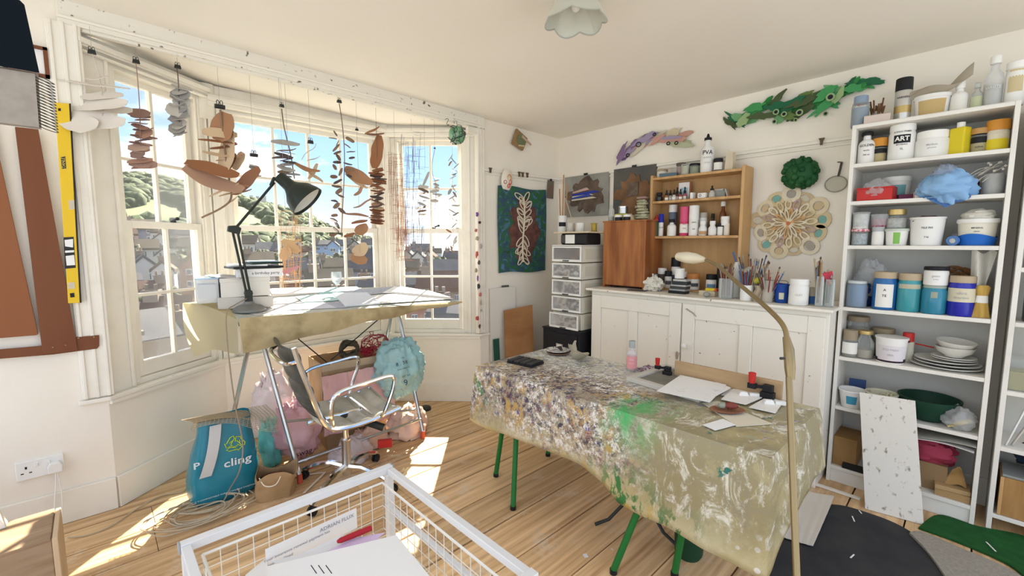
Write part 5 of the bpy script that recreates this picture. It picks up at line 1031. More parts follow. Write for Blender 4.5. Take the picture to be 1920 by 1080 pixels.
# leaning white board
g = G(); P4 = [Vector((2.872, .311, .002)), Vector((2.913, .086, .002)), px(1716, 752, 3.055), px(1608, 745, 3.055)]; P4[2].x = 3.06; P4[3] = P4[0] + P4[2] - P4[1]
tag(ob('leaning_board', hull_sheet(P4, .012), mat('spattered_board', (.72, .69, .62), .6, col2=(.24, .19, .12), ns=42, nd=8, lo=.60, hi=.72, stretch=(1, 1, .6))), 'paint spattered white board leaning against the bookcase', 'board')
# second bookcase
b2 = thing('bookcase', 'second white bookcase standing beyond the dark gap', 'bookcase', (3.24, -.45, 0)); YR = .325
board('side_panel', (-.15, YR - .018, 0), (.13, YR, 2.05), SHELFW, b2); board('side_panel', (-.15, -.35, 0), (.13, -.332, 2.05), SHELFW, b2); board('back_panel', (.126, -.35, .02), (.13, YR, 2.04), MATS['hardboard_white'], b2)
SB = [px(1912, 502, 3.09).z, px(1905, 605, 3.09).z, px(1886, 733, 3.09).z, px(1877, 838, 3.09).z, .09, 1.63, 1.87]
for z in SB: board('shelf', (-.148, -.334, z - .02), (.126, YR - .018, z), SHELFW, b2)
board('shelf', (-.15, -.334, 2.03), (.13, YR - .018, 2.05), SHELFW, b2)
container('dark glass demijohn on the second bookcase', 'jar', (3.18, -.22, SB[1] + .001), .055, .20, 'jar', body=C_((.05, .05, .055), .15), lid=C_((.35, .05, .05)), lidh=.1)
container('blue grey glass jar on the upper shelf of the second bookcase', 'jar', (3.18, -.20, SB[0] + .001), .05, .12, 'jar', body=GLASSJ, fill=C_((.30, .38, .45)))
o = thing('glass_tank', 'small glass tank of yellow sand on the second bookcase', 'tank', (3.18, -.22, SB[2] + .001)); board('tank', (-.06, -.08, 0), (.06, .08, .15), GLASSJ, o); board('sand', (-.055, -.075, .002), (.055, .075, .09), C_((.45, .40, .16), .8), o)
o = thing('storage_crate', 'brown wooden storage crate at the foot of the second bookcase', 'crate', (3.20, -.285, SB[4] + .002)); board('crate_body', (-.10, -.13, 0), (.10, .13, .19), mat('oak', (.42, .24, .09), .5, col2=(.34, .18, .06), ns=4, stretch=(1, 8, 1)), o); board('edge_strip', (-.105, .118, 0), (-.095, .13, .19), PINE, o)
slabbox('glass_slab', 'grey glass slab lying on the wooden storage crate', 'glass', (3.20, -.285, SB[4] + .194), (.20, .25, .012), C_((.25, .27, .26), .15))
g = G(); g.rod((3.12, -.16, SB[3] + .005), (3.14, -.21, SB[3] + .2), .006); g.rod((3.14, -.18, SB[3] + .005), (3.15, -.25, SB[3] + .2), .006); tag(ob('tongs', g, STEEL), 'steel tongs leaning on the second bookcase side', 'tongs')
o = thing('bin_liner', 'dark navy sack stuffed on the lower shelf of the second bookcase', 'sack', (3.23, -.29, SB[4] + .206)); ob('sack_body', crumple((0, 0, .08), (.07, .09, .07), 91, .4, 24, 16, flat=0), C_((.01, .02, .04), .4), o, True)

def fit_in(x0, y0, y1, z1, xb):
    """nudge things that stand in a case clear of its side and back panels"""
    bpy.context.view_layer.update()
    for o in list(scene.objects):
        if o.parent or not o.get('category') or o.get('kind'): continue
        P = [q.matrix_world @ Vector(c) for q in [o] + list(o.children_recursive) if q.type == 'MESH' for c in q.bound_box]
        if not P: continue
        lo = [min(p[i] for p in P) for i in range(3)]; hi = [max(p[i] for p in P) for i in range(3)]
        if lo[0] < x0 or hi[2] > z1 or not y0 - .02 < (lo[1] + hi[1]) / 2 < y1 + .02 or hi[1] - lo[1] > y1 - y0: continue
        if hi[1] > y1: o.location.y -= hi[1] - y1
        if lo[1] < y0: o.location.y += y0 - lo[1]
        if hi[0] > xb: o.location.x -= hi[0] - xb
fit_in(3.05, -.065, .505, 2.03, 3.364)
# ------------------------------------------------------------------ panelled cabinet
cb = thing('cabinet', 'long white panelled cupboard with two doors under the pine rack', 'cabinet', (3.135, 1.335, 0)); hx, hy, ht = .225, .80, 1.018
board('body', (-hx + .02, -hy, .10), (hx, hy, ht), WORN, cb, .004); board('plinth', (-hx + .0, -hy + .01, 0), (hx, hy - .01, .06), WORN, cb, .004); board('plinth_step', (-hx + .01, -hy + .005, .06), (hx, hy - .005, .12), WORN, cb, .004)
def cdoor(y0, y1, nm='door', knob=None):
    """framed two-panel door on the front face between local y0<y1"""
    f = -hx; t = .02; z0, z1 = .14, ht - .03; st = .085
    d = G(); d.bb((f, y0, z0), (f + t, y0 + st, z1)); d.bb((f, y1 - st, z0), (f + t, y1, z1)); d.bb((f, y0 + st, z1 - .10), (f + t, y1 - st, z1)); d.bb((f, y0 + st, z0), (f + t, y1 - st, z0 + .12)); m_ = (y0 + y1) / 2; d.bb((f, m_ - .038, z0 + .12), (f + t, m_ + .038, z1 - .10))
    do = ob(nm, d, WORN, cb, bev=.004)
    for a, b in ((y0 + st, m_ - .038), (m_ + .038, y1 - st)): board('panel', (f + .012, a + .001, z0 + .121), (f + t, b - .001, z1 - .101), WORN, do)
    return do
d1 = cdoor(.04, .785); d2 = cdoor(-.785, .03)
g = G(); g.lathe([(.006, 0), (.006, .014), (.017, .022), (.018, .03), (.008, .036)], 16, M=T3((-hx, 0.0, .70), (0, 1, 0), (0, 0, 1), (-1, 0, 0))); ob('knob', g, WHITEP, d2, True)
g = G(); g.box((-hx - .006, .055, .62), (.008, .012, .05)); g.tube([(-hx - .01, .055, .65), (-hx - .02, .03, .645), (-hx - .018, .045, .60)], .003); g.tube([(-hx - .006, .0, .955), (-hx - .008, -.05, .93), (-hx - .006, -.07, .91)], .004); ob('latch', g, STEEL, d1, True)
ct = thing('worktop', 'thick white painted cupboard top with chipped edges', 'worktop', (3.135, 1.335, ht + .001)); board('top_board', (-hx - .03, -hy - .02, 0), (hx + .005, hy + .03, .018), WORN, ct, .006)
CT = 1.038
# ------------------------------------------------------------------ pine rack
RZ_ = [px(1220, 378, 3.2).z, px(1216, 443, 3.2).z]
rk = thing('pine_rack', 'pine wall rack with open shelves of inks and paint standing on the cupboard top', 'shelf', (3.28, 1.455, CT)); a0, a1, rt_ = -.345, .345, .86
for y in (a0, a1 - .022): g = G(); g.bb((-.08, y, 0), (.085, y + .022, rt_ + .02)); ob('side', g, PINE, rk, bev=.006)
for z in [rt_ - .0] + [q - CT for q in RZ_] : board('shelf', (-.08, a0 + .022, z - .018), (.08, a1 - .022, z), PINE, rk, .002)
board('back', (.08, a0, 0), (.085, a1, rt_ + .01), mat('pine_ply', (.55, .34, .16), .6, col2=(.47, .28, .12), ns=3, stretch=(1, 6, 1)), rk); board('base_rail', (-.08, a0 + .022, 0), (.08, a1 - .022, .012), PINE, rk)
ZT, Z1, Z2, Z0 = CT + rt_ + .001, RZ_[0] + .001, RZ_[1] + .001, CT + .013
def rk_it(lab, cat, xs, ys, X, z, shape, **kw): p, r, h = on(xs[0], xs[1], ys[0], ys[1], X, z); return container(lab, cat, p, r, h, shape, **kw)
I = rk_it
I('small cream ceramic pot with tan lid on the rack top', 'pot', (1232, 1252), (303, 320), 3.29, ZT, 'jar', body=CREAMP, lid=C_((.40, .32, .2)), lidh=.2, lidr=1.05)
slabbox('slate_box', 'flat slate blue box at the front edge of the rack top', 'box', (3.235, px(1254, 318, 3.235).y, ZT), (.04, .13, .026), C_((.10, .15, .19)), R(14))
I('pink glass jar with dark lid on the rack top', 'jar', (1269, 1286), (293, 318), 3.30, ZT, 'jar', body=GLASSJ, fill=C_((.55, .33, .26)), lid=C_((.12, .09, .06)), lidh=.15, lidr=1.1)
I('clear glass jar of cream paste on the rack top', 'jar', (1277, 1293), (300, 320), 3.24, ZT, 'jar', body=GLASSJ, fill=C_((.58, .54, .40)))
I('green glass jar with black lid on the rack top', 'jar', (1293, 1313), (298, 318), 3.27, ZT, 'jar', body=GLASSJ, fill=C_((.24, .28, .10)), lid=BLACK, lidh=.15)
I('tall white glue bottle lettered PVA with black nozzle', 'bottle', (1314, 1340), (243, 315), 3.27, ZT, 'bottle', body=WH, lid=BLACK, lidh=.16, lidr=1.1, capshape='nozzle', words=(('PVA', .60, .15), ('ADHESIVE', .45, .045, GRY), ('craft glue', .3, .04, GRY)))
I('brown ink jar with white label beside the glue', 'jar', (1338, 1356), (287, 311), 3.26, ZT, 'jar', body=C_((.06, .04, .03), .2), lid=BLACK, lidh=.2, band=LBL, bandz=(.15, .85))
g = G(); g.prism([(-.028, -.025), (.03, -.03), (.03, .03), (-.03, .03)], .14, TR(0, 0, 0)); g.v = [(x * (1 - .25 * (z > .1)), y * (1 - .25 * (z > .1)), z - .02 * (z > .1 and y < 0)) for x, y, z in g.v]; tag(ob('plaster_block', g, mat('plaster', (.66, .58, .44), .8, col2=(.58, .5, .36), ns=10), bev=.002), 'cream plaster block with slanted top on the rack', 'block').location = (3.27, px(1371, 285, 3.27).y, ZT)
# rack shelf 1: inks
I('squat black ink bottle at the end of the ink shelf', 'bottle', (1230, 1243), (362, 378), 3.24, Z1, 'squat', body=C_((.02, .02, .02), .15), lid=BLACK, lidh=.25, lidr=1.3)
for i, (x, c, lb) in enumerate(((1250, (.34, .16, .07), 'amber'), (1257, (.5, .48, .44), 'cream labelled'), (1264, (.6, .58, .54), 'white labelled'), (1270, (.10, .04, .03), 'dark brown'), (1276, (.30, .06, .05), 'maroon'), (1284, (.42, .10, .14), 'crimson'))):
    I('%s dropper ink bottle with black rubber top' % lb, 'bottle', (x - 4.6, x + 4.6), (355 - (4 if i in (3, 5) else 0), 375), 3.235 + .025 * (i % 2), Z1, 'squat', body=C_(c, .2), lid=BLACK, lidh=.5, lidr=.9, capshape='dropper', band=LBL, bandz=(.1, .55), arc=1.4, name='ink_bottle')
o = thing('picture_card', 'white card with a blue seascape leaning at the back of the ink shelf', 'card', (3.31, px(1283, 348, 3.31).y, Z1)); board('card', (-.004, -.042, 0), (0, .042, .135), PAPER, o); board('print', (-.005, -.030, .03), (-.004, .022, .095), ramp_noise('blue_print', [(.15, .40, .55), (.5, .7, .75), (.8, .8, .75)], ns=30), o); board('block', (0, -.055, 0), (.012, -.03, .135), C_((.30, .12, .05)), o)
for i, (x, w, h, lb) in enumerate(((1299, .022, .045, 'narrow white carton on the ink shelf'), (1318, .06, .036, 'low white carton with black emblem'))):
    o = thing('carton', lb, 'box', (3.235, px(x, 366, 3.235).y, Z1), R(-6)); board('body', (-.02, -w / 2, 0), (.02, w / 2, h), WH, o)
    if i: g = G(); g.lathe([(.009, 0), (.006, 0), (.006, .0006), (.009, .0006)], 16, M=T3((-.0205, .01, .018), (0, 1, 0), (0, 0, 1), (-1, 0, 0)), cap=False); ob('emblem', g, INK, o)
I('dark dropper bottle in front of the grey cartons', 'bottle', (1329, 1341), (350, 372), 3.235, Z1, 'squat', body=C_((.5, .48, .42)), lid=BLACK, lidh=.4, lidr=.9, capshape='dropper', name='ink_bottle')
slabbox('grey_carton', 'stack of grey paint tube cartons', 'box', (3.28, px(1350, 360, 3.28).y, Z1), (.05, .085, .045), C_((.30, .31, .28), .6), R(4)); slabbox('small_tin', 'small pale tin on the grey cartons', 'tin', (3.28, px(1350, 360, 3.28).y, Z1 + .046), (.03, .06, .014), C_((.5, .5, .46)), R(-6))
slabbox('pocket_book', 'thin pocket book leaning against the rack side', 'book', (3.25, px(1366, 362, 3.25).y, Z1 + .0), (.04, .008, .055), C_((.45, .42, .36)), 0, (R(-18), 0, 0))
# rack shelf 2
I('dark green bottle with red nozzle', 'bottle', (1223, 1234), (404, 443), 3.24, Z2, 'can', body=C_((.02, .09, .05), .3), lid=RED, lidh=.28, capshape='nozzle')
I('white tube with a royal blue cap', 'bottle', (1235, 1244), (402, 443), 3.235, Z2, 'can', body=WH, lid=C_((.02, .03, .36)), lidh=.36, words=(('GLUE', .6, .09),))
I('grey and white spray bottle at the back of the rack', 'bottle', (1254, 1269), (385, 443), 3.30, Z2, 'can', body=C_((.14, .17, .22)), lid=WHITEP, lidh=.22)
I('white bottle with black cap before the grey spray bottle', 'bottle', (1251, 1268), (412, 443), 3.235, Z2, 'bottle', body=WH, lid=BLACK, lidh=.16, lidr=1.3)
I('aerosol can with pink cap and white label', 'can', (1275, 1291), (389, 443), 3.25, Z2, 'can', body=C_((.62, .06, .16)), lid=C_((.66, .10, .20)), lidh=.5, band=LBL, bandz=(.2, .98), arc=3, words=(('FIXA', .8, .06, RED), ('TIVE', .5, .06, RED)))
I('tall white aerosol can beside the pink capped one', 'can', (1292, 1310), (387, 443), 3.25, Z2, 'can', body=WH, lid=WHITEP, lidh=.45, words=(('SPRAY', .8, .05), ('matt', .4, .05)))
I('white pot with brown lid at the back of the rack', 'pot', (1310, 1326), (400, 443), 3.31, Z2, 'jar', body=WH, lid=C_((.45, .40, .34)), lidh=.2)
for i, (xa, xb, lb) in enumerate(((1310, 1326, 'small white medium bottle with cream cap'), (1328, 1344, 'square shouldered white medium bottle'), (1345, 1356, 'short white pot with black rim'), (1357, 1368, 'short cream pot at the rack end'))): I(lb, 'bottle', (xa, xb), (415 + 5 * (i > 1), 442), 3.245, Z2, 'squat' if i < 2 else 'jar', body=WH if i != 3 else CREAMP, lid=(WHITEP, WHITEP, BLACK, CREAMP)[i], lidh=.22, lidr=1.1 if i < 2 else 1, band=C_((.5, .3, .15)) if i == 0 else None, bandz=(.1, .4))
I('brown glass bottle with white cap at the back of the rack', 'bottle', (1348, 1362), (380, 443), 3.315, Z2, 'bottle', body=C_((.16, .05, .02), .15), lid=WHITEP, lidh=.12, lidr=1.3)
I('dark brown dropper bottle behind the white bottles', 'bottle', (1330, 1342), (402, 443), 3.32, Z2, 'bottle', body=C_((.05, .03, .02), .15), lid=BLACK, lidh=.2)
I('white screw top pot stacked on the short pots', 'pot', (1352, 1368), (401, 418), 3.25, Z2 + .068, 'jar', body=WH, lid=WHITEP, lidh=.3)
# bottom of the rack
for xa, xb, ya, yb, X, lid_, bd, lb in ((1214, 1226, 500, 524, 3.22, GRY, C_((.28, .34, .38)), 'blue grey glass jar in the bottom of the rack'), (1234, 1250, 484, 520, 3.26, WH, C_((.08, .06, .05)), 'dark jar with white lid in the bottom of the rack'), (1247, 1260, 490, 522, 3.23, BLACK, WH, 'white jar with black lid behind the feather'), (1259, 1276, 464, 520, 3.31, BLACK, WH, 'tall white paint jar with black lid'), (1274, 1288, 488, 520, 3.26, WH, C_((.12, .10, .09)), 'black and white paint jar behind the shell shade'), (1290, 1312, 492, 522, 3.25, C_((.62, .25, .08)), WH, 'white paint jar with orange lid'), (1325, 1344, 491, 523, 3.24, BLACK, WH, 'white paint jar with black lid and blue label'), (1345, 1355, 478, 523, 3.26, BLACK, BLACK, 'tall black tube in the corner of the rack')):
    I(lb, 'jar', (xa, xb), (ya, yb), X, Z0, 'jar', body=bd, lid=lid_, lidh=.28, band=(C_((.12, .25, .40)) if 'blue label' in lb else C_((.10, .10, .12)) if bd is WH else None), bandz=(.3, .6), arc=1.8)
fit_in(3.18, 1.134, 1.776, 1.90, 3.358)
# in front of the rack, on the cupboard top
o = thing('feather_bundle', 'crumpled white tissue and feathers on the cupboard top', 'feathers', (3.08, px(1226, 532, 3.08).y, CT)); ob('tissue', crumple((0, 0, .045), (.055, .065, .055), 101, .7, 30, 20, flat=0, fr=3), C_((.72, .69, .60), .8), o, True); g = G(); g.grid(lambda u, v: ((u - .5) * .03, .0 + .01 * v, .06 + .07 * v), 3, 4, .002); g.v = [(x * (1 - (z - .06) * 7), y, z) for x, y, z in g.v]; ob('feather_tip', g, WH, o)
yk = px(1274, 528, 3.06).y
for i, (w, h, m_, lb) in enumerate(((.125, .018, BLACK, 'black metal paint box at the bottom of the palette stack'), (.12, .014, C_((.32, .33, .33)), 'grey watercolour tin second in the palette stack'), (.118, .016, C_((.05, .05, .05)), 'matt black tin in the palette stack'), (.115, .013, C_((.42, .42, .40)), 'silver grey tin near the top of the palette stack'), (.11, .022, C_((.035, .04, .04)), 'dark upper tin in the palette stack'), (.10, .014, C_((.50, .50, .47)), 'pale tin topmost in the palette stack'))):
    slabbox('paint_tin', lb, 'tin', (3.055 + .004 * (i % 2), yk - .004 * i, CT + sum((.018, .014, .016, .013, .022)[:i]) + .001 * i), (.075, w, h), m_, R(3 * (-1) ** i), group='palette stack'); 
I('white cup turned over on the palette stack', 'cup', (1266, 1284), (488, 507), 3.06, CT + .106, 'jar', body=WH, lid=WH, lidh=.1)
slabbox('pastel_carton', 'cream pastel carton on the cupboard top', 'box', (3.05, px(1329, 542, 3.05).y, CT), (.06, .11, .035), C_((.60, .52, .38), .7), R(-3)); slabbox('yellow_carton', 'yellow and red carton lying on the cream pastel carton', 'box', (3.05, px(1336, 530, 3.05).y, CT + .036), (.05, .075, .018), mat('yellow_red', (.72, .55, .04), .5, col2=(.6, .08, .04), ns=9, lo=.5, hi=.55), R(4))
g = G(); g.blob((0, 0, .017), (.022, .022, .018), 14, 10, .15); tag(ob('pebble', g, C_((.32, .32, .28), .7), smooth=True), 'grey pebble on the cupboard top', 'pebble').location = (2.975, px(1325, 547, 2.975).y, CT)
# brush pots
def brushes(o, n, z0, z1, spread, seed, th=.0035):
    n = int(n * 1.5); z1 *= 1.08
    a = random.Random(seed); cols = [C_((.30, .16, .07), .5), C_((.10, .07, .05)), C_((.42, .32, .20)), C_((.08, .14, .30)), C_((.26, .05, .04)), C_((.35, .35, .32))]
    for i in range(n):
        u = a.random() * 6.28; s = a.random() ** .5 * spread; b = Vector((.012 * math.cos(u), .012 * math.sin(u), z0)); h = a.uniform(.65, 1) * (z1 - z0); e = Vector((s * math.cos(u), s * math.sin(u), z0 + h)); d = (e - b).normalized()
        g = G(); g.tube([b, b.lerp(e, .55), e - d * .03], [th * .7, th, th * .9], 6); g.tube([e - d * .03, e - d * .018], [th * 1.05, th * 1.15], 6); br = ob('brush', g, a.choice(cols), o, True)
        g = G(); g.tube([e - d * .018, e - d * .008, e], [th * 1.1, th * 1.5, th * .3], 6); ob('bristle', g, a.choice([cols[1], cols[2], cols[5]]), br, True)
def pot(lab, xs, ys, X, shape, n, z1, spread, seed, **kw):
    o = I(lab, 'pot', xs, ys, X, CT, shape, name='brush_pot', **kw); brushes(o, n, .02, z1, spread, seed); return o
pot('square glass of thin paintbrushes on the cupboard edge', (1348, 1375), (515, 553), 2.99, 'can', 14, .22, .05, 1, body=GLASSJ)
pot('white mug of large brushes and wrapped tools', (1388, 1412), (529, 558), 2.985, 'can', 9, .23, .06, 2, body=WH)
pot('grey stoneware pot of brushes and wire', (1428, 1451), (518, 559), 2.99, 'tub', 12, .22, .09, 3, body=C_((.44, .40, .33), .7))
pot('glass jar of long handled brushes at the cupboard end', (1530, 1545), (505, 562), 2.99, 'jar', 6, .27, .04, 4, body=GLASSJ)
pot('clear jar of pale sticks at the cupboard end', (1546, 1566), (510, 562), 3.02, 'jar', 5, .20, .03, 5, body=GLASSJ)
pot('tin can of brushes behind the white mug', (1398, 1424), (500, 552), 3.10, 'can', 16, .27, .10, 6, body=C_((.40, .39, .36)))
o = I('royal blue tub with white leaf print', 'tub', (1452, 1480), (523, 558), 3.03, CT, 'tub', body=C_((.02, .07, .32)), band=C_((.62, .62, .45)), bandz=(.2, .55), arc=.7)
I('white jar with torn black label on the cupboard top', 'jar', (1480, 1517), (513, 562), 2.99, CT, 'jar', body=WH, lid=WHITEP, lidh=.2, lidr=.97, band=LBL, bandz=(.2, .6), arc=2, words=(('CLAY', .5, .1, GRY),))
I('small blue and cream tub behind the white jar', 'tub', (1515, 1531), (526, 558), 3.06, CT, 'tub', body=C_((.45, .40, .30)), band=C_((.04, .12, .32)), bandz=(.05, .5), arc=2.6)
slabbox('red_card', 'red and white card stuck in the clear jar', 'card', (3.03, px(1560, 490, 3.03).y, CT + .125), (.002, .05, .075), mat('red_white_card', (.55, .05, .08), .6, col2=(.75, .7, .68), ns=4, lo=.5, hi=.55), R(30), (R(-15), 0, R(35)))
o = thing('wrapped_tool', 'white paper wrapped roll standing among the brushes', 'roll', (3.09, px(1383, 480, 3.09).y, CT)); g = G(); g.tube([(0, 0, 0), (.005, .0, .12), (.0, 0, .20), (0, 0, .235)], [.026, .026, .024, .012], 12); ob('roll', g, C_((.70, .68, .62), .7), o, True); g = G(); g.tube([(0, 0, .22), (0, .03, .30)], .006, 6); ob('blue_handle', g, C_((.08, .14, .32)), o, True)
g = G(); g.blob((0, 0, 0), (.03, .035, .04), 12, 10, .5, 3); q_ = tag(ob('rag', g, C_((.40, .39, .34), .9), smooth=True), 'grey rag pushed into the brush pots', 'rag'); q_.location = (3.03, px(1408, 480, 3.03).y, CT + .17)
g = G(); g.lathe([(.018, 0), (.02, .035), (.016, .04)], 12); q_ = tag(ob('yellow_reel', g, C_((.55, .52, .06)), smooth=True), 'yellow reel lying on the brush pots', 'reel'); q_.location = (3.0, px(1415, 500, 3.0).y, CT + .12); q_.rotation_euler = (R(70), 0, R(20))
o = thing('paper_wrap', 'folded brown paper between the white mug and grey pot', 'paper', (2.96, px(1420, 540, 2.96).y, CT)); g = G(); g.grid(lambda u, v: (.015 * math.sin(u * 8), (u - .5) * .05 + .01 * math.sin(v * 6), .10 * v), 12, 8, .002); ob('paper', g, C_((.42, .34, .24), .8), o, True)
o = thing('wire_tangle', 'tangle of thin wire and twigs behind the blue tub', 'wire', (3.1, px(1470, 510, 3.1).y, CT)); g = G(); a = random.Random(6)
for i in range(16): g.tube(spline([(a.uniform(-.05, .05), a.uniform(-.02, .12), .0), (a.uniform(-.05, .05), a.uniform(-.1, .1), a.uniform(.05, .12)), (a.uniform(-.05, .05), a.uniform(-.18, .1), a.uniform(.04, .13))], 5), .002, 5)
ob('wires', g, C_((.20, .15, .11)), o, True)
slabbox('dark_tray', 'thin dark strips of slate lying under the brown box', 'slate', (2.985, px(1195, 541, 2.985).y, CT), (.06, .14, .006), C_((.06, .06, .06)), R(8))
# brown wooden cabinet on the cupboard top
REDW = mat('varnished_pine', (.44, .175, .06), .4, col2=(.24, .08, .025), ns=5, nd=9, stretch=(3, 3, .35), bump=.03, lo=.36, hi=.64)
yb0, yb1 = px(1210, 470, 3.06).y, px(1131, 470, 3.06).y; zb1 = px(1170, 413, 3.06).z
o = thing('wall_cupboard', 'small varnished pine cupboard standing on the white cupboard', 'cupboard', (3.06, (yb0 + yb1) / 2, CT)); wB = (yb1 - yb0) / 2; hB = zb1 - CT
for y in (-wB, wB - .018): board('side', (0.0, y, 0), (.26, y + .018, hB - .012), REDW, o)
board('door', (-.002, -wB + .018, .03), (.016, wB - .018, hB - .012), REDW, o); board('top', (-.006, -wB - .006, hB - .012), (.265, wB + .006, hB), REDW, o); board('bottom', (.0, -wB + .018, .02), (.26, wB - .018, .032), REDW, o); board('back', (.25, -wB + .018, .03), (.26, wB - .018, hB - .012), REDW, o)
ZW = zb1 + .001
I('small clear bottle on the varnished cupboard', 'bottle', (1141, 1152), (384, 413), 3.12, ZW, 'bottle', body=GLASSJ, fill=C_((.5, .5, .42)), fillh=.3)
slabbox('yellow_box', 'yellow and white box on the varnished cupboard', 'box', (3.14, px(1167, 396, 3.14).y, ZW), (.04, .12, .055), mat('yellow_white', (.70, .66, .10), .5, col2=(.78, .76, .6), ns=5, lo=.48, hi=.52), R(-4)); I('silver tin on the yellow box', 'tin', (1160, 1178), (374, 388), 3.14, ZW + .056, 'can', body=STEEL, lid=CHROME, lidh=.1)
for x, lb in ((1160, 'small black and white lens on the varnished cupboard'), (1176, 'second small dark lens beside the yellow box')): I(lb, 'lens', (x - 7, x + 7), (402, 412), 3.08, ZW, 'can', body=BLACK, lid=WH, lidh=.3)
g = G(); g.prism([(-.03, 0), (.03, 0), (0, .05)], .02, T3((0, 0, 0), (0, 1, 0), (0, 0, 1), (1, 0, 0))); tag(ob('wood_wedge', g, C_((.50, .38, .22), .7)), 'pale wooden wedge at the edge of the varnished cupboard', 'wedge').location = (3.08, px(1182, 408, 3.08).y, ZW)
o = thing('coral', 'cream green bracket fungus piece on the varnished cupboard', 'coral', (3.15, px(1203, 400, 3.15).y, ZW)); g = G()
for i in range(7): g.blob((.0 + .008 * math.sin(i), .006 * math.sin(i * 2.1), .015 + .022 * i), (.045, .055 - .003 * i, .013), 16, 6, .5, 3, i)
ob('layers', g, mat('fungus', (.52, .52, .36), .8, col2=(.40, .38, .24), ns=20), o, True); g = G(); g.blob((0, 0, .172), (.03, .045, .008), 12, 6, .5, 3, 9); ob('pink_top', g, C_((.55, .38, .36)), o, True)
# ------------------------------------------------------------------ corner: filing box and drawer tower
yt0, yt1 = px(1080, 540, 2.86).y, px(1022, 540, 2.86).y
fb = thing('filing_box', 'black metal filing drawer with card holder on the floor in the corner', 'filing cabinet', (3.08, 2.385, 0), 0); board('case', (-.24, -.20, 0), (.24, .20, .665), mat('black_enamel', (.018, .018, .022), .35), fb, .006)
for z0, z1 in ((.36, .64), (.05, .33)):
    d = board('drawer_front', (-.252, -.18, z0), (-.238, .18, z1), MATS['black_enamel'], fb, .004); board('card_holder', (-.258, -.035, z0 + .15), (-.251, .035, z0 + .19), STEEL, d); board('card', (-.2585, -.024, z0 + .157), (-.2575, .024, z0 + .184), PAPER, d); g = G(); g.tube([(-.255, -.04, z0 + .11), (-.275, -.03, z0 + .10), (-.275, .03, z0 + .10), (-.255, .04, z0 + .11)], .004); ob('handle', g, STEEL, d, True)
board('lid', (-.245, -.205, .66), (.245, .205, .672), MATS['black_enamel'], fb)
tw = thing('drawer_tower', 'tall white unit of five clear fronted drawers standing on the black filing drawer', 'drawers', (3.07, 2.36, .673), 0); TH = 1.375 - .673; dh = TH / 5; wT, xT = .155, .20; CR = mat('cream_case', (.74, .70, .58), .5)
for i in range(5):
    z0 = i * dh; ca = board('drawer_case', (-xT + .02, -wT, z0 + .004), (xT, wT, z0 + dh - .003), CR, tw, .004); g = G(); board('side_groove', (-xT + .05, -wT - .003, z0 + .03), (xT - .03, -wT + .001, z0 + dh - .03), C_((.66, .62, .50)), ca); f = -xT - .0 - (.03 if i == 0 else 0)
    g.bb((f, -wT, z0 + .008), (f + .012, -wT + .014, z0 + dh - .006)); g.bb((f, wT - .014, z0 + .008), (f + .012, wT, z0 + dh - .006)); g.bb((f, -wT + .014, z0 + .008), (f + .012, wT - .014, z0 + .026)); g.bb((f, -wT + .014, z0 + dh - .018), (f + .012, wT - .014, z0 + dh - .006)); dr = ob('drawer', g, WHITEP, tw, bev=.002)
    board('contents', (f + .010, -wT + .016, z0 + .027), (f + .0115, wT - .016, z0 + dh - .019), (ramp_noise('drawer_contents_%d' % i, [(.05, .04, .03), (.25, .22, .18), (.62, .58, .5), (.10, .08, .07), (.7, .68, .62)] if i < 4 else [(.04, .02, .015), (.08, .04, .02), (.30, .14, .05)], ns=9, nd=2, stretch=(1, 1, 1.3))), dr); board('clear_front', (f + .003, -wT + .014, z0 + .026), (f + .006, wT - .014, z0 + dh - .018), film('drawer_front', (.9, .9, .9), .06, .08, .5), dr); board('pull', (f - .012, -.03, z0 + .012), (f + .001, .03, z0 + .02), DARKM, dr)
board('tower_top', (-xT, -wT, TH - .002), (xT, wT, TH + .006), WHITEP, tw)
ZR = .673 + TH + .007
o = thing('radio', 'black portable radio on the drawer tower', 'radio', (3.02, 2.36, ZR), 0); zr_ = .095; board('body', (-.10, -.17, 0), (.10, .10, zr_), C_((.02, .02, .02), .35), o, .012); board('speaker', (-.103, -.165, .012), (-.099, -.06, zr_ - .012), BLACK, o); board('panel', (-.104, -.05, .01), (-.10, .05, zr_ - .01), STEEL, o); board('grille', (-.103, .055, .015), (-.099, .098, zr_ - .015), C_((.08, .075, .07)), o)
o2_ = thing('shelf_board', 'thin board laid over the radio as a shelf', 'board', (3.03, 2.33, ZR + zr_ + .001)); board('board', (-.16, -.20, 0), (.14, .17, .012), C_((.62, .52, .36), .7), o2_)
ZS = ZR + zr_ + .014
o = I('white printed paint tin holding tall sticks', 'tin', (1046, 1063), (390, 421), 3.06, ZS, 'can', body=WH, band=BLACK, bandz=(.35, .6), arc=1.6); g = G()
for i, (dx, dy, h, m_) in enumerate(((.0, .0, .50, 0), (.01, -.01, .42, 0), (-.01, .01, .38, 0))): g.rod((dx, dy, .02), (dx * 2, dy * 3 - .01, h), .006)
ob('sticks', g, C_((.42, .22, .10)), o); g = G(); g.rod((0, -.03, .30), (-.02, -.16, .02), .003); ob('thin_cane', g, C_((.60, .45, .28)), o)
I('dusty white jar on the radio board', 'jar', (1064, 1078), (404, 421), 3.06, ZS, 'jar', body=C_((.66, .64, .58))); I('white enamel cup on the radio board', 'cup', (1080, 1096), (404, 421), 3.04, ZS, 'can', body=WH)
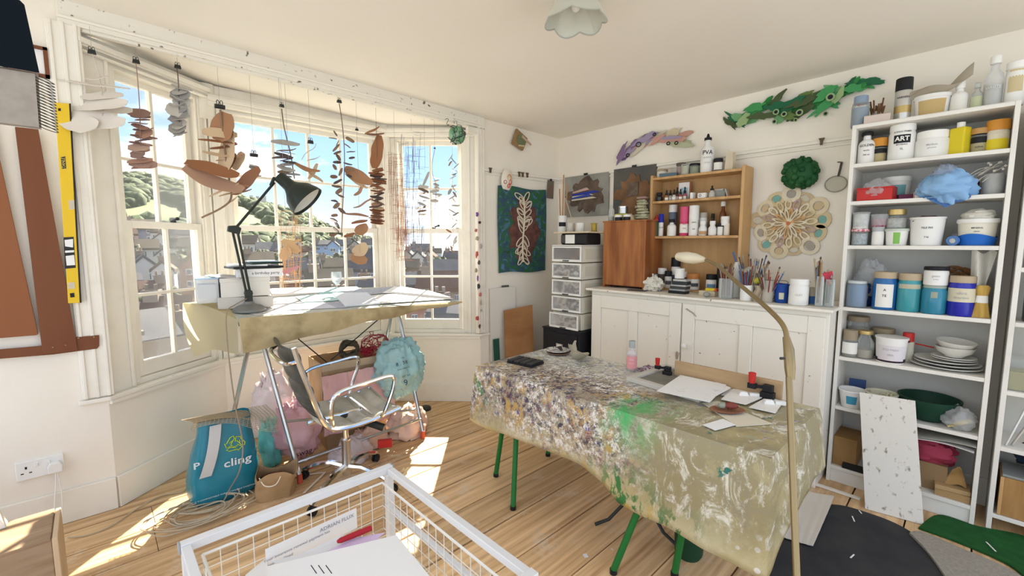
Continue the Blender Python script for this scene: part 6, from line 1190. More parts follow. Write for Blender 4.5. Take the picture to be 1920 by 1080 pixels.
o = thing('reel', 'reel of gold thread on the radio board', 'reel', (3.06, px(1114, 412, 3.06).y, ZS)); g = G(); g.lathe([(.028, 0), (.028, .006), (.022, .008), (.024, .035), (.022, .062), (.028, .064), (.028, .07)], 18); ob('thread', g, mat('gold_thread', (.42, .31, .06), .5, .3), o, True); g = G(); g.lathe([(.03, .0), (.03, .005)], 18); ob('flange', g, BLACK, o, True)
# boards leaning in the corner
o = tag(ob('white_board', hull_sheet([(2.52, 2.905, .0), (2.80, 2.875, .0), (2.80, 2.895, 1.0), (2.52, 2.925, 1.0)][::1], .01), C_((.74, .70, .62))), 'tall white panel leaning in the corner', 'panel')
Pb = [Vector((2.60, 2.79, .0)), Vector((2.86, 2.70, .0)), Vector((2.93, 2.80, .83)), Vector((2.64, 2.87, .80))]
tag(ob('plywood_sheet', hull_sheet(Pb, .012), mat('plywood', (.42, .21, .085), .55, col2=(.33, .15, .055), ns=3, stretch=(1, 1, 3))), 'varnished plywood sheet leaning on the white panel', 'board')
tag(ob('green_board', hull_sheet([(2.53, 2.86, 0), (2.60, 2.86, 0), (2.60, 2.895, .55), (2.53, 2.895, .55)], .004), C_((.03, .10, .07))), 'dark green board edge between the white panel and plywood', 'board')
# =================================================================== painted work table
TZ, TX0, TX1, TY0, TY1 = .69, 1.575, 2.22, .42, 1.95
GREEN = mat('green_enamel', (.02, .16, .035), .35)
tb = thing('work_table', 'work table with green tubular splayed legs in the middle of the room', 'table', (1.9, 1.19, 0)); tl = Vector(tb.location)
g = G(); g.bb((TX0 + .01 - 1.9, TY0 + .01 - 1.19, TZ - .03), (TX1 - .01 - 1.9, TY1 - .01 - 1.19, TZ - .004)); ob('table_top', g, PINE, tb)
for ft, tp in (((1.681, 1.904), (1.70, 1.80)), ((1.525, 1.592), (1.67, 1.70)), ((1.52, .97), (1.66, .80)), ((1.694, .783), (1.69, .70)), ((2.134, .589), (2.10, .70)), ((2.26, .90), (2.12, .82)), ((2.26, 1.60), (2.12, 1.70)), ((2.10, 1.86), (2.10, 1.80))):
    g = G(); g.tube([Vector((*tp, TZ - .03)) - tl, Vector((*ft, .012)) - tl], .0145, 10); g2 = ob('leg', g, GREEN, tb, True); g = G(); g.lathe([(.016, 0), (.016, .02)], 10, Vector((*ft, 0)) - tl); ob('foot', g, BLACK, g2, True)
for y in (.75, 1.75): g = G(); g.tube([Vector((1.66, y, TZ - .045)) - tl, Vector((2.14, y, TZ - .045)) - tl], .0135, 8); ob('cross_rail', g, GREEN, tb, True)
# oilcloth
def oilcloth():
    m = bpy.data.materials.new('painted_oilcloth'); m.use_nodes = True; t = m.node_tree; b = t.nodes['Principled BSDF']; b.inputs['Roughness'].default_value = .38
    n = t.nodes.new; lk = t.links.new; tc_ = n('ShaderNodeTexCoord'); sep = n('ShaderNodeSeparateXYZ'); lk(tc_.outputs['Object'], sep.inputs[0])
    def nz(scale, det=8, st=(1, 1, 1), rough=.6, dist=0, loc=(0, 0, 0)):
        mp_ = n('ShaderNodeMapping'); mp_.inputs['Scale'].default_value = st; mp_.inputs['Location'].default_value = loc; x = n('ShaderNodeTexNoise'); x.inputs['Scale'].default_value = scale; x.inputs['Detail'].default_value = det; x.inputs['Roughness'].default_value = rough; x.inputs['Distortion'].default_value = dist
        lk(tc_.outputs['Object'], mp_.inputs[0]); lk(mp_.outputs[0], x.inputs[0]); return x.outputs[0]
    def ramp(src, a, b_):
        r = n('ShaderNodeMapRange'); r.inputs[1].default_value = a; r.inputs[2].default_value = b_; r.clamp = True; lk(src, r.inputs[0]); return r.outputs[0]
    def mul(*s):
        o_ = s[0]
        for q in s[1:]: x = n('ShaderNodeMath'); x.operation = 'MULTIPLY'; lk(o_, x.inputs[0]); lk(q, x.inputs[1]); o_ = x.outputs[0]
        return o_
    def band(src, a, b_, c, d): return mul(ramp(src, a, b_), ramp(src, d, c))
    cur = [None]
    def layer(col, mask):
        x = n('ShaderNodeMixRGB'); x.inputs[2].default_value = (*col, 1)
        if isinstance(cur[0], tuple): x.inputs[1].default_value = (*cur[0], 1)
        else: lk(cur[0], x.inputs[1])
        lk(mask, x.inputs[0]); cur[0] = x.outputs[0]
    X, Y, Zc = sep.outputs[0], sep.outputs[1], sep.outputs[2]
    cur[0] = (.47, .39, .185); layer((.60, .53, .32), ramp(nz(3), .45, .6))
    vo = n('ShaderNodeTexVoronoi'); vo.inputs['Scale'].default_value = 17; vo.inputs['Randomness'].default_value = .35; lk(tc_.outputs['Object'], vo.inputs[0]); layer((.78, .76, .68), ramp(vo.outputs['Distance'], .20, .17))
    top = ramp(Zc, .675, .69); low = ramp(Zc, .30, .50); dense = ramp(Y, -.48, -.25); mid = ramp(Zc, .36, .52)
    # top: pale scrubbed streaks
    layer((.50, .49, .42), mul(top, ramp(nz(9, 10, (3, 1, 1)), .36, .48), ramp(Y, -.5, -.2))); layer((.15, .19, .27), mul(top, ramp(nz(20, 11, (3, 1, 1), .75, .4, (3, 1, 0)), .50, .56), ramp(Y, -.45, -.05))); layer((.76, .75, .70), mul(top, ramp(nz(24, 10, (3, 1, 1), .75, 0, (13, 1, 0)), .54, .59), ramp(Y, -.5, -.1))); layer((.40, .42, .30), mul(top, ramp(nz(10, 8, (2, 1, 1), .6, 0, (5, 5, 1)), .56, .64))); layer((.46, .42, .26), mul(top, ramp(nz(5, 6, (2, 1, 1), .6, 0, (9, 2, 1)), .56, .7)))
    # drape: dense impasto
    D = mul(dense, mid, ramp(X, .08, -.12)); 
    layer((.38, .32, .22), mul(D, ramp(nz(5, 8, loc=(1, 4, 2)), .30, .42))); layer((.045, .04, .075), mul(D, ramp(nz(26, 11, rough=.8, loc=(2, 0, 7)), .485, .53), ramp(nz(4.5, 6, loc=(8, 1, 1)), .36, .5))); layer((.26, .10, .12), mul(D, ramp(nz(36, 9, rough=.8, loc=(2, 30, 7)), .55, .59))); layer((.50, .32, .09), mul(D, ramp(nz(6, 6, loc=(4, 9, 3)), .50, .58), ramp(nz(30, 6), .44, .52)))
    layer((.05, .06, .30), mul(D, ramp(nz(9, 8, rough=.7, loc=(7, 7, 7)), .60, .65))); layer((.24, .07, .08), mul(D, ramp(nz(13, 8, rough=.7, loc=(17, 2, 7)), .60, .65))); layer((.03, .20, .06), mul(dense, ramp(Zc, .28, .40), ramp(nz(7, 9, (1, 1, .6), .7, .5, (1, 17, 3)), .60, .64), ramp(Zc, .66, .60)))
    layer((.80, .78, .72), mul(mul(dense, ramp(Zc, .38, .46)), ramp(nz(34, 11, rough=.85, loc=(21, 2, 1)), .50, .55), ramp(nz(5, 6, loc=(0, 21, 1)), .42, .52)))
    # green haze on the top near the frame and green strokes at the hem
    gz = mul(band(Y, -.48, -.36, -.20, -.05), ramp(X, -.05, -.2), ramp(Zc, .5, .66)); layer((.05, .42, .12), mul(gz, ramp(nz(7, 9, (1, 2, 1), .7), .40, .56)))
    gs = mul(band(Y, -.62, -.50, -.22, -.02), band(Zc, .22, .30, .42, .52)); layer((.02, .17, .04), mul(gs, ramp(nz(26, 8, (1, .6, .35), .7), .50, .54)))
    layer((.55, .38, .10), mul(band(Y, -.45, -.35, .1, .3), band(Zc, .26, .30, .36, .44), ramp(nz(12, 8, loc=(3, 3, 30)), .54, .6)))
    # right end: white brush marks, blue strokes
    Rr = ramp(Y, -.22, -.42); layer((.31, .265, .14), mul(Rr, ramp(Zc, .30, .44), ramp(nz(4, 8, rough=.7), .34, .52))); layer((.72, .69, .58), mul(Rr, ramp(nz(7, 11, (1, 1.6, 1), .8, .9, (2, 2, 2)), .52, .60), ramp(Zc, .28, .42))); layer((.30, .26, .16), mul(Rr, ramp(nz(11, 9, rough=.75, loc=(12, 2, 2)), .53, .60), ramp(Zc, .33, .48))); layer((.10, .12, .42), mul(Rr, top, ramp(nz(9, 8, (4, 1, 1), .7, 0, (6, 1, 8)), .62, .66))); layer((.02, .15, .12), mul(Rr, ramp(nz(10, 8, loc=(31, 2, 8)), .66, .69), ramp(Zc, .45, .6)))
    lk(cur[0], b.inputs['Base Color'])
    bn = n('ShaderNodeBump'); bn.inputs['Strength'].default_value = .25; bn.inputs['Distance'].default_value = .004; lk(nz(24, 8, rough=.7), bn.inputs['Height']); lk(bn.outputs[0], b.inputs['Normal']); return m
XF = TX0 - .035
HEM = sorted((lambda p: (p.y, p.z))(px(x, y, XF)) for x, y in ((925, 806), (960, 818), (1000, 832), (1040, 855), (1090, 878), (1130, 905), (1160, 940), (1200, 965), (1250, 985), (1300, 1010), (1350, 1038), (1405, 1076)))
def hemz(y):
    if y <= HEM[0][0]: return HEM[0][1]
    for (a, p), (b, q) in zip(HEM, HEM[1:]):
        if y <= b: return p + (q - p) * (y - a) / (b - a)
    return HEM[-1][1]
per = []; rc = .012; NL, NS = 90, 34     # perimeter points (x, y, outward, hem z)
HL = px(912, 790, 1.62).z
for i in range(NL + 1): y = TY1 - (TY1 - TY0) * i / NL; per.append((TX0, y, (-1, 0), hemz(y)))
for i in range(1, NS + 1): u = i / NS; per.append((TX0 + (TX1 - TX0) * u, TY0, (0, -1), HEM[0][1] + (.44 - HEM[0][1]) * sm(min(1, u * 1.6))))
for i in range(1, NL + 1): u = i / NL; per.append((TX1, TY0 + (TY1 - TY0) * u, (1, 0), .44 + .06 * math.sin(u * 5)))
for i in range(1, NS): u = i / NS; per.append((TX1 - (TX1 - TX0) * u, TY1, (0, 1), .46 + (hemz(TY1) - .46) * u))
n_ = len(per); K = 14; vs = [(x - .0, y, TZ + .003) for x, y, o_, h_ in per]
for k in range(1, K + 1):
    for i, (x, y, o_, h_) in enumerate(per):
        a, b = per[i - 1][2], per[(i + 1) % n_][2]; ov = Vector((o_[0] + .0, o_[1])); nb = [per[(i + q) % n_][2] for q in range(-4, 5)]; ov = Vector((sum(q[0] for q in nb), sum(q[1] for q in nb))).normalized()
        t_ = k / K; s = i / n_ * 4.35; fold = .016 * math.sin(s * 6.2) + .010 * math.sin(s * 13.7 + 1) + .006 * noise.noise(Vector((s * 9, t_ * 2, 0)))
        d_ = .010 * min(1, t_ * 6) + t_ * (.022 + fold) ; z_ = TZ + .003 - .006 * min(1, t_ * 6) - (TZ - h_) * t_
        vs.append((x + ov.x * d_, y + ov.y * d_, z_))
fs = [tuple(range(n_))[::-1]] + [(k * n_ + i, k * n_ + (i + 1) % n_, (k + 1) * n_ + (i + 1) % n_, (k + 1) * n_ + i) for k in range(K) for i in range(n_)]
g = G(); g.add([(x - 1.9, y - 1.19, z) for x, y, z in vs], fs); cl_ = tag(ob('oilcloth', g, oilcloth(), smooth=True, ang=50), 'cream dotted oilcloth thickly spattered with paint draped over the work table', 'tablecloth'); cl_.location = (1.9, 1.19, 0)
sol = cl_.modifiers.new('thickness', 'SOLIDIFY'); sol.thickness = .0015; sol.offset = -1
TT = TZ + .005
tp_ = lambda x, y, dz=0: pz(x, y, TT + dz)
# ------------------------------------------------------------------ things on the work table
c = tp_(985, 681); o = thing('palette_box', 'flat black ribbed plastic palette box on the oilcloth', 'palette', tuple(c), R(8)); w, d_ = .062, .092
board('base', (-w, -d_, 0), (w, d_, .012), BLACK, o, .004)
for k in range(4): y0 = -d_ + .004 + k * d_ * 2 / 4; board('lid_panel', (-w + .002, y0, .012), (w - .002, y0 + d_ * .5 - .006, .021), C_((.035, .035, .035), .35), o, .003)
c = tp_(1047, 663)
for i, (r, m_, lb) in enumerate(((.075, C_((.24, .13, .08)), 'brown wooden dish under the patterned plate'), (.078, mat('patterned_plate', (.66, .64, .60), .3, col2=(.25, .22, .22), ns=40, lo=.5, hi=.56), 'patterned plate on the brown dish'))):
    g = G(); g.lathe([(r * .6, 0), (r * .66, .003), (r, .010), (r * .98, .013), (r * .62, .006), (0, .006)], 32); q_ = tag(ob('dish', g, m_, smooth=True), lb, 'plate'); q_.location = (c.x + .006 * i, c.y + .012 * i, TT + .012 * i)
g = G(); g.grid(lambda u, v: ((u - .5) * .03 * math.sin(PI * v + .2), (v - .5) * .12, .012 * math.sin(v * 4) + .006 * u), 6, 10, .002); q_ = tag(ob('dark_leaf', g, C_((.03, .03, .03)), smooth=True), 'black curled leaf lying on the patterned plate', 'leaf'); q_.location = (c.x + .0, c.y + .0, TT + .032); q_.rotation_euler = (0, 0, R(-30))
CER = mat('broken_ceramic', (.46, .41, .29), .5, col2=(.33, .30, .22), ns=8)
def shard(lab, loc, rot, r, a0, a1, t0, t1, seed):
    g = G(); g.grid(lambda u, v: (lambda A, Tt: (r * math.sin(Tt) * math.cos(A), r * math.sin(Tt) * math.sin(A), r - r * math.cos(Tt)))(a0 + (a1 - a0) * u + .06 * math.sin(v * 7 + seed), t0 + (t1 - t0) * v * (1 + .16 * math.sin(u * 5 + seed) + .08 * math.sin(u * 13))), 20, 10, .006); o = tag(ob('ceramic_shard', g, CER, smooth=True), lab, 'shard'); o.location = loc; o.rotation_euler = rot
c = tp_(1082, 676); shard('broken half of a grey green ceramic bowl', (c.x, c.y, TT + .006), (0, 0, R(-50)), .085, -2.1, 1.6, .03, 1.05, 1)
shard('upright triangular ceramic shard standing in the broken bowl', (c.x + .01, c.y + .0, TT + .022), (R(10), R(-20), R(60)), .085, .0, 1.1, .2, 1.15, 2); c = tp_(1104, 684); shard('curved ceramic rim shard lying beside the broken bowl', (c.x, c.y, TT + .008), (R(6), R(4), R(-120)), .085, -.7, .7, .1, .75, 3)
p = tp_(1184, 694); k = k_at(p); container('clear bottle of pink liquid with grey cap on the oilcloth', 'bottle', tuple(p), 9.6 * k, 56 * k, 'bottle', body=CLEARP, fill=C_((.72, .30, .30), .3), fillh=.62, lid=C_((.36, .38, .36)), lidh=.2, lidr=1.25, band=C_((.74, .32, .32)), bandz=(.12, .62), arc=2.4, words=(('rose', .5, .08, C_((.8, .6, .6))), ('remover', .35, .06, C_((.8, .6, .6)))))
sheet('dark_print', 'small purple and white printed card beside the pink bottle', 'card', [tp_(1192, 692, .003), tp_(1215, 683, .003), tp_(1232, 689, .003), tp_(1207, 700, .003)], mat('purple_print', (.15, .06, .12), .5, col2=(.62, .58, .60), ns=60, lo=.5, hi=.55), .002)
# picture frame lying flat
o = thing('framed_drawing', 'pale wooden picture frame lying flat with a grey picture', 'picture frame', tuple(tp_(1273, 722))); ol = Vector(o.location); Q = [tp_(x, y) for x, y in ((1174, 714), (1248, 689), (1373, 723), (1311, 756))]; ce = sum(Q, Vector()) / 4
FRW = mat('grey_wood_frame', (.56, .53, .47), .6); ins = [ce + (q - ce) * .80 for q in Q]
for i in range(4):
    P_q = [Q[i], Q[(i + 1) % 4], ins[(i + 1) % 4], ins[i]]; g = G(); n4 = 4; g.add([q - ol + Vector((0, 0, .0)) for q in P_q] + [q - ol + Vector((0, 0, .022)) for q in P_q], [(0, 1, 2, 3), (7, 6, 5, 4), (0, 4, 5, 1), (1, 5, 6, 2), (2, 6, 7, 3), (3, 7, 4, 0)]); ob('frame_side', g, FRW, o, bev=.002)
ob('picture', hull_sheet([q - ol + Vector((0, 0, .012)) for q in ins], .008), mat('grey_picture', (.16, .16, .13), .5, col2=(.30, .28, .22), ns=4), o)
sheet('drawing_sheet', 'white sheet with faint pencil marks lying on the picture frame', 'paper', [tp_(x, y, .026) for x, y in ((1231, 733), (1276, 703), (1362, 721), (1331, 754))], mat('pencil_paper', (.82, .81, .78), .8, col2=(.70, .69, .66), ns=30, lo=.6, hi=.7), .002)
sheet('drawing_sheet', 'second white sheet under the pencil drawing', 'paper', [tp_(x, y, .0235) for x, y in ((1290, 724), (1345, 716), (1371, 727), (1338, 745))], PAPER, .001)
for i, (q, lb) in enumerate((([(1352, 748), (1374, 729), (1452, 736), (1398, 758)], 'folded white blister pack beside the framed picture'), ([(1404, 763), (1440, 743), (1469, 753), (1454, 774)], 'second white moulded pack with raised ridge'), ([(1352, 740), (1366, 728), (1400, 733), (1385, 747)], 'white card slip under the blister packs'))):
    z_ = .002 + .003 * (2 - i); s_ = sheet('blister_pack', lb, 'pack', [tp_(x, y, z_ + .004) for x, y in q], WHITEP, .003)
    if i < 2:
        c4 = sum((tp_(x, y, z_) for x, y in q), Vector()) / 4; g = G(); g.prism([(-.022, -.012), (.022, -.012), (.022, .012), (-.022, .012)], .018, TR(*(c4 + Vector((0, 0, .002)))) @ RZ(R(-60))); g.v = [((x - c4.x) * (.6 if z > c4.z + .015 else 1) + c4.x, (y - c4.y) * (.6 if z > c4.z + .015 else 1) + c4.y, z) for x, y, z in g.v]; ob('raised_mould', g, WHITEP, s_)
        g = G(); c5 = c4 + Vector((.03, -.035, 0)); g.prism([(-.02, -.01), (.02, -.01), (.02, .01), (-.02, .01)], .016, TR(*c5) @ RZ(R(-60))); ob('raised_mould', g, WHITEP, s_)
sheet('cream_card', 'large cream card under the terracotta dish', 'card', [tp_(x, y, .004) for x, y in ((1317, 755), (1345, 752), (1448, 794), (1381, 799))], C_((.70, .64, .50), .7), .003)
sheet('white_card', 'small blank white card at the edge of the cream card', 'card', [tp_(x, y, .007) for x, y in ((1318, 796), (1356, 785), (1379, 796), (1341, 806))], PAPER, .003)
c = tp_(1363, 771, .006); o = thing('terracotta_dish', 'oval terracotta dish on the cream card', 'dish', tuple(c), R(-45)); g = G(); g.lathe([(.05, 0), (.054, .002), (.072, .008), (.070, .010), (.052, .005), (0, .005)], 32, sy=.62); ob('dish', g, mat('terracotta', (.32, .15, .08), .6, col2=(.25, .11, .06), ns=10), o, True)
o = thing('clay_figure', 'small painted clay figure lying in the terracotta dish', 'figure', (c.x, c.y, c.z + .012), R(-50)); g = G(); g.blob((-.02, 0, .012), (.018, .012, .012), 12, 8, .3, 3, 1); ob('head', g, C_((.30, .34, .26)), o, True); g = G(); g.blob((.015, .0, .012), (.03, .016, .013), 12, 8, .4, 3, 2); ob('body', g, C_((.22, .05, .04)), o, True); g = G(); g.blob((-.03, .018, .008), (.012, .01, .009), 10, 6, .3, 3, 3); ob('cap', g, C_((.45, .38, .28)), o, True)
# board with two clamps on the far edge
o = thing('clamped_board', 'wooden board standing on edge along the far side of the work table', 'board', (2.195, 1.2, TT)); pa, pb_ = px(1267, 690, 2.2), px(1468, 725, 2.2); g = G(); g.bb((-.01, pb_.y - 1.2, .0), (.008, pa.y - 1.2, px(1460, 714, 2.2).z - TT)); ob('board', g, mat('beech', (.48, .33, .18), .5, col2=(.41, .27, .14), ns=3, stretch=(1, 1, 8)), o, bev=.002)
for x, y, lb in ((1252, 690, 'red handled corner clamp at the left end of the standing board'), (1440, 735, 'red handled corner clamp gripping the right end of the standing board')):
    c = px(x, y, 2.17); c.z = TT; s_ = 1.0 if x < 1300 else 1.25; o = thing('clamp', lb, 'clamp', tuple(c)); g = G(); g.bb((-.018 * s_, -.022 * s_, 0), (.012 * s_, .022 * s_, .03 * s_)); g.bb((-.012 * s_, -.016 * s_, .03 * s_), (.012 * s_, .016 * s_, .055 * s_)); ob('jaw', g, BLACK, o, bev=.003); g = G(); g.rod((0, 0, .045 * s_), (-.02 * s_, .05 * s_, .045 * s_), .007 * s_); g.bb((-.026 * s_, .035 * s_, .036 * s_), (-.006 * s_, .062 * s_, .054 * s_)); ob('crank', g, BLACK, o); g = G(); g.lathe([(.009 * s_, 0), (.011 * s_, .012), (.013 * s_, .04 * s_), (.009 * s_, .042 * s_)], 14, (-.016 * s_, .05 * s_, .052 * s_)); ob('handle', g, RED, o, True)
# =================================================================== brass floor lamp
Pa, Pb = pd(1493, 1085, 1.02), pd(1477, 650, 1.16); dirp = (Pa - Pb).normalized(); foot = Pb + dirp * (Pb.z / -dirp.z); o = thing('floor_lamp', 'brass floor lamp with long bent arm and shell shaped shade', 'lamp', (foot.x, foot.y, 0)); fo = Vector(o.location)
g = G(); g.lathe([(.13, 0), (.13, .012), (.10, .02), (.02, .028), (.012, .05)], 32); ob('base', g, BRASS, o, True); g = G(); g.tube([Vector((0, 0, .03)), Pb - dirp * -.08 - fo], .0078, 10); ob('pole', g, BRASS, o, True)
g = G(); g.tube([pd(1482, 712, 1.14) - fo, pd(1481, 690, 1.145) - fo, pd(1479, 655, 1.155) - fo, pd(1474, 632, 1.17) - fo], [.0095, .0125, .0125, .0085], 12); ob('sleeve', g, BRASS, o, True); g = G(); g.rod(pd(1470, 672, 1.13) - fo, pd(1464, 672, 1.12) - fo, .004); ob('thumb_screw', g, DARKM, o)
arm = spline([pd(1476, 640, 1.165) - fo, pd(1472, 618, 1.18) - fo, pd(1459, 598, 1.21) - fo, pd(1430, 570, 1.29) - fo, pd(1380, 528, 1.48) - fo, pd(1345, 498, 1.66) - fo, pd(1322, 487, 1.78) - fo], 6); g = G(); g.tube(arm, [.0066 + 0 * i for i in range(len(arm))], 10); ob('arm', g, BRASS, o, True)
sa, sb = pd(1322, 487, 1.78) - fo, pd(1266, 480, 1.86) - fo; ax = (sb - sa).normalized(); up_ = Vector((0, 0, 1)); sd = ax.cross(up_).normalized(); M = T3(sa, sd, ax.cross(sd) * -1, ax); Ls = (sb - sa).length
g = G(); g.lathe([(.008, -.005), (.02, .012), (.034, Ls * .35), (.036, Ls * .6), (.026, Ls * .9), (.004, Ls)], 20, M=M, sx=1.25, sy=.65); ob('shell_shade', g, mat('horn_shell', (.60, .53, .37), .3, col2=(.68, .62, .47), ns=12), o, True)
# =================================================================== rugs and mats
def mat_rug(lab, pts, m, z0, th, seed, nm='rug', cat='rug'):
    P = [pz(x, y, z0) for x, y in pts]; c = sum(P, Vector()) / len(P); n = 6; Q2 = spline([p - c for p in P] + [P[0] - c], n)[:-1]
    g = G(); m_ = len(Q2); rings = [1, .985, .8, .55, .3]; vs = []
    vs += [(q.x, q.y, 0) for q in Q2]
    for r in rings: vs += [(q.x * r, q.y * r, th + .002 * noise.noise(Vector((q.x * r * 8 + seed, q.y * r * 8, 0)))) for q in Q2]
    vs.append((0, 0, th)); K_ = len(rings)
    fs = [tuple(range(m_))[::-1]] + [(k * m_ + i, k * m_ + (i + 1) % m_, (k + 1) * m_ + (i + 1) % m_, (k + 1) * m_ + i) for k in range(K_) for i in range(m_)] + [(K_ * m_ + i, K_ * m_ + (i + 1) % m_, len(vs) - 1) for i in range(m_)]
    g.add(vs, fs); o = tag(ob(nm, g, m, smooth=True), lab, cat); o.location = (c.x, c.y, z0); return o
mat_rug('dark charcoal floor mat under the table end', [(1412, 1040), (1470, 965), (1560, 948), (1640, 968), (1708, 1000), (1738, 1040), (1785, 1095), (1700, 1180), (1500, 1140)], mat('charcoal_felt', (.052, .052, .05), .95, col2=(.038, .038, .042), ns=6, bump=.4, bs=300), .001, .007, 1)
mat_rug('grass green rug strip in front of the bookcases', [(1722, 992), (1760, 968), (1835, 990), (1930, 1012), (2000, 1060), (1960, 1110), (1890, 1060), (1800, 1020)], mat('green_pile', (.015, .09, .022), .95, col2=(.02, .12, .03), ns=20, bump=.6, bs=350), .0015, .010, 2)
mat_rug('beige woolly rug beside the green strip', [(1705, 1002), (1728, 1000), (1800, 1030), (1900, 1075), (1960, 1130), (1850, 1200), (1795, 1120), (1745, 1045)], mat('beige_pile', (.46, .42, .35), .95, col2=(.38, .34, .28), ns=80, bump=.8, bs=400), .009, .010, 3)
g = G(); Bm = [pz(1432, 905, .0), pz(1563, 944, .0), pz(1524, 1032, .0), pz(1425, 1000, .0)]
def bmat(u, v):
    p = Bm[0].lerp(Bm[1], u).lerp(Bm[3].lerp(Bm[2], u), v); return p + Vector((0, 0, .016 + .05 * max(0, u - .72) ** 1.2 * (1.3 - v) + .018 * max(0, .2 - v) * 5 * .5 + .0022 * abs(math.sin(u * 24)) * abs(math.sin(v * 18))))
tag(ob('bath_mat', g.grid(bmat, 48, 36, .004), mat('white_rubber', (.68, .63, .55), .5), smooth=True), 'white dimpled rubber mat lying at the cupboard foot', 'mat')
g = G(); g.bb((-.01, -.09, 0), (.012, .19, .012)); q_ = tag(ob('trim_strip', g, WOODW, bev=.002), 'loose white wooden strip on the floor before the bookcase', 'strip'); q_.location = tuple(pz(1575, 925, .001))
for i, (x, y, rz, l_) in enumerate(((1600, 973, 20, .05), (1613, 960, 30, .03), (1858, 1025, 25, .07), (1098, 1042, 60, .025), (1148, 1030, 80, .012), (1598, 1043, -10, .04))):
    p = pz(x, y, .022 if x > 1800 else .010 if x > 1500 else .002); q_ = slabbox('paper_shred', ('thin white paper shred on the charcoal mat', 'short paper shred beside the board foot', 'long white paper shred on the green rug', 'torn scrap of paper on the bare floorboards', 'tiny pale scrap on the floorboards under the table', 'thin pale thread on the charcoal mat')[i], 'paper', tuple(p), (l_, .006 if i not in (3,) else .02, .0015), PAPER, R(rz))
g = G(); g.lathe([(.05, 0), (.06, .02), (.07, .30), (.066, .30), (.055, .02), (0, .015)], 20); q_ = tag(ob('waste_bin', g, C_((.015, .06, .03), .5), smooth=True), 'dark green waste bin standing under the work table', 'bin'); q_.location = (1.86, .80, 0)
g = G(); 
for a in range(3): A = 2 * PI * a / 3 + .4; g.tube([(0, 0, .18), (.15 * math.cos(A), .15 * math.sin(A), .03), (.22 * math.cos(A), .22 * math.sin(A), .008)], .008, 6)
g.rod((0, 0, .1), (0, 0, .45), .012); q_ = tag(ob('stand_base', g, DARKM, smooth=True), 'dark metal tripod stand under the work table', 'stand'); q_.location = (1.90, 1.08, 0)
# =================================================================== pictures and reliefs on the walls
def cutout(poly, th, M): return G().prism(poly, th, M)
WB = lambda y, z, x=XB: T3((x, y, z), (0, -1, 0), (0, 0, 1), (-1, 0, 0))      # frame on the cupboard wall, z out of the wall
WAy = lambda x: 2.95 - .0684 * (x - 2.43)
WA = lambda x, z, o_=0: T3((x, WAy(x) - o_, z), (1, -.0684, 0), (0, 0, 1), (-.0684, -1, 0))
def wobble(n, rx, ry, amp, seed, fr=1.6, lobes=0):
    out = []
    for i in range(n):
        a = 2 * PI * i / n; k = 1 + amp * noise.noise(Vector((math.cos(a) * fr + seed * 7.3, math.sin(a) * fr, seed))) + (.18 * math.sin(lobes * a + seed) if lobes else 0)
        out.append((rx * math.cos(a) * k, ry * math.sin(a) * k))
    return out
GREENS = [C_(c, .45) for c in ((.03, .22, .05), (.06, .30, .10), (.13, .20, .06), (.30, .42, .20), (.07, .10, .04), (.16, .36, .16), (.42, .46, .34), (.02, .13, .06))]
o = thing('green_relief', 'long twisting relief of green cut-out shapes high on the wall', 'wall sculpture', (XB, 0, 0)); a = random.Random(12)
path = [(1372, 228), (1395, 222), (1415, 205), (1440, 205), (1462, 198), (1480, 208), (1500, 200), (1520, 190), (1545, 186), (1560, 182), (1580, 172), (1600, 166), (1622, 160)]
for i in range(34):
    q = i / 33 * (len(path) - 1.001); k = int(q); x = path[k][0] + (path[k + 1][0] - path[k][0]) * (q - k); y = path[k][1] + (path[k + 1][1] - path[k][1]) * (q - k); big = 1 if 1400 < x < 1560 else .65
    p = px(x + a.uniform(-6, 6), y + a.uniform(-14, 16) * big, XB); ln = a.uniform(.045, .085) * (.8 + .3 * big); rr = a.uniform(.016, .03) * (.7 + .4 * big); an = a.uniform(-.9, .9) + .15
    g = G(); g.prism(wobble(22, ln, rr, .7, i, 1.8), .006, WB(p.y, p.z, XB - .008 - .012 * (i % 4)) @ Matrix.Rotation(an, 4, 'Z') @ Matrix.Rotation(a.uniform(-.25, .25), 4, 'Y')); pc = ob('cut_piece', g, GREENS[a.randrange(8)] if x < 1590 else GREENS[a.choice((0, 1, 7))], o); pc.location = (-XB, 0, 0)
for x, y, r in ((1455, 210, .011), (1470, 214, .01), (1499, 211, .012), (1557, 182, .014), (1548, 213, .009), (1452, 228, .009), (1492, 225, .007)):
    p = px(x, y, XB - .06); g = G(); g.lathe([(r * 1.7, 0), (r * 1.7, .004)], 16, M=WB(p.y, p.z, XB - .058)); e_ = ob('pale_ring', g, GREENS[3], o, True); e_.location = (-XB, 0, 0); g = G(); g.lathe([(r, 0), (r, .0055)], 16, M=WB(p.y, p.z, XB - .058)); e2 = ob('dark_spot', g, INK, e_, True)
PASTEL = [C_(c, .6) for c in ((.58, .50, .34), (.48, .34, .32), (.34, .28, .40), (.46, .48, .32), (.22, .14, .26), (.62, .56, .44), (.55, .30, .24))]
o = thing('pastel_relief', 'fan of crumpled pastel and purple paper shapes on the wall above the paintings', 'wall sculpture', (XB, 0, 0))
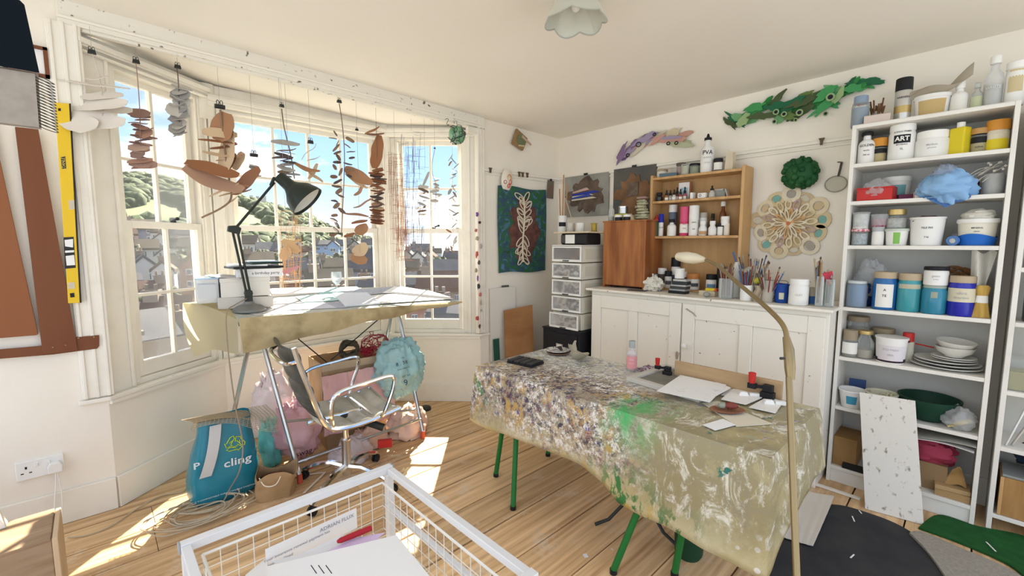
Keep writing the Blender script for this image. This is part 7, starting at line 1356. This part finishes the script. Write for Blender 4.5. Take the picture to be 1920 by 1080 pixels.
for i in range(22):
    q = a.random(); x = 1165 + 118 * q; y = 290 - 32 * math.sin(q * 2.2) + a.uniform(-9, 9); p = px(x, y, XB); an = -.9 + 1.0 * q + a.uniform(-.3, .3); g = G(); g.prism(wobble(16, a.uniform(.06, .11), a.uniform(.014, .03), .8, i + 50, 1.5), .004, WB(p.y, p.z, XB - .006 - .006 * (i % 6)) @ Matrix.Rotation(-an * .8, 4, 'Z') @ Matrix.Rotation(a.uniform(-.2, .2), 4, 'X')); pc = ob('paper_shape', g, PASTEL[(4 if q < .12 else a.randrange(7))], o); pc.location = (-XB, 0, 0)
for x, y, r in ((1197, 271, .022), (1177, 291, .015), (1253, 269, .013), (1268, 268, .013), (1227, 252, .012)):
    p = px(x, y, XB - .05); g = G(); g.tube([(XB - .05, p.y + r * math.cos(t), p.z + r * .8 * math.sin(t)) for t in [2 * PI * k / 16 for k in range(16)]], .004, 6, closed=True); pc = ob('ring', g, INK, o, True); pc.location = (-XB, 0, 0)
# mandala disc
ct_ = px(1480, 419, XB); o = thing('mandala', 'large round cream relief of looping petals on the wall above the brush pots', 'wall sculpture', (XB, ct_.y, ct_.z)); CREAMS = [C_(c, .7) for c in ((.66, .54, .33), (.72, .62, .42), (.60, .47, .28), (.74, .66, .50))]; MW = T3((0, 0, 0), (0, -1, 0), (0, 0, 1), (-1, 0, 0)); rM = 66 * k_at(ct_)
def petal_ring(g, ang, r0, r1, w, th, z0, hole=.55):
    cx = (r0 + r1) / 2; n = 20; V = []; outer = [((r1 - r0) / 2 * math.cos(t), w * math.sin(t)) for t in [2 * PI * k / n for k in range(n)]]; M = MW @ Matrix.Rotation(ang, 4, 'Z') @ TR(cx, 0, z0)
    vs = [(x, y, 0) for x, y in outer] + [(x, y, th) for x, y in outer] + [(x * hole, y * hole, th) for x, y in outer] + [(x * hole, y * hole, 0) for x, y in outer]; fs = [(j * n + i, j * n + (i + 1) % n, ((j + 1) % 4) * n + (i + 1) % n, ((j + 1) % 4) * n + i) for j in range(4) for i in range(n)]; return g.add(vs, fs, M)
TEALS = C_((.20, .42, .36), .6)
for i in range(13):
    an = 2 * PI * i / 13 + .1; kk = 1 + .08 * math.sin(i * 2.4); g = petal_ring(G(), an, rM * .58, rM * kk, rM * .24, .006, .004 + .003 * (i % 2), .5 + .1 * (i % 3) * .5); pt = ob('petal', g, CREAMS[i % 4], o, True); g = petal_ring(G(), an, rM * .70, rM * .90 * kk, rM * .10, .003, .006, .01); ob('petal_eye', g, (TEALS, CREAMS[2], PASTEL[5], C_((.40, .36, .30), .7))[i % 4], pt)
for i in range(16): an = 2 * PI * i / 16; g = petal_ring(G(), an + .07, rM * .38, rM * .70, rM * .085, .005, .014 + .002 * (i % 2), .6); ob('loop', g, (CREAMS[1], CREAMS[0], CREAMS[3], PASTEL[1])[i % 4], o, True)
for i in range(18): an = 2 * PI * i / 18 + .03; g = petal_ring(G(), an, rM * .04, rM * .45, rM * .05, .004, .020 + .002 * (i % 2), .55); ob('inner_loop', g, (CREAMS[3], C_((.62, .36, .16), .6), CREAMS[1])[i % 3], o, True)
g = G(); g.lathe([(rM * .06, .02), (rM * .05, .03), (0, .032)], 14, M=MW); ob('centre', g, C_((.55, .16, .06)), o, True); g = G(); g.lathe([(rM * .75, 0), (rM * .75, .004)], 40, M=MW); ob('backing', g, CREAMS[2], o)
# dark green moss ball
c = px(1500, 325, XB - .05); o = thing('moss_ball', 'knobbly dark green ball sculpture on the wall', 'wall sculpture', tuple(c)); a = random.Random(4); g = G(); rB = 30 * k_at(c)
for i in range(70): d = Vector((a.gauss(0, 1), a.gauss(0, 1), a.gauss(0, 1))).normalized(); d.x *= .55; g.blob(d * rB * .86, rB * a.uniform(.16, .24), 7, 5, .4, 3, i)
g.blob((0, 0, 0), (rB * .5, rB * .85, rB * .85), 14, 10); ob('knobs', g, mat('dark_moss', (.012, .075, .025), .6, col2=(.03, .12, .04), ns=14), o, True, ang=60)
# sieve
c = px(1567, 345, XB - .012); o = thing('tea_strainer', 'small round strainer hanging from the picture rail hook', 'strainer', tuple(c)); r = 17 * k_at(c); g = G(); g.tube([(0, r * math.cos(t), r * .85 * math.sin(t) * 1.0) for t in [2 * PI * k / 24 for k in range(24)]], .003, 6, closed=True); ob('rim', g, C_((.30, .28, .22)), o, True); g = G(); g.lathe([(r * .97, 0), (r * .95, .003), (0, .004)], 24, M=T3((0.004, 0, 0), (0, -1, 0), (0, 0, .85), (-1, 0, 0))); ob('mesh', g, C_((.50, .47, .38)), o, True); g = G(); g.tube([(0, -.01, r * .8), (-.004, -.018, r * 1.6), (0, -.022, r * 2.3)], .006, 6); g.rod((0, -.022, r * 2.3), (0, .0, r * 2.35), .003); ob('handle', g, C_((.08, .07, .05)), o, True)
def hook(lab, M):
    g = G(); g.prism([(-.016, .012), (.016, .012), (.008, -.004), (.006, -.03), (-.006, -.03), (-.008, -.004)], .012, M); return tag(ob('rail_hook', g, C_((.12, .08, .05))), lab, 'hook', 'picture rail hooks')
p = px(1541, 263, XB - .02); hook('dark hook on the picture rail by the bookcase', WB(p.y, p.z, XB - .02))
# two brown reliefs under the rail
RUST = ramp_noise('rusty_relief', [(.06, .045, .035), (.12, .08, .055), (.17, .12, .09), (.08, .06, .045)], ns=9, nd=9, rough=.8, bump=.5)
GREYP = mat('grey_paint', (.26, .25, .22), .7, col2=(.36, .35, .31), ns=6, nd=8); SLATE = mat('slate_paint', (.09, .09, .085), .7, col2=(.13, .12, .10), ns=6)
def relief(lab, xs, ys, base, seed, inner, sh):
    A, B = px(xs[0], ys[0], XB - .02), px(xs[1], ys[1], XB - .02); w, h = abs(A.y - B.y), abs(A.z - B.z); c = (A + B) / 2; o = thing('relief_panel', lab, 'picture', (XB - .02, c.y, c.z)); board('panel', (0, -w / 2, -h / 2), (.018, w / 2, h / 2), base, o); M = T3((0, 0, 0), (0, -1, 0), (0, 0, 1), (-1, 0, 0)); g = G(); g.prism([(x, y + sh * h) for x, y in wobble(40, w * .40, h * .40, .55, seed, 3.2)], .008, M); ob('rust_shape', g, inner, o); g = G(); g.prism([(-.02, .0), (.02, 0), (.02, .018), (-.02, .018)], .006, M @ TR(0, h / 2 - .004, 0)); ob('clip', g, DARKM, o); return o, w, h, M
o, w, h, M = relief('grey panel with a jagged rusty brown shape and blue paper strips', (1059, 1140), (333, 403), GREYP, 3, RUST, 0)
for i, (m_, yy, ln, tl_) in enumerate(((C_((.62, .42, .38)), .035, .10, .12), (C_((.03, .06, .42)), .012, .16, .06), (C_((.70, .64, .50)), -.006, .13, .02), (C_((.05, .09, .40)), -.02, .12, .10), (C_((.66, .60, .48)), -.036, .15, .03))):
    g = G(); g.prism([(-.16, yy - .008), (-.16 + ln * 1.9, yy + tl_ * .12), (-.16 + ln * 1.6, yy + .012 + tl_ * .2), (-.16, yy + .006)], .004, M @ TR(0.02, 0, .010 + .004 * i)); ob('paper_strip', g, m_, o)
o, w, h, M = relief('dark panel with a rusty brown shape and a square inlay', (1151, 1228), (318, 400), SLATE, 9, ramp_noise('warm_rust', [(.10, .05, .025), (.20, .10, .045), (.27, .14, .06)], ns=8, nd=9, rough=.8, bump=.5), -.08); g = G(); g.prism([(-.055, -.06), (.05, -.05), (.05, .06), (-.05, .055)], .012, M @ TR(0, .01, .004)); ob('inlay', g, RUST, o)
# ---- window wall, right of the bay
GP = ramp_noise('green_blue_painting', [(.01, .05, .015), (.015, .10, .03), (.03, .045, .17), (.018, .12, .035), (.015, .10, .03), (.08, .14, .36), (.03, .17, .05)], ns=14, nd=6, rough=.6, dist=1.2)
A, B = py(931, 348, WAy(2.6)), py(1016, 507, WAy(2.8)); w, h = (B - A).x, A.z - B.z; cx, czz = (A.x + B.x) / 2, (A.z + B.z) / 2; o = thing('painted_cloth', 'unframed green and blue painted cloth with a white root shape', 'painting', (0, 0, 0)); M = WA(cx, czz, .012)
g = G(); g.grid(lambda u, v: M @ Vector(((u - .5) * w * (1 + .02 * math.sin(v * 5)), (.5 - v) * h + .008 * math.sin(u * 7), .006 + .004 * math.sin(u * 8) * v)), 16, 24, .003); ob('cloth', g, GP, o, True)
g = G(); g.prism(wobble(36, w * .30, h * .38, .5, 5, 3), .003, M @ TR(.0, 0, .009)); ob('brown_ground', g, ramp_noise('maroon_ground', [(.06, .02, .02), (.12, .045, .035), (.18, .07, .05)], ns=20, rough=.7), o)
g = G(); a = random.Random(2); CRM = C_((.68, .60, .46), .7)
for i in range(26):
    t0 = i / 25; yy = h * (.36 - .70 * t0); an = a.uniform(.3, 1.2) * (1 if i % 2 else -1) + PI * (0 if i % 2 else 1); ln = w * a.uniform(.14, .24) * (1 - .3 * abs(t0 - .5)); an2 = (a.uniform(.4, 1.2) if i % 2 else PI - a.uniform(.4, 1.2)) * (1 if t0 < .6 else -1); e1 = Vector((math.cos(an2), math.sin(an2), 0)); e2 = Vector((-math.sin(an2), math.cos(an2), 0)); o_ = Vector((.012 * math.sin(t0 * 6), yy, 0)); ww = ln * .20
    g.tube([o_ + e1 * (ln * .5 * (1 - math.cos(t))) + e2 * (ww * math.sin(t)) for t in [2 * PI * q_ / 14 for q_ in range(14)]], .005, 5, closed=True)
g.tube([(.012 * math.sin(t / 12 * 6), h * (.38 - .76 * t / 12), 0) for t in range(13)], .008, 6); g.xf(M @ TR(0, 0, .016)); ob('white_root', g, CRM, o, True)
p = py(949, 337, 2.91); o = thing('mask', 'white mask painted with orange and red curls', 'mask', (0, 0, 0)); M = WA(p.x, p.z, .03) @ Matrix.Rotation(-.15, 4, 'Z'); g = G(); g.grid(lambda u, v: M @ Vector(((u - .5) * .125 * math.sin(PI * (.12 + .76 * v)) ** .6, (.5 - v) * .175, .03 * math.sin(PI * u) * math.sin(PI * v))), 14, 16, .003); ob('face', g, C_((.76, .70, .60)), o, True)
for dx, dy, r, m_ in ((.005, .015, .022, C_((.60, .22, .06))), (.005, .012, .012, C_((.65, .45, .12))), (.022, -.02, .016, C_((.62, .06, .04))), (.012, -.055, .014, C_((.60, .05, .05))), (-.03, -.03, .012, C_((.40, .16, .10)))):
    g = G(); g.tube([(M @ Vector((dx + r * math.cos(t), dy + r * 1.2 * math.sin(t), .03 - 6 * (dx + r * math.cos(t)) ** 2 - 1.2 * (dy + r * math.sin(t)) ** 2))) for t in [2 * PI * k / 14 for k in range(14)]], .0035, 5, closed=True); ob('painted_curl', g, m_, o, True)
for i, (x, y) in enumerate(((921, 317), (972, 325), (978, 326), (986, 327))): p = py(x, y, 2.91); hook(('dark hook on the picture rail at the bay end', 'dark hook on the rail above the painted cloth', 'middle hook of three above the painted cloth', 'end hook of three above the painted cloth')[i], WA(p.x, p.z, .018))
p = py(1027, 356, WAy(2.95)); o = thing('postcard', 'small brown postcard of a figure clipped to the picture rail', 'picture', (0, 0, 0)); M = WA(p.x, p.z, .012) @ Matrix.Rotation(-.05, 4, 'Z'); g = G(); g.prism([(-.042, -.085), (.042, -.085), (.042, .085), (-.042, .085)], .004, M); ob('card', g, C_((.17, .14, .11)), o); g = G(); g.prism([(-.012, -.06), (.012, -.06), (.014, .02), (.004, .05), (-.004, .05), (-.014, .02)], .002, M @ TR(0, 0, .004)); ob('printed_figure', g, C_((.22, .12, .09)), o); g = G(); g.prism([(-.01, .08), (.01, .08), (.01, .10), (-.01, .10)], .008, M); ob('clip', g, BLACK, o)
p = py(945, 550, WAy(2.6)); o = thing('small_picture', 'small dark metal picture with a pale figure above the white panel', 'picture', (0, 0, 0)); M = WA(p.x, p.z, .008); g = G(); g.prism([(-.04, -.08), (.04, -.08), (.04, .075), (-.04, .075)], .006, M); ob('plate', g, C_((.10, .10, .095)), o); g = G(); g.prism(wobble(18, .022, .045, .7, 8, 2), .003, M @ TR(.005, 0, .006)); ob('pale_figure', g, C_((.26, .26, .23)), o)
p = py(968, 264, WAy(2.65)); o = thing('wood_relief', 'tilted wooden relief with green paint and pink points near the ceiling', 'picture', (0, 0, 0)); M = WA(p.x, p.z, .02) @ Matrix.Rotation(-.32, 4, 'Z'); g = G(); g.prism([(-.075, -.07), (.06, -.075), (.075, .05), (-.065, .075)], .022, M); ob('block', g, C_((.30, .19, .09), .6), o, bev=.003); g = G(); g.prism(wobble(20, .05, .045, .6, 2, 2), .005, M @ TR(.005, 0, .022)); ob('green_paint', g, C_((.16, .19, .10)), o); g = G(); g.prism([(.0, .02), (.12, .0), (.125, .016), (.0, .045)], .006, M @ TR(0, 0, .028)); ob('pink_point', g, C_((.52, .36, .28)), o); g = G(); [g.blob(M @ Vector((.0 + .016 * k, -.055 + .006 * k, .026)), .008, 8, 6) for k in range(4)]; ob('studs', g, C_((.62, .56, .36)), o, True)
# string of charms on the casing
cols = [C_(c) for c in ((.20, .10, .34), (.05, .05, .05), (.55, .20, .16), (.50, .44, .30), (.46, .42, .38), (.60, .12, .10), (.10, .08, .07), (.40, .36, .20))]; o = thing('charm_string', 'string of small coloured charms hanging down the bay casing', 'garland', (0, 0, 0)); a = random.Random(3); YCH = 2.915
g = G(); g.tube([py(897, 395 + 18 * i, YCH) for i in range(13)], .0012, 5); ob('string', g, RED, o)
for i in range(15): y = 402 + i * 15; p = py(897 + a.uniform(-5, 7), y, YCH); g = G(); g.blob(p, (a.uniform(.008, .018), .007, a.uniform(.010, .024)), 8, 6, .8, 3, i); ob('charm', g, cols[i % 8], o, True)
# =================================================================== hanging mobiles in the bay
STR = mat('string_grey', (.34, .32, .29), .7); LEATH = [C_(c, .55) for c in ((.30, .13, .06), (.40, .21, .11), (.24, .10, .05), (.60, .44, .28), (.46, .28, .19))]; PALE = [C_(c, .7) for c in ((.72, .66, .58), (.66, .60, .52), (.58, .50, .42), (.62, .58, .54))]
DARKP = [C_(c, .6) for c in ((.20, .13, .09), (.14, .10, .09), (.26, .17, .11), (.10, .08, .08))]; ROSY = [C_(c, .6) for c in ((.46, .27, .20), (.40, .25, .20), (.52, .36, .28), (.30, .19, .16))]; GREYS = [C_(c, .6) for c in ((.40, .38, .35), (.50, .48, .44), (.33, .32, .31), (.56, .53, .47))]
def leafG(ln, wd, curl, th, seed, wav=.25, n=12):
    def f(u, v):
        w_ = wd * (math.sin(PI * min(1, .05 + .9 * u)) ** .5) * (1 + wav * noise.noise(Vector((u * 3, seed * 3.1, v))))
        return ((u - .5) * ln, (v - .5) * 2 * w_, curl * .35 * ((4 * (u - .5) ** 2) * ln + ln * math.sin(u * 6 + seed)) + wd * .3 * (v - .5) ** 2)
    return G().grid(f, n, 4, th)
def mobile(lab, hang, clip_px, Y, pieces, m_string=STR, clip='bulldog', cs=1, stem=None, nm='hanging_mobile', top=None):
    """hang: pixel of the ceiling point the thread comes from; pieces: list of (px, py, length px, width px, angle deg, material, curl)"""
    c = py(*clip_px, Y); o = thing(nm, lab, 'mobile', tuple(c)); zt = top if top else (cz(c.x, c.y) - .072 if c.y > 3.06 else cz(c.x, c.y) - .10) - .001
    g = G(); g.tube([(0, 0, 0), (0, 0, zt - c.z)], .0009, 4); ob('thread', g, m_string, o)
    if clip == 'bulldog':
        g = G(); s = .016 * cs; g.prism([(-s, -s * .6), (s, -s * .6), (s * .8, s * .5), (-s * .8, s * .5)], s * .9, T3((0, s * .45, 0), (1, 0, 0), (0, 0, 1), (0, -1, 0)))
        for q in (-.4, .4): g.tube([(s * q + s * .28 * math.cos(t), 0, s * .95 + s * .5 * math.sin(t)) for t in [2 * PI * k / 10 for k in range(10)]], s * .09, 4, closed=True)
        ob('clip', g, DARKM, o)
    elif clip == 'roller':
        g = G(); s = .022 * cs; g.lathe([(s * .5, -s), (s * .5, s)], 14, M=T3((0, 0, 0), (0, 0, 1), (0, 1, 0), (1, 0, 0)))
        for q in (-.35, .35): g.tube([(s * q + s * .25 * math.cos(t), 0, s * .9 + s * .5 * math.sin(t)) for t in [2 * PI * k / 10 for k in range(10)]], s * .09, 4, closed=True)
        ob('clip', g, DARKM, o, True)
    if stem: g = G(); g.tube(spline([py(x, y, Y) - c for x, y in stem[0]], 5), stem[1], 6); ob('stem', g, stem[2], o, True)
    for i, (x, y, ln, wd, an, m_, cu) in enumerate(pieces):
        p = py(x, y, Y) - c; k = k_at(py(x, y, Y)); g = leafG(ln * k, wd * k * (1.25 if wd > 7.5 else 1), cu, .0022, i + x * .01); g.xf(TR(*p) @ Matrix.Rotation(-YAW * .6 + rnd.uniform(-.25, .25), 4, 'Z') @ Matrix.Rotation(R(-an), 4, 'Y') @ Matrix.Rotation((1.15 if wd > 7.5 else .6) + rnd.uniform(-.3, .3), 4, 'X')); ob('cut_piece', g, m_, o, True)
    return o
def stack(x, y0, y1, n, ln, wd, pal, seed, jit=5, ang=14):
    a = random.Random(seed); wd *= 1.35; return [(x + a.uniform(-jit, jit), y0 + (y1 - y0) * i / max(1, n - 1), ln * a.uniform(.6, 1.15), wd * a.uniform(.7, 1.3), a.uniform(-ang, ang), a.choice(pal), a.uniform(-.08, .12)) for i in range(n)]
mobile('white petal mobile hanging at the bay corner casing', None, (172, 97), 3.0, [(182, 146, 38, 6, 8, PALE[1], .05), (175, 158, 110, 7, -3, PALE[0], .02), (192, 180, 66, 9, 6, PALE[0], .08), (180, 196, 110, 14, 4, PALE[0], .05), (205, 205, 70, 8, 2, PALE[1], .04), (178, 222, 100, 15, -8, PALE[0], .10), (150, 232, 56, 17, -4, PALE[0], .05), (196, 234, 34, 6, 0, PALE[1], 0)], stem=([(172, 97), (188, 150), (192, 200), (192, 240)], .002, PALE[2]))
mobile('mobile of small rosy discs on a brown string before the narrow window', None, (255, 115), 3.12, stack(264, 212, 314, 17, 38, 5, ROSY, 1, 6), stem=([(255, 118), (259, 160), (262, 208), (265, 316)], .0022, ROSY[1]))
mobile('mobile of pale grey discs hanging by the narrow window', None, (333, 125), 3.16, stack(336, 165, 252, 15, 34, 6, GREYS, 2, 5, 22), stem=([(332, 128), (335, 165), (337, 250)], .0025, DARKP[1]))
b_ = mobile('large leather mobile of tan and brown curving shapes before the bay corner', None, (412, 200), 3.09, [(418, 238, 54, 20, 70, LEATH[1], .02), (412, 250, 56, 8, 0, LEATH[3], .10), (408, 265, 62, 4, -2, LEATH[0], .03), (425, 285, 90, 16, 80, LEATH[3], .04), (420, 275, 46, 4, 16, LEATH[2], .03), (416, 290, 60, 5, -4, LEATH[3], .05), (432, 296, 50, 4, 14, LEATH[4], .05), (448, 302, 36, 9, 62, LEATH[3], .05), (398, 317, 96, 11, -14, LEATH[0], .07), (432, 305, 40, 10, 60, LEATH[0], .03), (402, 340, 104, 14, -22, LEATH[4], .10), (462, 340, 70, 16, 38, LEATH[0], .05), (425, 346, 80, 4, -4, LEATH[1], .03), (420, 356, 60, 4, 24, LEATH[3], .05), (442, 362, 56, 6, 16, LEATH[3], .08), (436, 376, 22, 5, 40, LEATH[3], .05)], clip='roller', cs=1.15, stem=([(413, 206), (418, 250), (424, 300), (430, 340), (433, 372), (415, 390), (378, 408)], .0055, DARKP[2]))
mobile('small mobile of grey slivers under a roller clip before the centre window', None, (476, 291), 3.10, stack(476, 310, 332, 6, 22, 3, GREYS, 4, 2, 14), clip='roller', cs=.95)
mobile('mobile of grey slivers on a dark bent stem behind the desk lamp', None, (528, 198), 3.10, [(535, 268, 52, 7, -6, GREYS[0], .08)] + stack(535, 282, 330, 12, 34, 3, DARKP + GREYS, 5, 8), stem=([(528, 204), (533, 240), (545, 290), (552, 335)], .0035, DARKP[0]), cs=.9)
mobile('curled tan leaf mobile under a black clip', None, (582, 266), 3.12, [(580, 285, 40, 5, 50, PALE[2], .2), (588, 298, 26, 3, 22, PALE[2], .1), (575, 316, 48, 6, -18, LEATH[1], .12), (588, 322, 34, 6, 60, LEATH[3], .1), (592, 332, 30, 4, -36, LEATH[3], .1)], cs=1.15)
mobile('long dark twig and seed chain mobile before the window glazing bar', None, (636, 190), 3.10, stack(632, 250, 440, 22, 16, 3.2, DARKP, 7, 9, 70) + stack(656, 262, 330, 7, 16, 3, DARKP, 17, 5, 70), stem=([(636, 194), (642, 235), (646, 300), (642, 400), (640, 445)], .003, DARKP[0]))
mobile('mobile of broad brown leaves hanging low before the centre window', None, (669, 243), 3.12, [(672, 330, 54, 9, -28, LEATH[1], .08), (668, 340, 46, 5, -34, LEATH[3], .05), (674, 358, 26, 6, 50, LEATH[1], .15), (682, 382, 40, 7, 26, LEATH[1], .12), (668, 403, 44, 6, -8, LEATH[1], .1), (674, 416, 30, 4, 10, LEATH[0], .1), (678, 430, 26, 9, 30, LEATH[1], .1), (655, 441, 20, 5, 20, LEATH[0], .05), (676, 468, 30, 10, 30, LEATH[3], .1), (673, 485, 30, 8, -24, LEATH[1], .1)], cs=.7, stem=([(669, 246), (671, 300), (673, 400), (675, 490)], .0011, STR))
mobile('dense stack of dark brown bark pieces hanging beside the bay post', None, (705, 226), 3.15, [(698, 245, 30, 5, 28, LEATH[0], .05), (704, 252, 32, 7, 4, LEATH[2], .05), (707, 285, 62, 9, 80, LEATH[0], .03)] + stack(708, 318, 418, 26, 26, 3.6, LEATH + DARKP, 9, 3, 24), clip=None, stem=([(705, 228), (707, 300), (708, 420)], .0018, DARKP[0]))
mobile('small dark chip mobile before the end window', None, (797, 322), 3.10, [(799, 335, 28, 3.5, 66, GREYS[0], .02)] + stack(794, 350, 402, 9, 22, 2.6, GREYS + DARKP, 11, 5, 20), clip=None)
mobile('mobile of pale chips on a bent wire before the end window', None, (815, 278), 3.08, stack(817, 334, 395, 11, 16, 2.8, GREYS, 12, 3, 26), cs=.5, stem=([(815, 280), (810, 310), (812, 330), (818, 350), (815, 398)], .0018, DARKP[0]))
mobile('trailing chain of thin grey and tan slivers by the end window jamb', None, (848, 288), 3.02, stack(848, 296, 470, 34, 15, 1.8, GREYS + [LEATH[1]], 13, 7, 80), clip=None, stem=([(848, 288), (849, 380), (850, 475)], .0009, STR))
# stick lattices
def lattice(lab, x0, x1, y0, y1, Y, m, nv, nh, seed, lean=0, top=None, clip=None):
    a = random.Random(seed); c = py((x0 + x1) / 2, y0, Y); o = thing('stick_lattice', lab, 'mobile', tuple(c)); zt = (cz(c.x, c.y) - .073 if c.y > 2.98 else cz(c.x, c.y) - .001); g = G(); g.tube([(0, 0, 0), (0, 0, zt - c.z)], .0009, 4); ob('thread', g, STR, o)
    gv, gh = G(), G()
    for i in range(nv):
        x = a.uniform(x0, x1); s = a.uniform(0, .8) * (y1 - y0) + y0; l = a.uniform(30, 80); e = min(y1, s + l); dx = a.uniform(-3, 3); lx = lean * (s - y0) / (y1 - y0); d = a.uniform(-.03, .03); gv.rod(py(x + lx, s, Y + d) - c, py(x + lx + dx, e, Y + d) - c, .0013, 4)
    for i in range(nh):
        y = a.uniform(y0, y1); w = a.uniform(8, 30); x = a.uniform(x0, x1); lx = lean * (y - y0) / (y1 - y0); d = a.uniform(-.03, .03); gh.rod(py(x - w / 2 + lx, y, Y + d) - c, py(x + w / 2 + lx, y + a.uniform(-4, 4), Y + d) - c, .0012, 4)
    ob('upright_sticks', gv, m, o)['kind'] = 'stuff'; ob('cross_sticks', gh, m, o)['kind'] = 'stuff'; return o
lattice('hanging lattice of copper brown sticks beside the bay post', 728, 752, 282, 490, 3.12, C_((.40, .20, .13), .5), 70, 80, 1, 22); lattice('hanging lattice of slate blue sticks before the end window', 752, 790, 246, 480, 3.20, C_((.20, .20, .24), .5), 60, 70, 2, 6); lattice('small orange twig lattice hanging under the lamp shade', 525, 566, 392, 540, 3.20, C_((.62, .36, .18), .5), 46, 50, 3, -2)
mobile('orange paper bird hanging in the twig lattice', None, (548, 440), 3.05, [(545, 462, 36, 8, -40, C_((.66, .42, .22), .6), .1), (535, 475, 26, 8, 60, C_((.62, .38, .20), .6), .1), (556, 452, 14, 4, 20, C_((.66, .42, .22), .6), .05)], clip=None)
mobile('pink paper fish hanging low behind the book stack', None, (540, 492), 3.0, [(540, 508, 40, 5, 24, C_((.74, .34, .36), .5), .05), (528, 512, 26, 4, -20, C_((.72, .42, .42), .5), .05)], clip=None)
# green wire ball on the beam
c = py(857, 253, 2.86); o = wireball('wire_basket_ball', 'green glass ball in black wire hanging from the bay beam', 'sculpture', tuple(c), 18 * k_at(c), 9, .0022, C_((.03, .05, .04)), 7); g = G(); g.blob((0, 0, 0), 16 * k_at(c), 18, 12, .05); ob('glass_ball', g, mat('green_ball', (.08, .30, .14), .2, col2=(.35, .45, .32), ns=14), o, True); g = G(); zc = zB - .10 - c.z; g.tube([(0, 0, 18 * k_at(c)), (0, .0, zc), (0, .05, zc + .01)], .0015, 5); ob('hook_wire', g, DARKM, o)
g = G(); c = py(839, 230, 2.87); g.tube(spline([(0, .03, .03), (0, 0, .03), (.008, 0, .02), (-.006, 0, -.006), (.006, 0, -.02), (.012, 0, -.008)], 5), .002, 6); tag(ob('steel_hook', g, DARKM, smooth=True), 'small empty S hook on the bay beam', 'hook').location = tuple(c)
# =================================================================== ceiling light
c = pz(1080, 14, 2.40); o = thing('ceiling_light', 'frosted glass flower shaped ceiling light', 'ceiling light', tuple(c)); zc = cz(c.x, c.y) - c.z; g = G()
def fl(u, v):
    a = 2 * PI * u; sc = 1 + .10 * abs(math.cos(3.0 * a)) * v; r = (.035 + .085 * v ** .7) * sc; return (r * math.cos(a), r * math.sin(a), zc - .03 - .13 * v ** 1.3 + .02 * (1 - abs(math.cos(3 * a))) * v)
g.grid(fl, 60, 10, .003); ob('glass_shade', g, film('frosted_glass', (.72, .72, .62), .62, .2, .6), o, True); g = G(); g.tube([fl(i / 60, 1) for i in range(60)], .003, 6, closed=True); ob('rim', g, C_((.42, .42, .36), .3), o, True); g = G(); g.lathe([(.05, zc - .001), (.05, zc - .015), (.035, zc - .03), (.02, zc - .05)], 24); ob('ceiling_rose', g, BRASS, o, True); g = G(); g.blob((0, 0, zc - .08), (.022, .022, .03), 14, 10); ob('bulb', g, WHITEP, o, True)
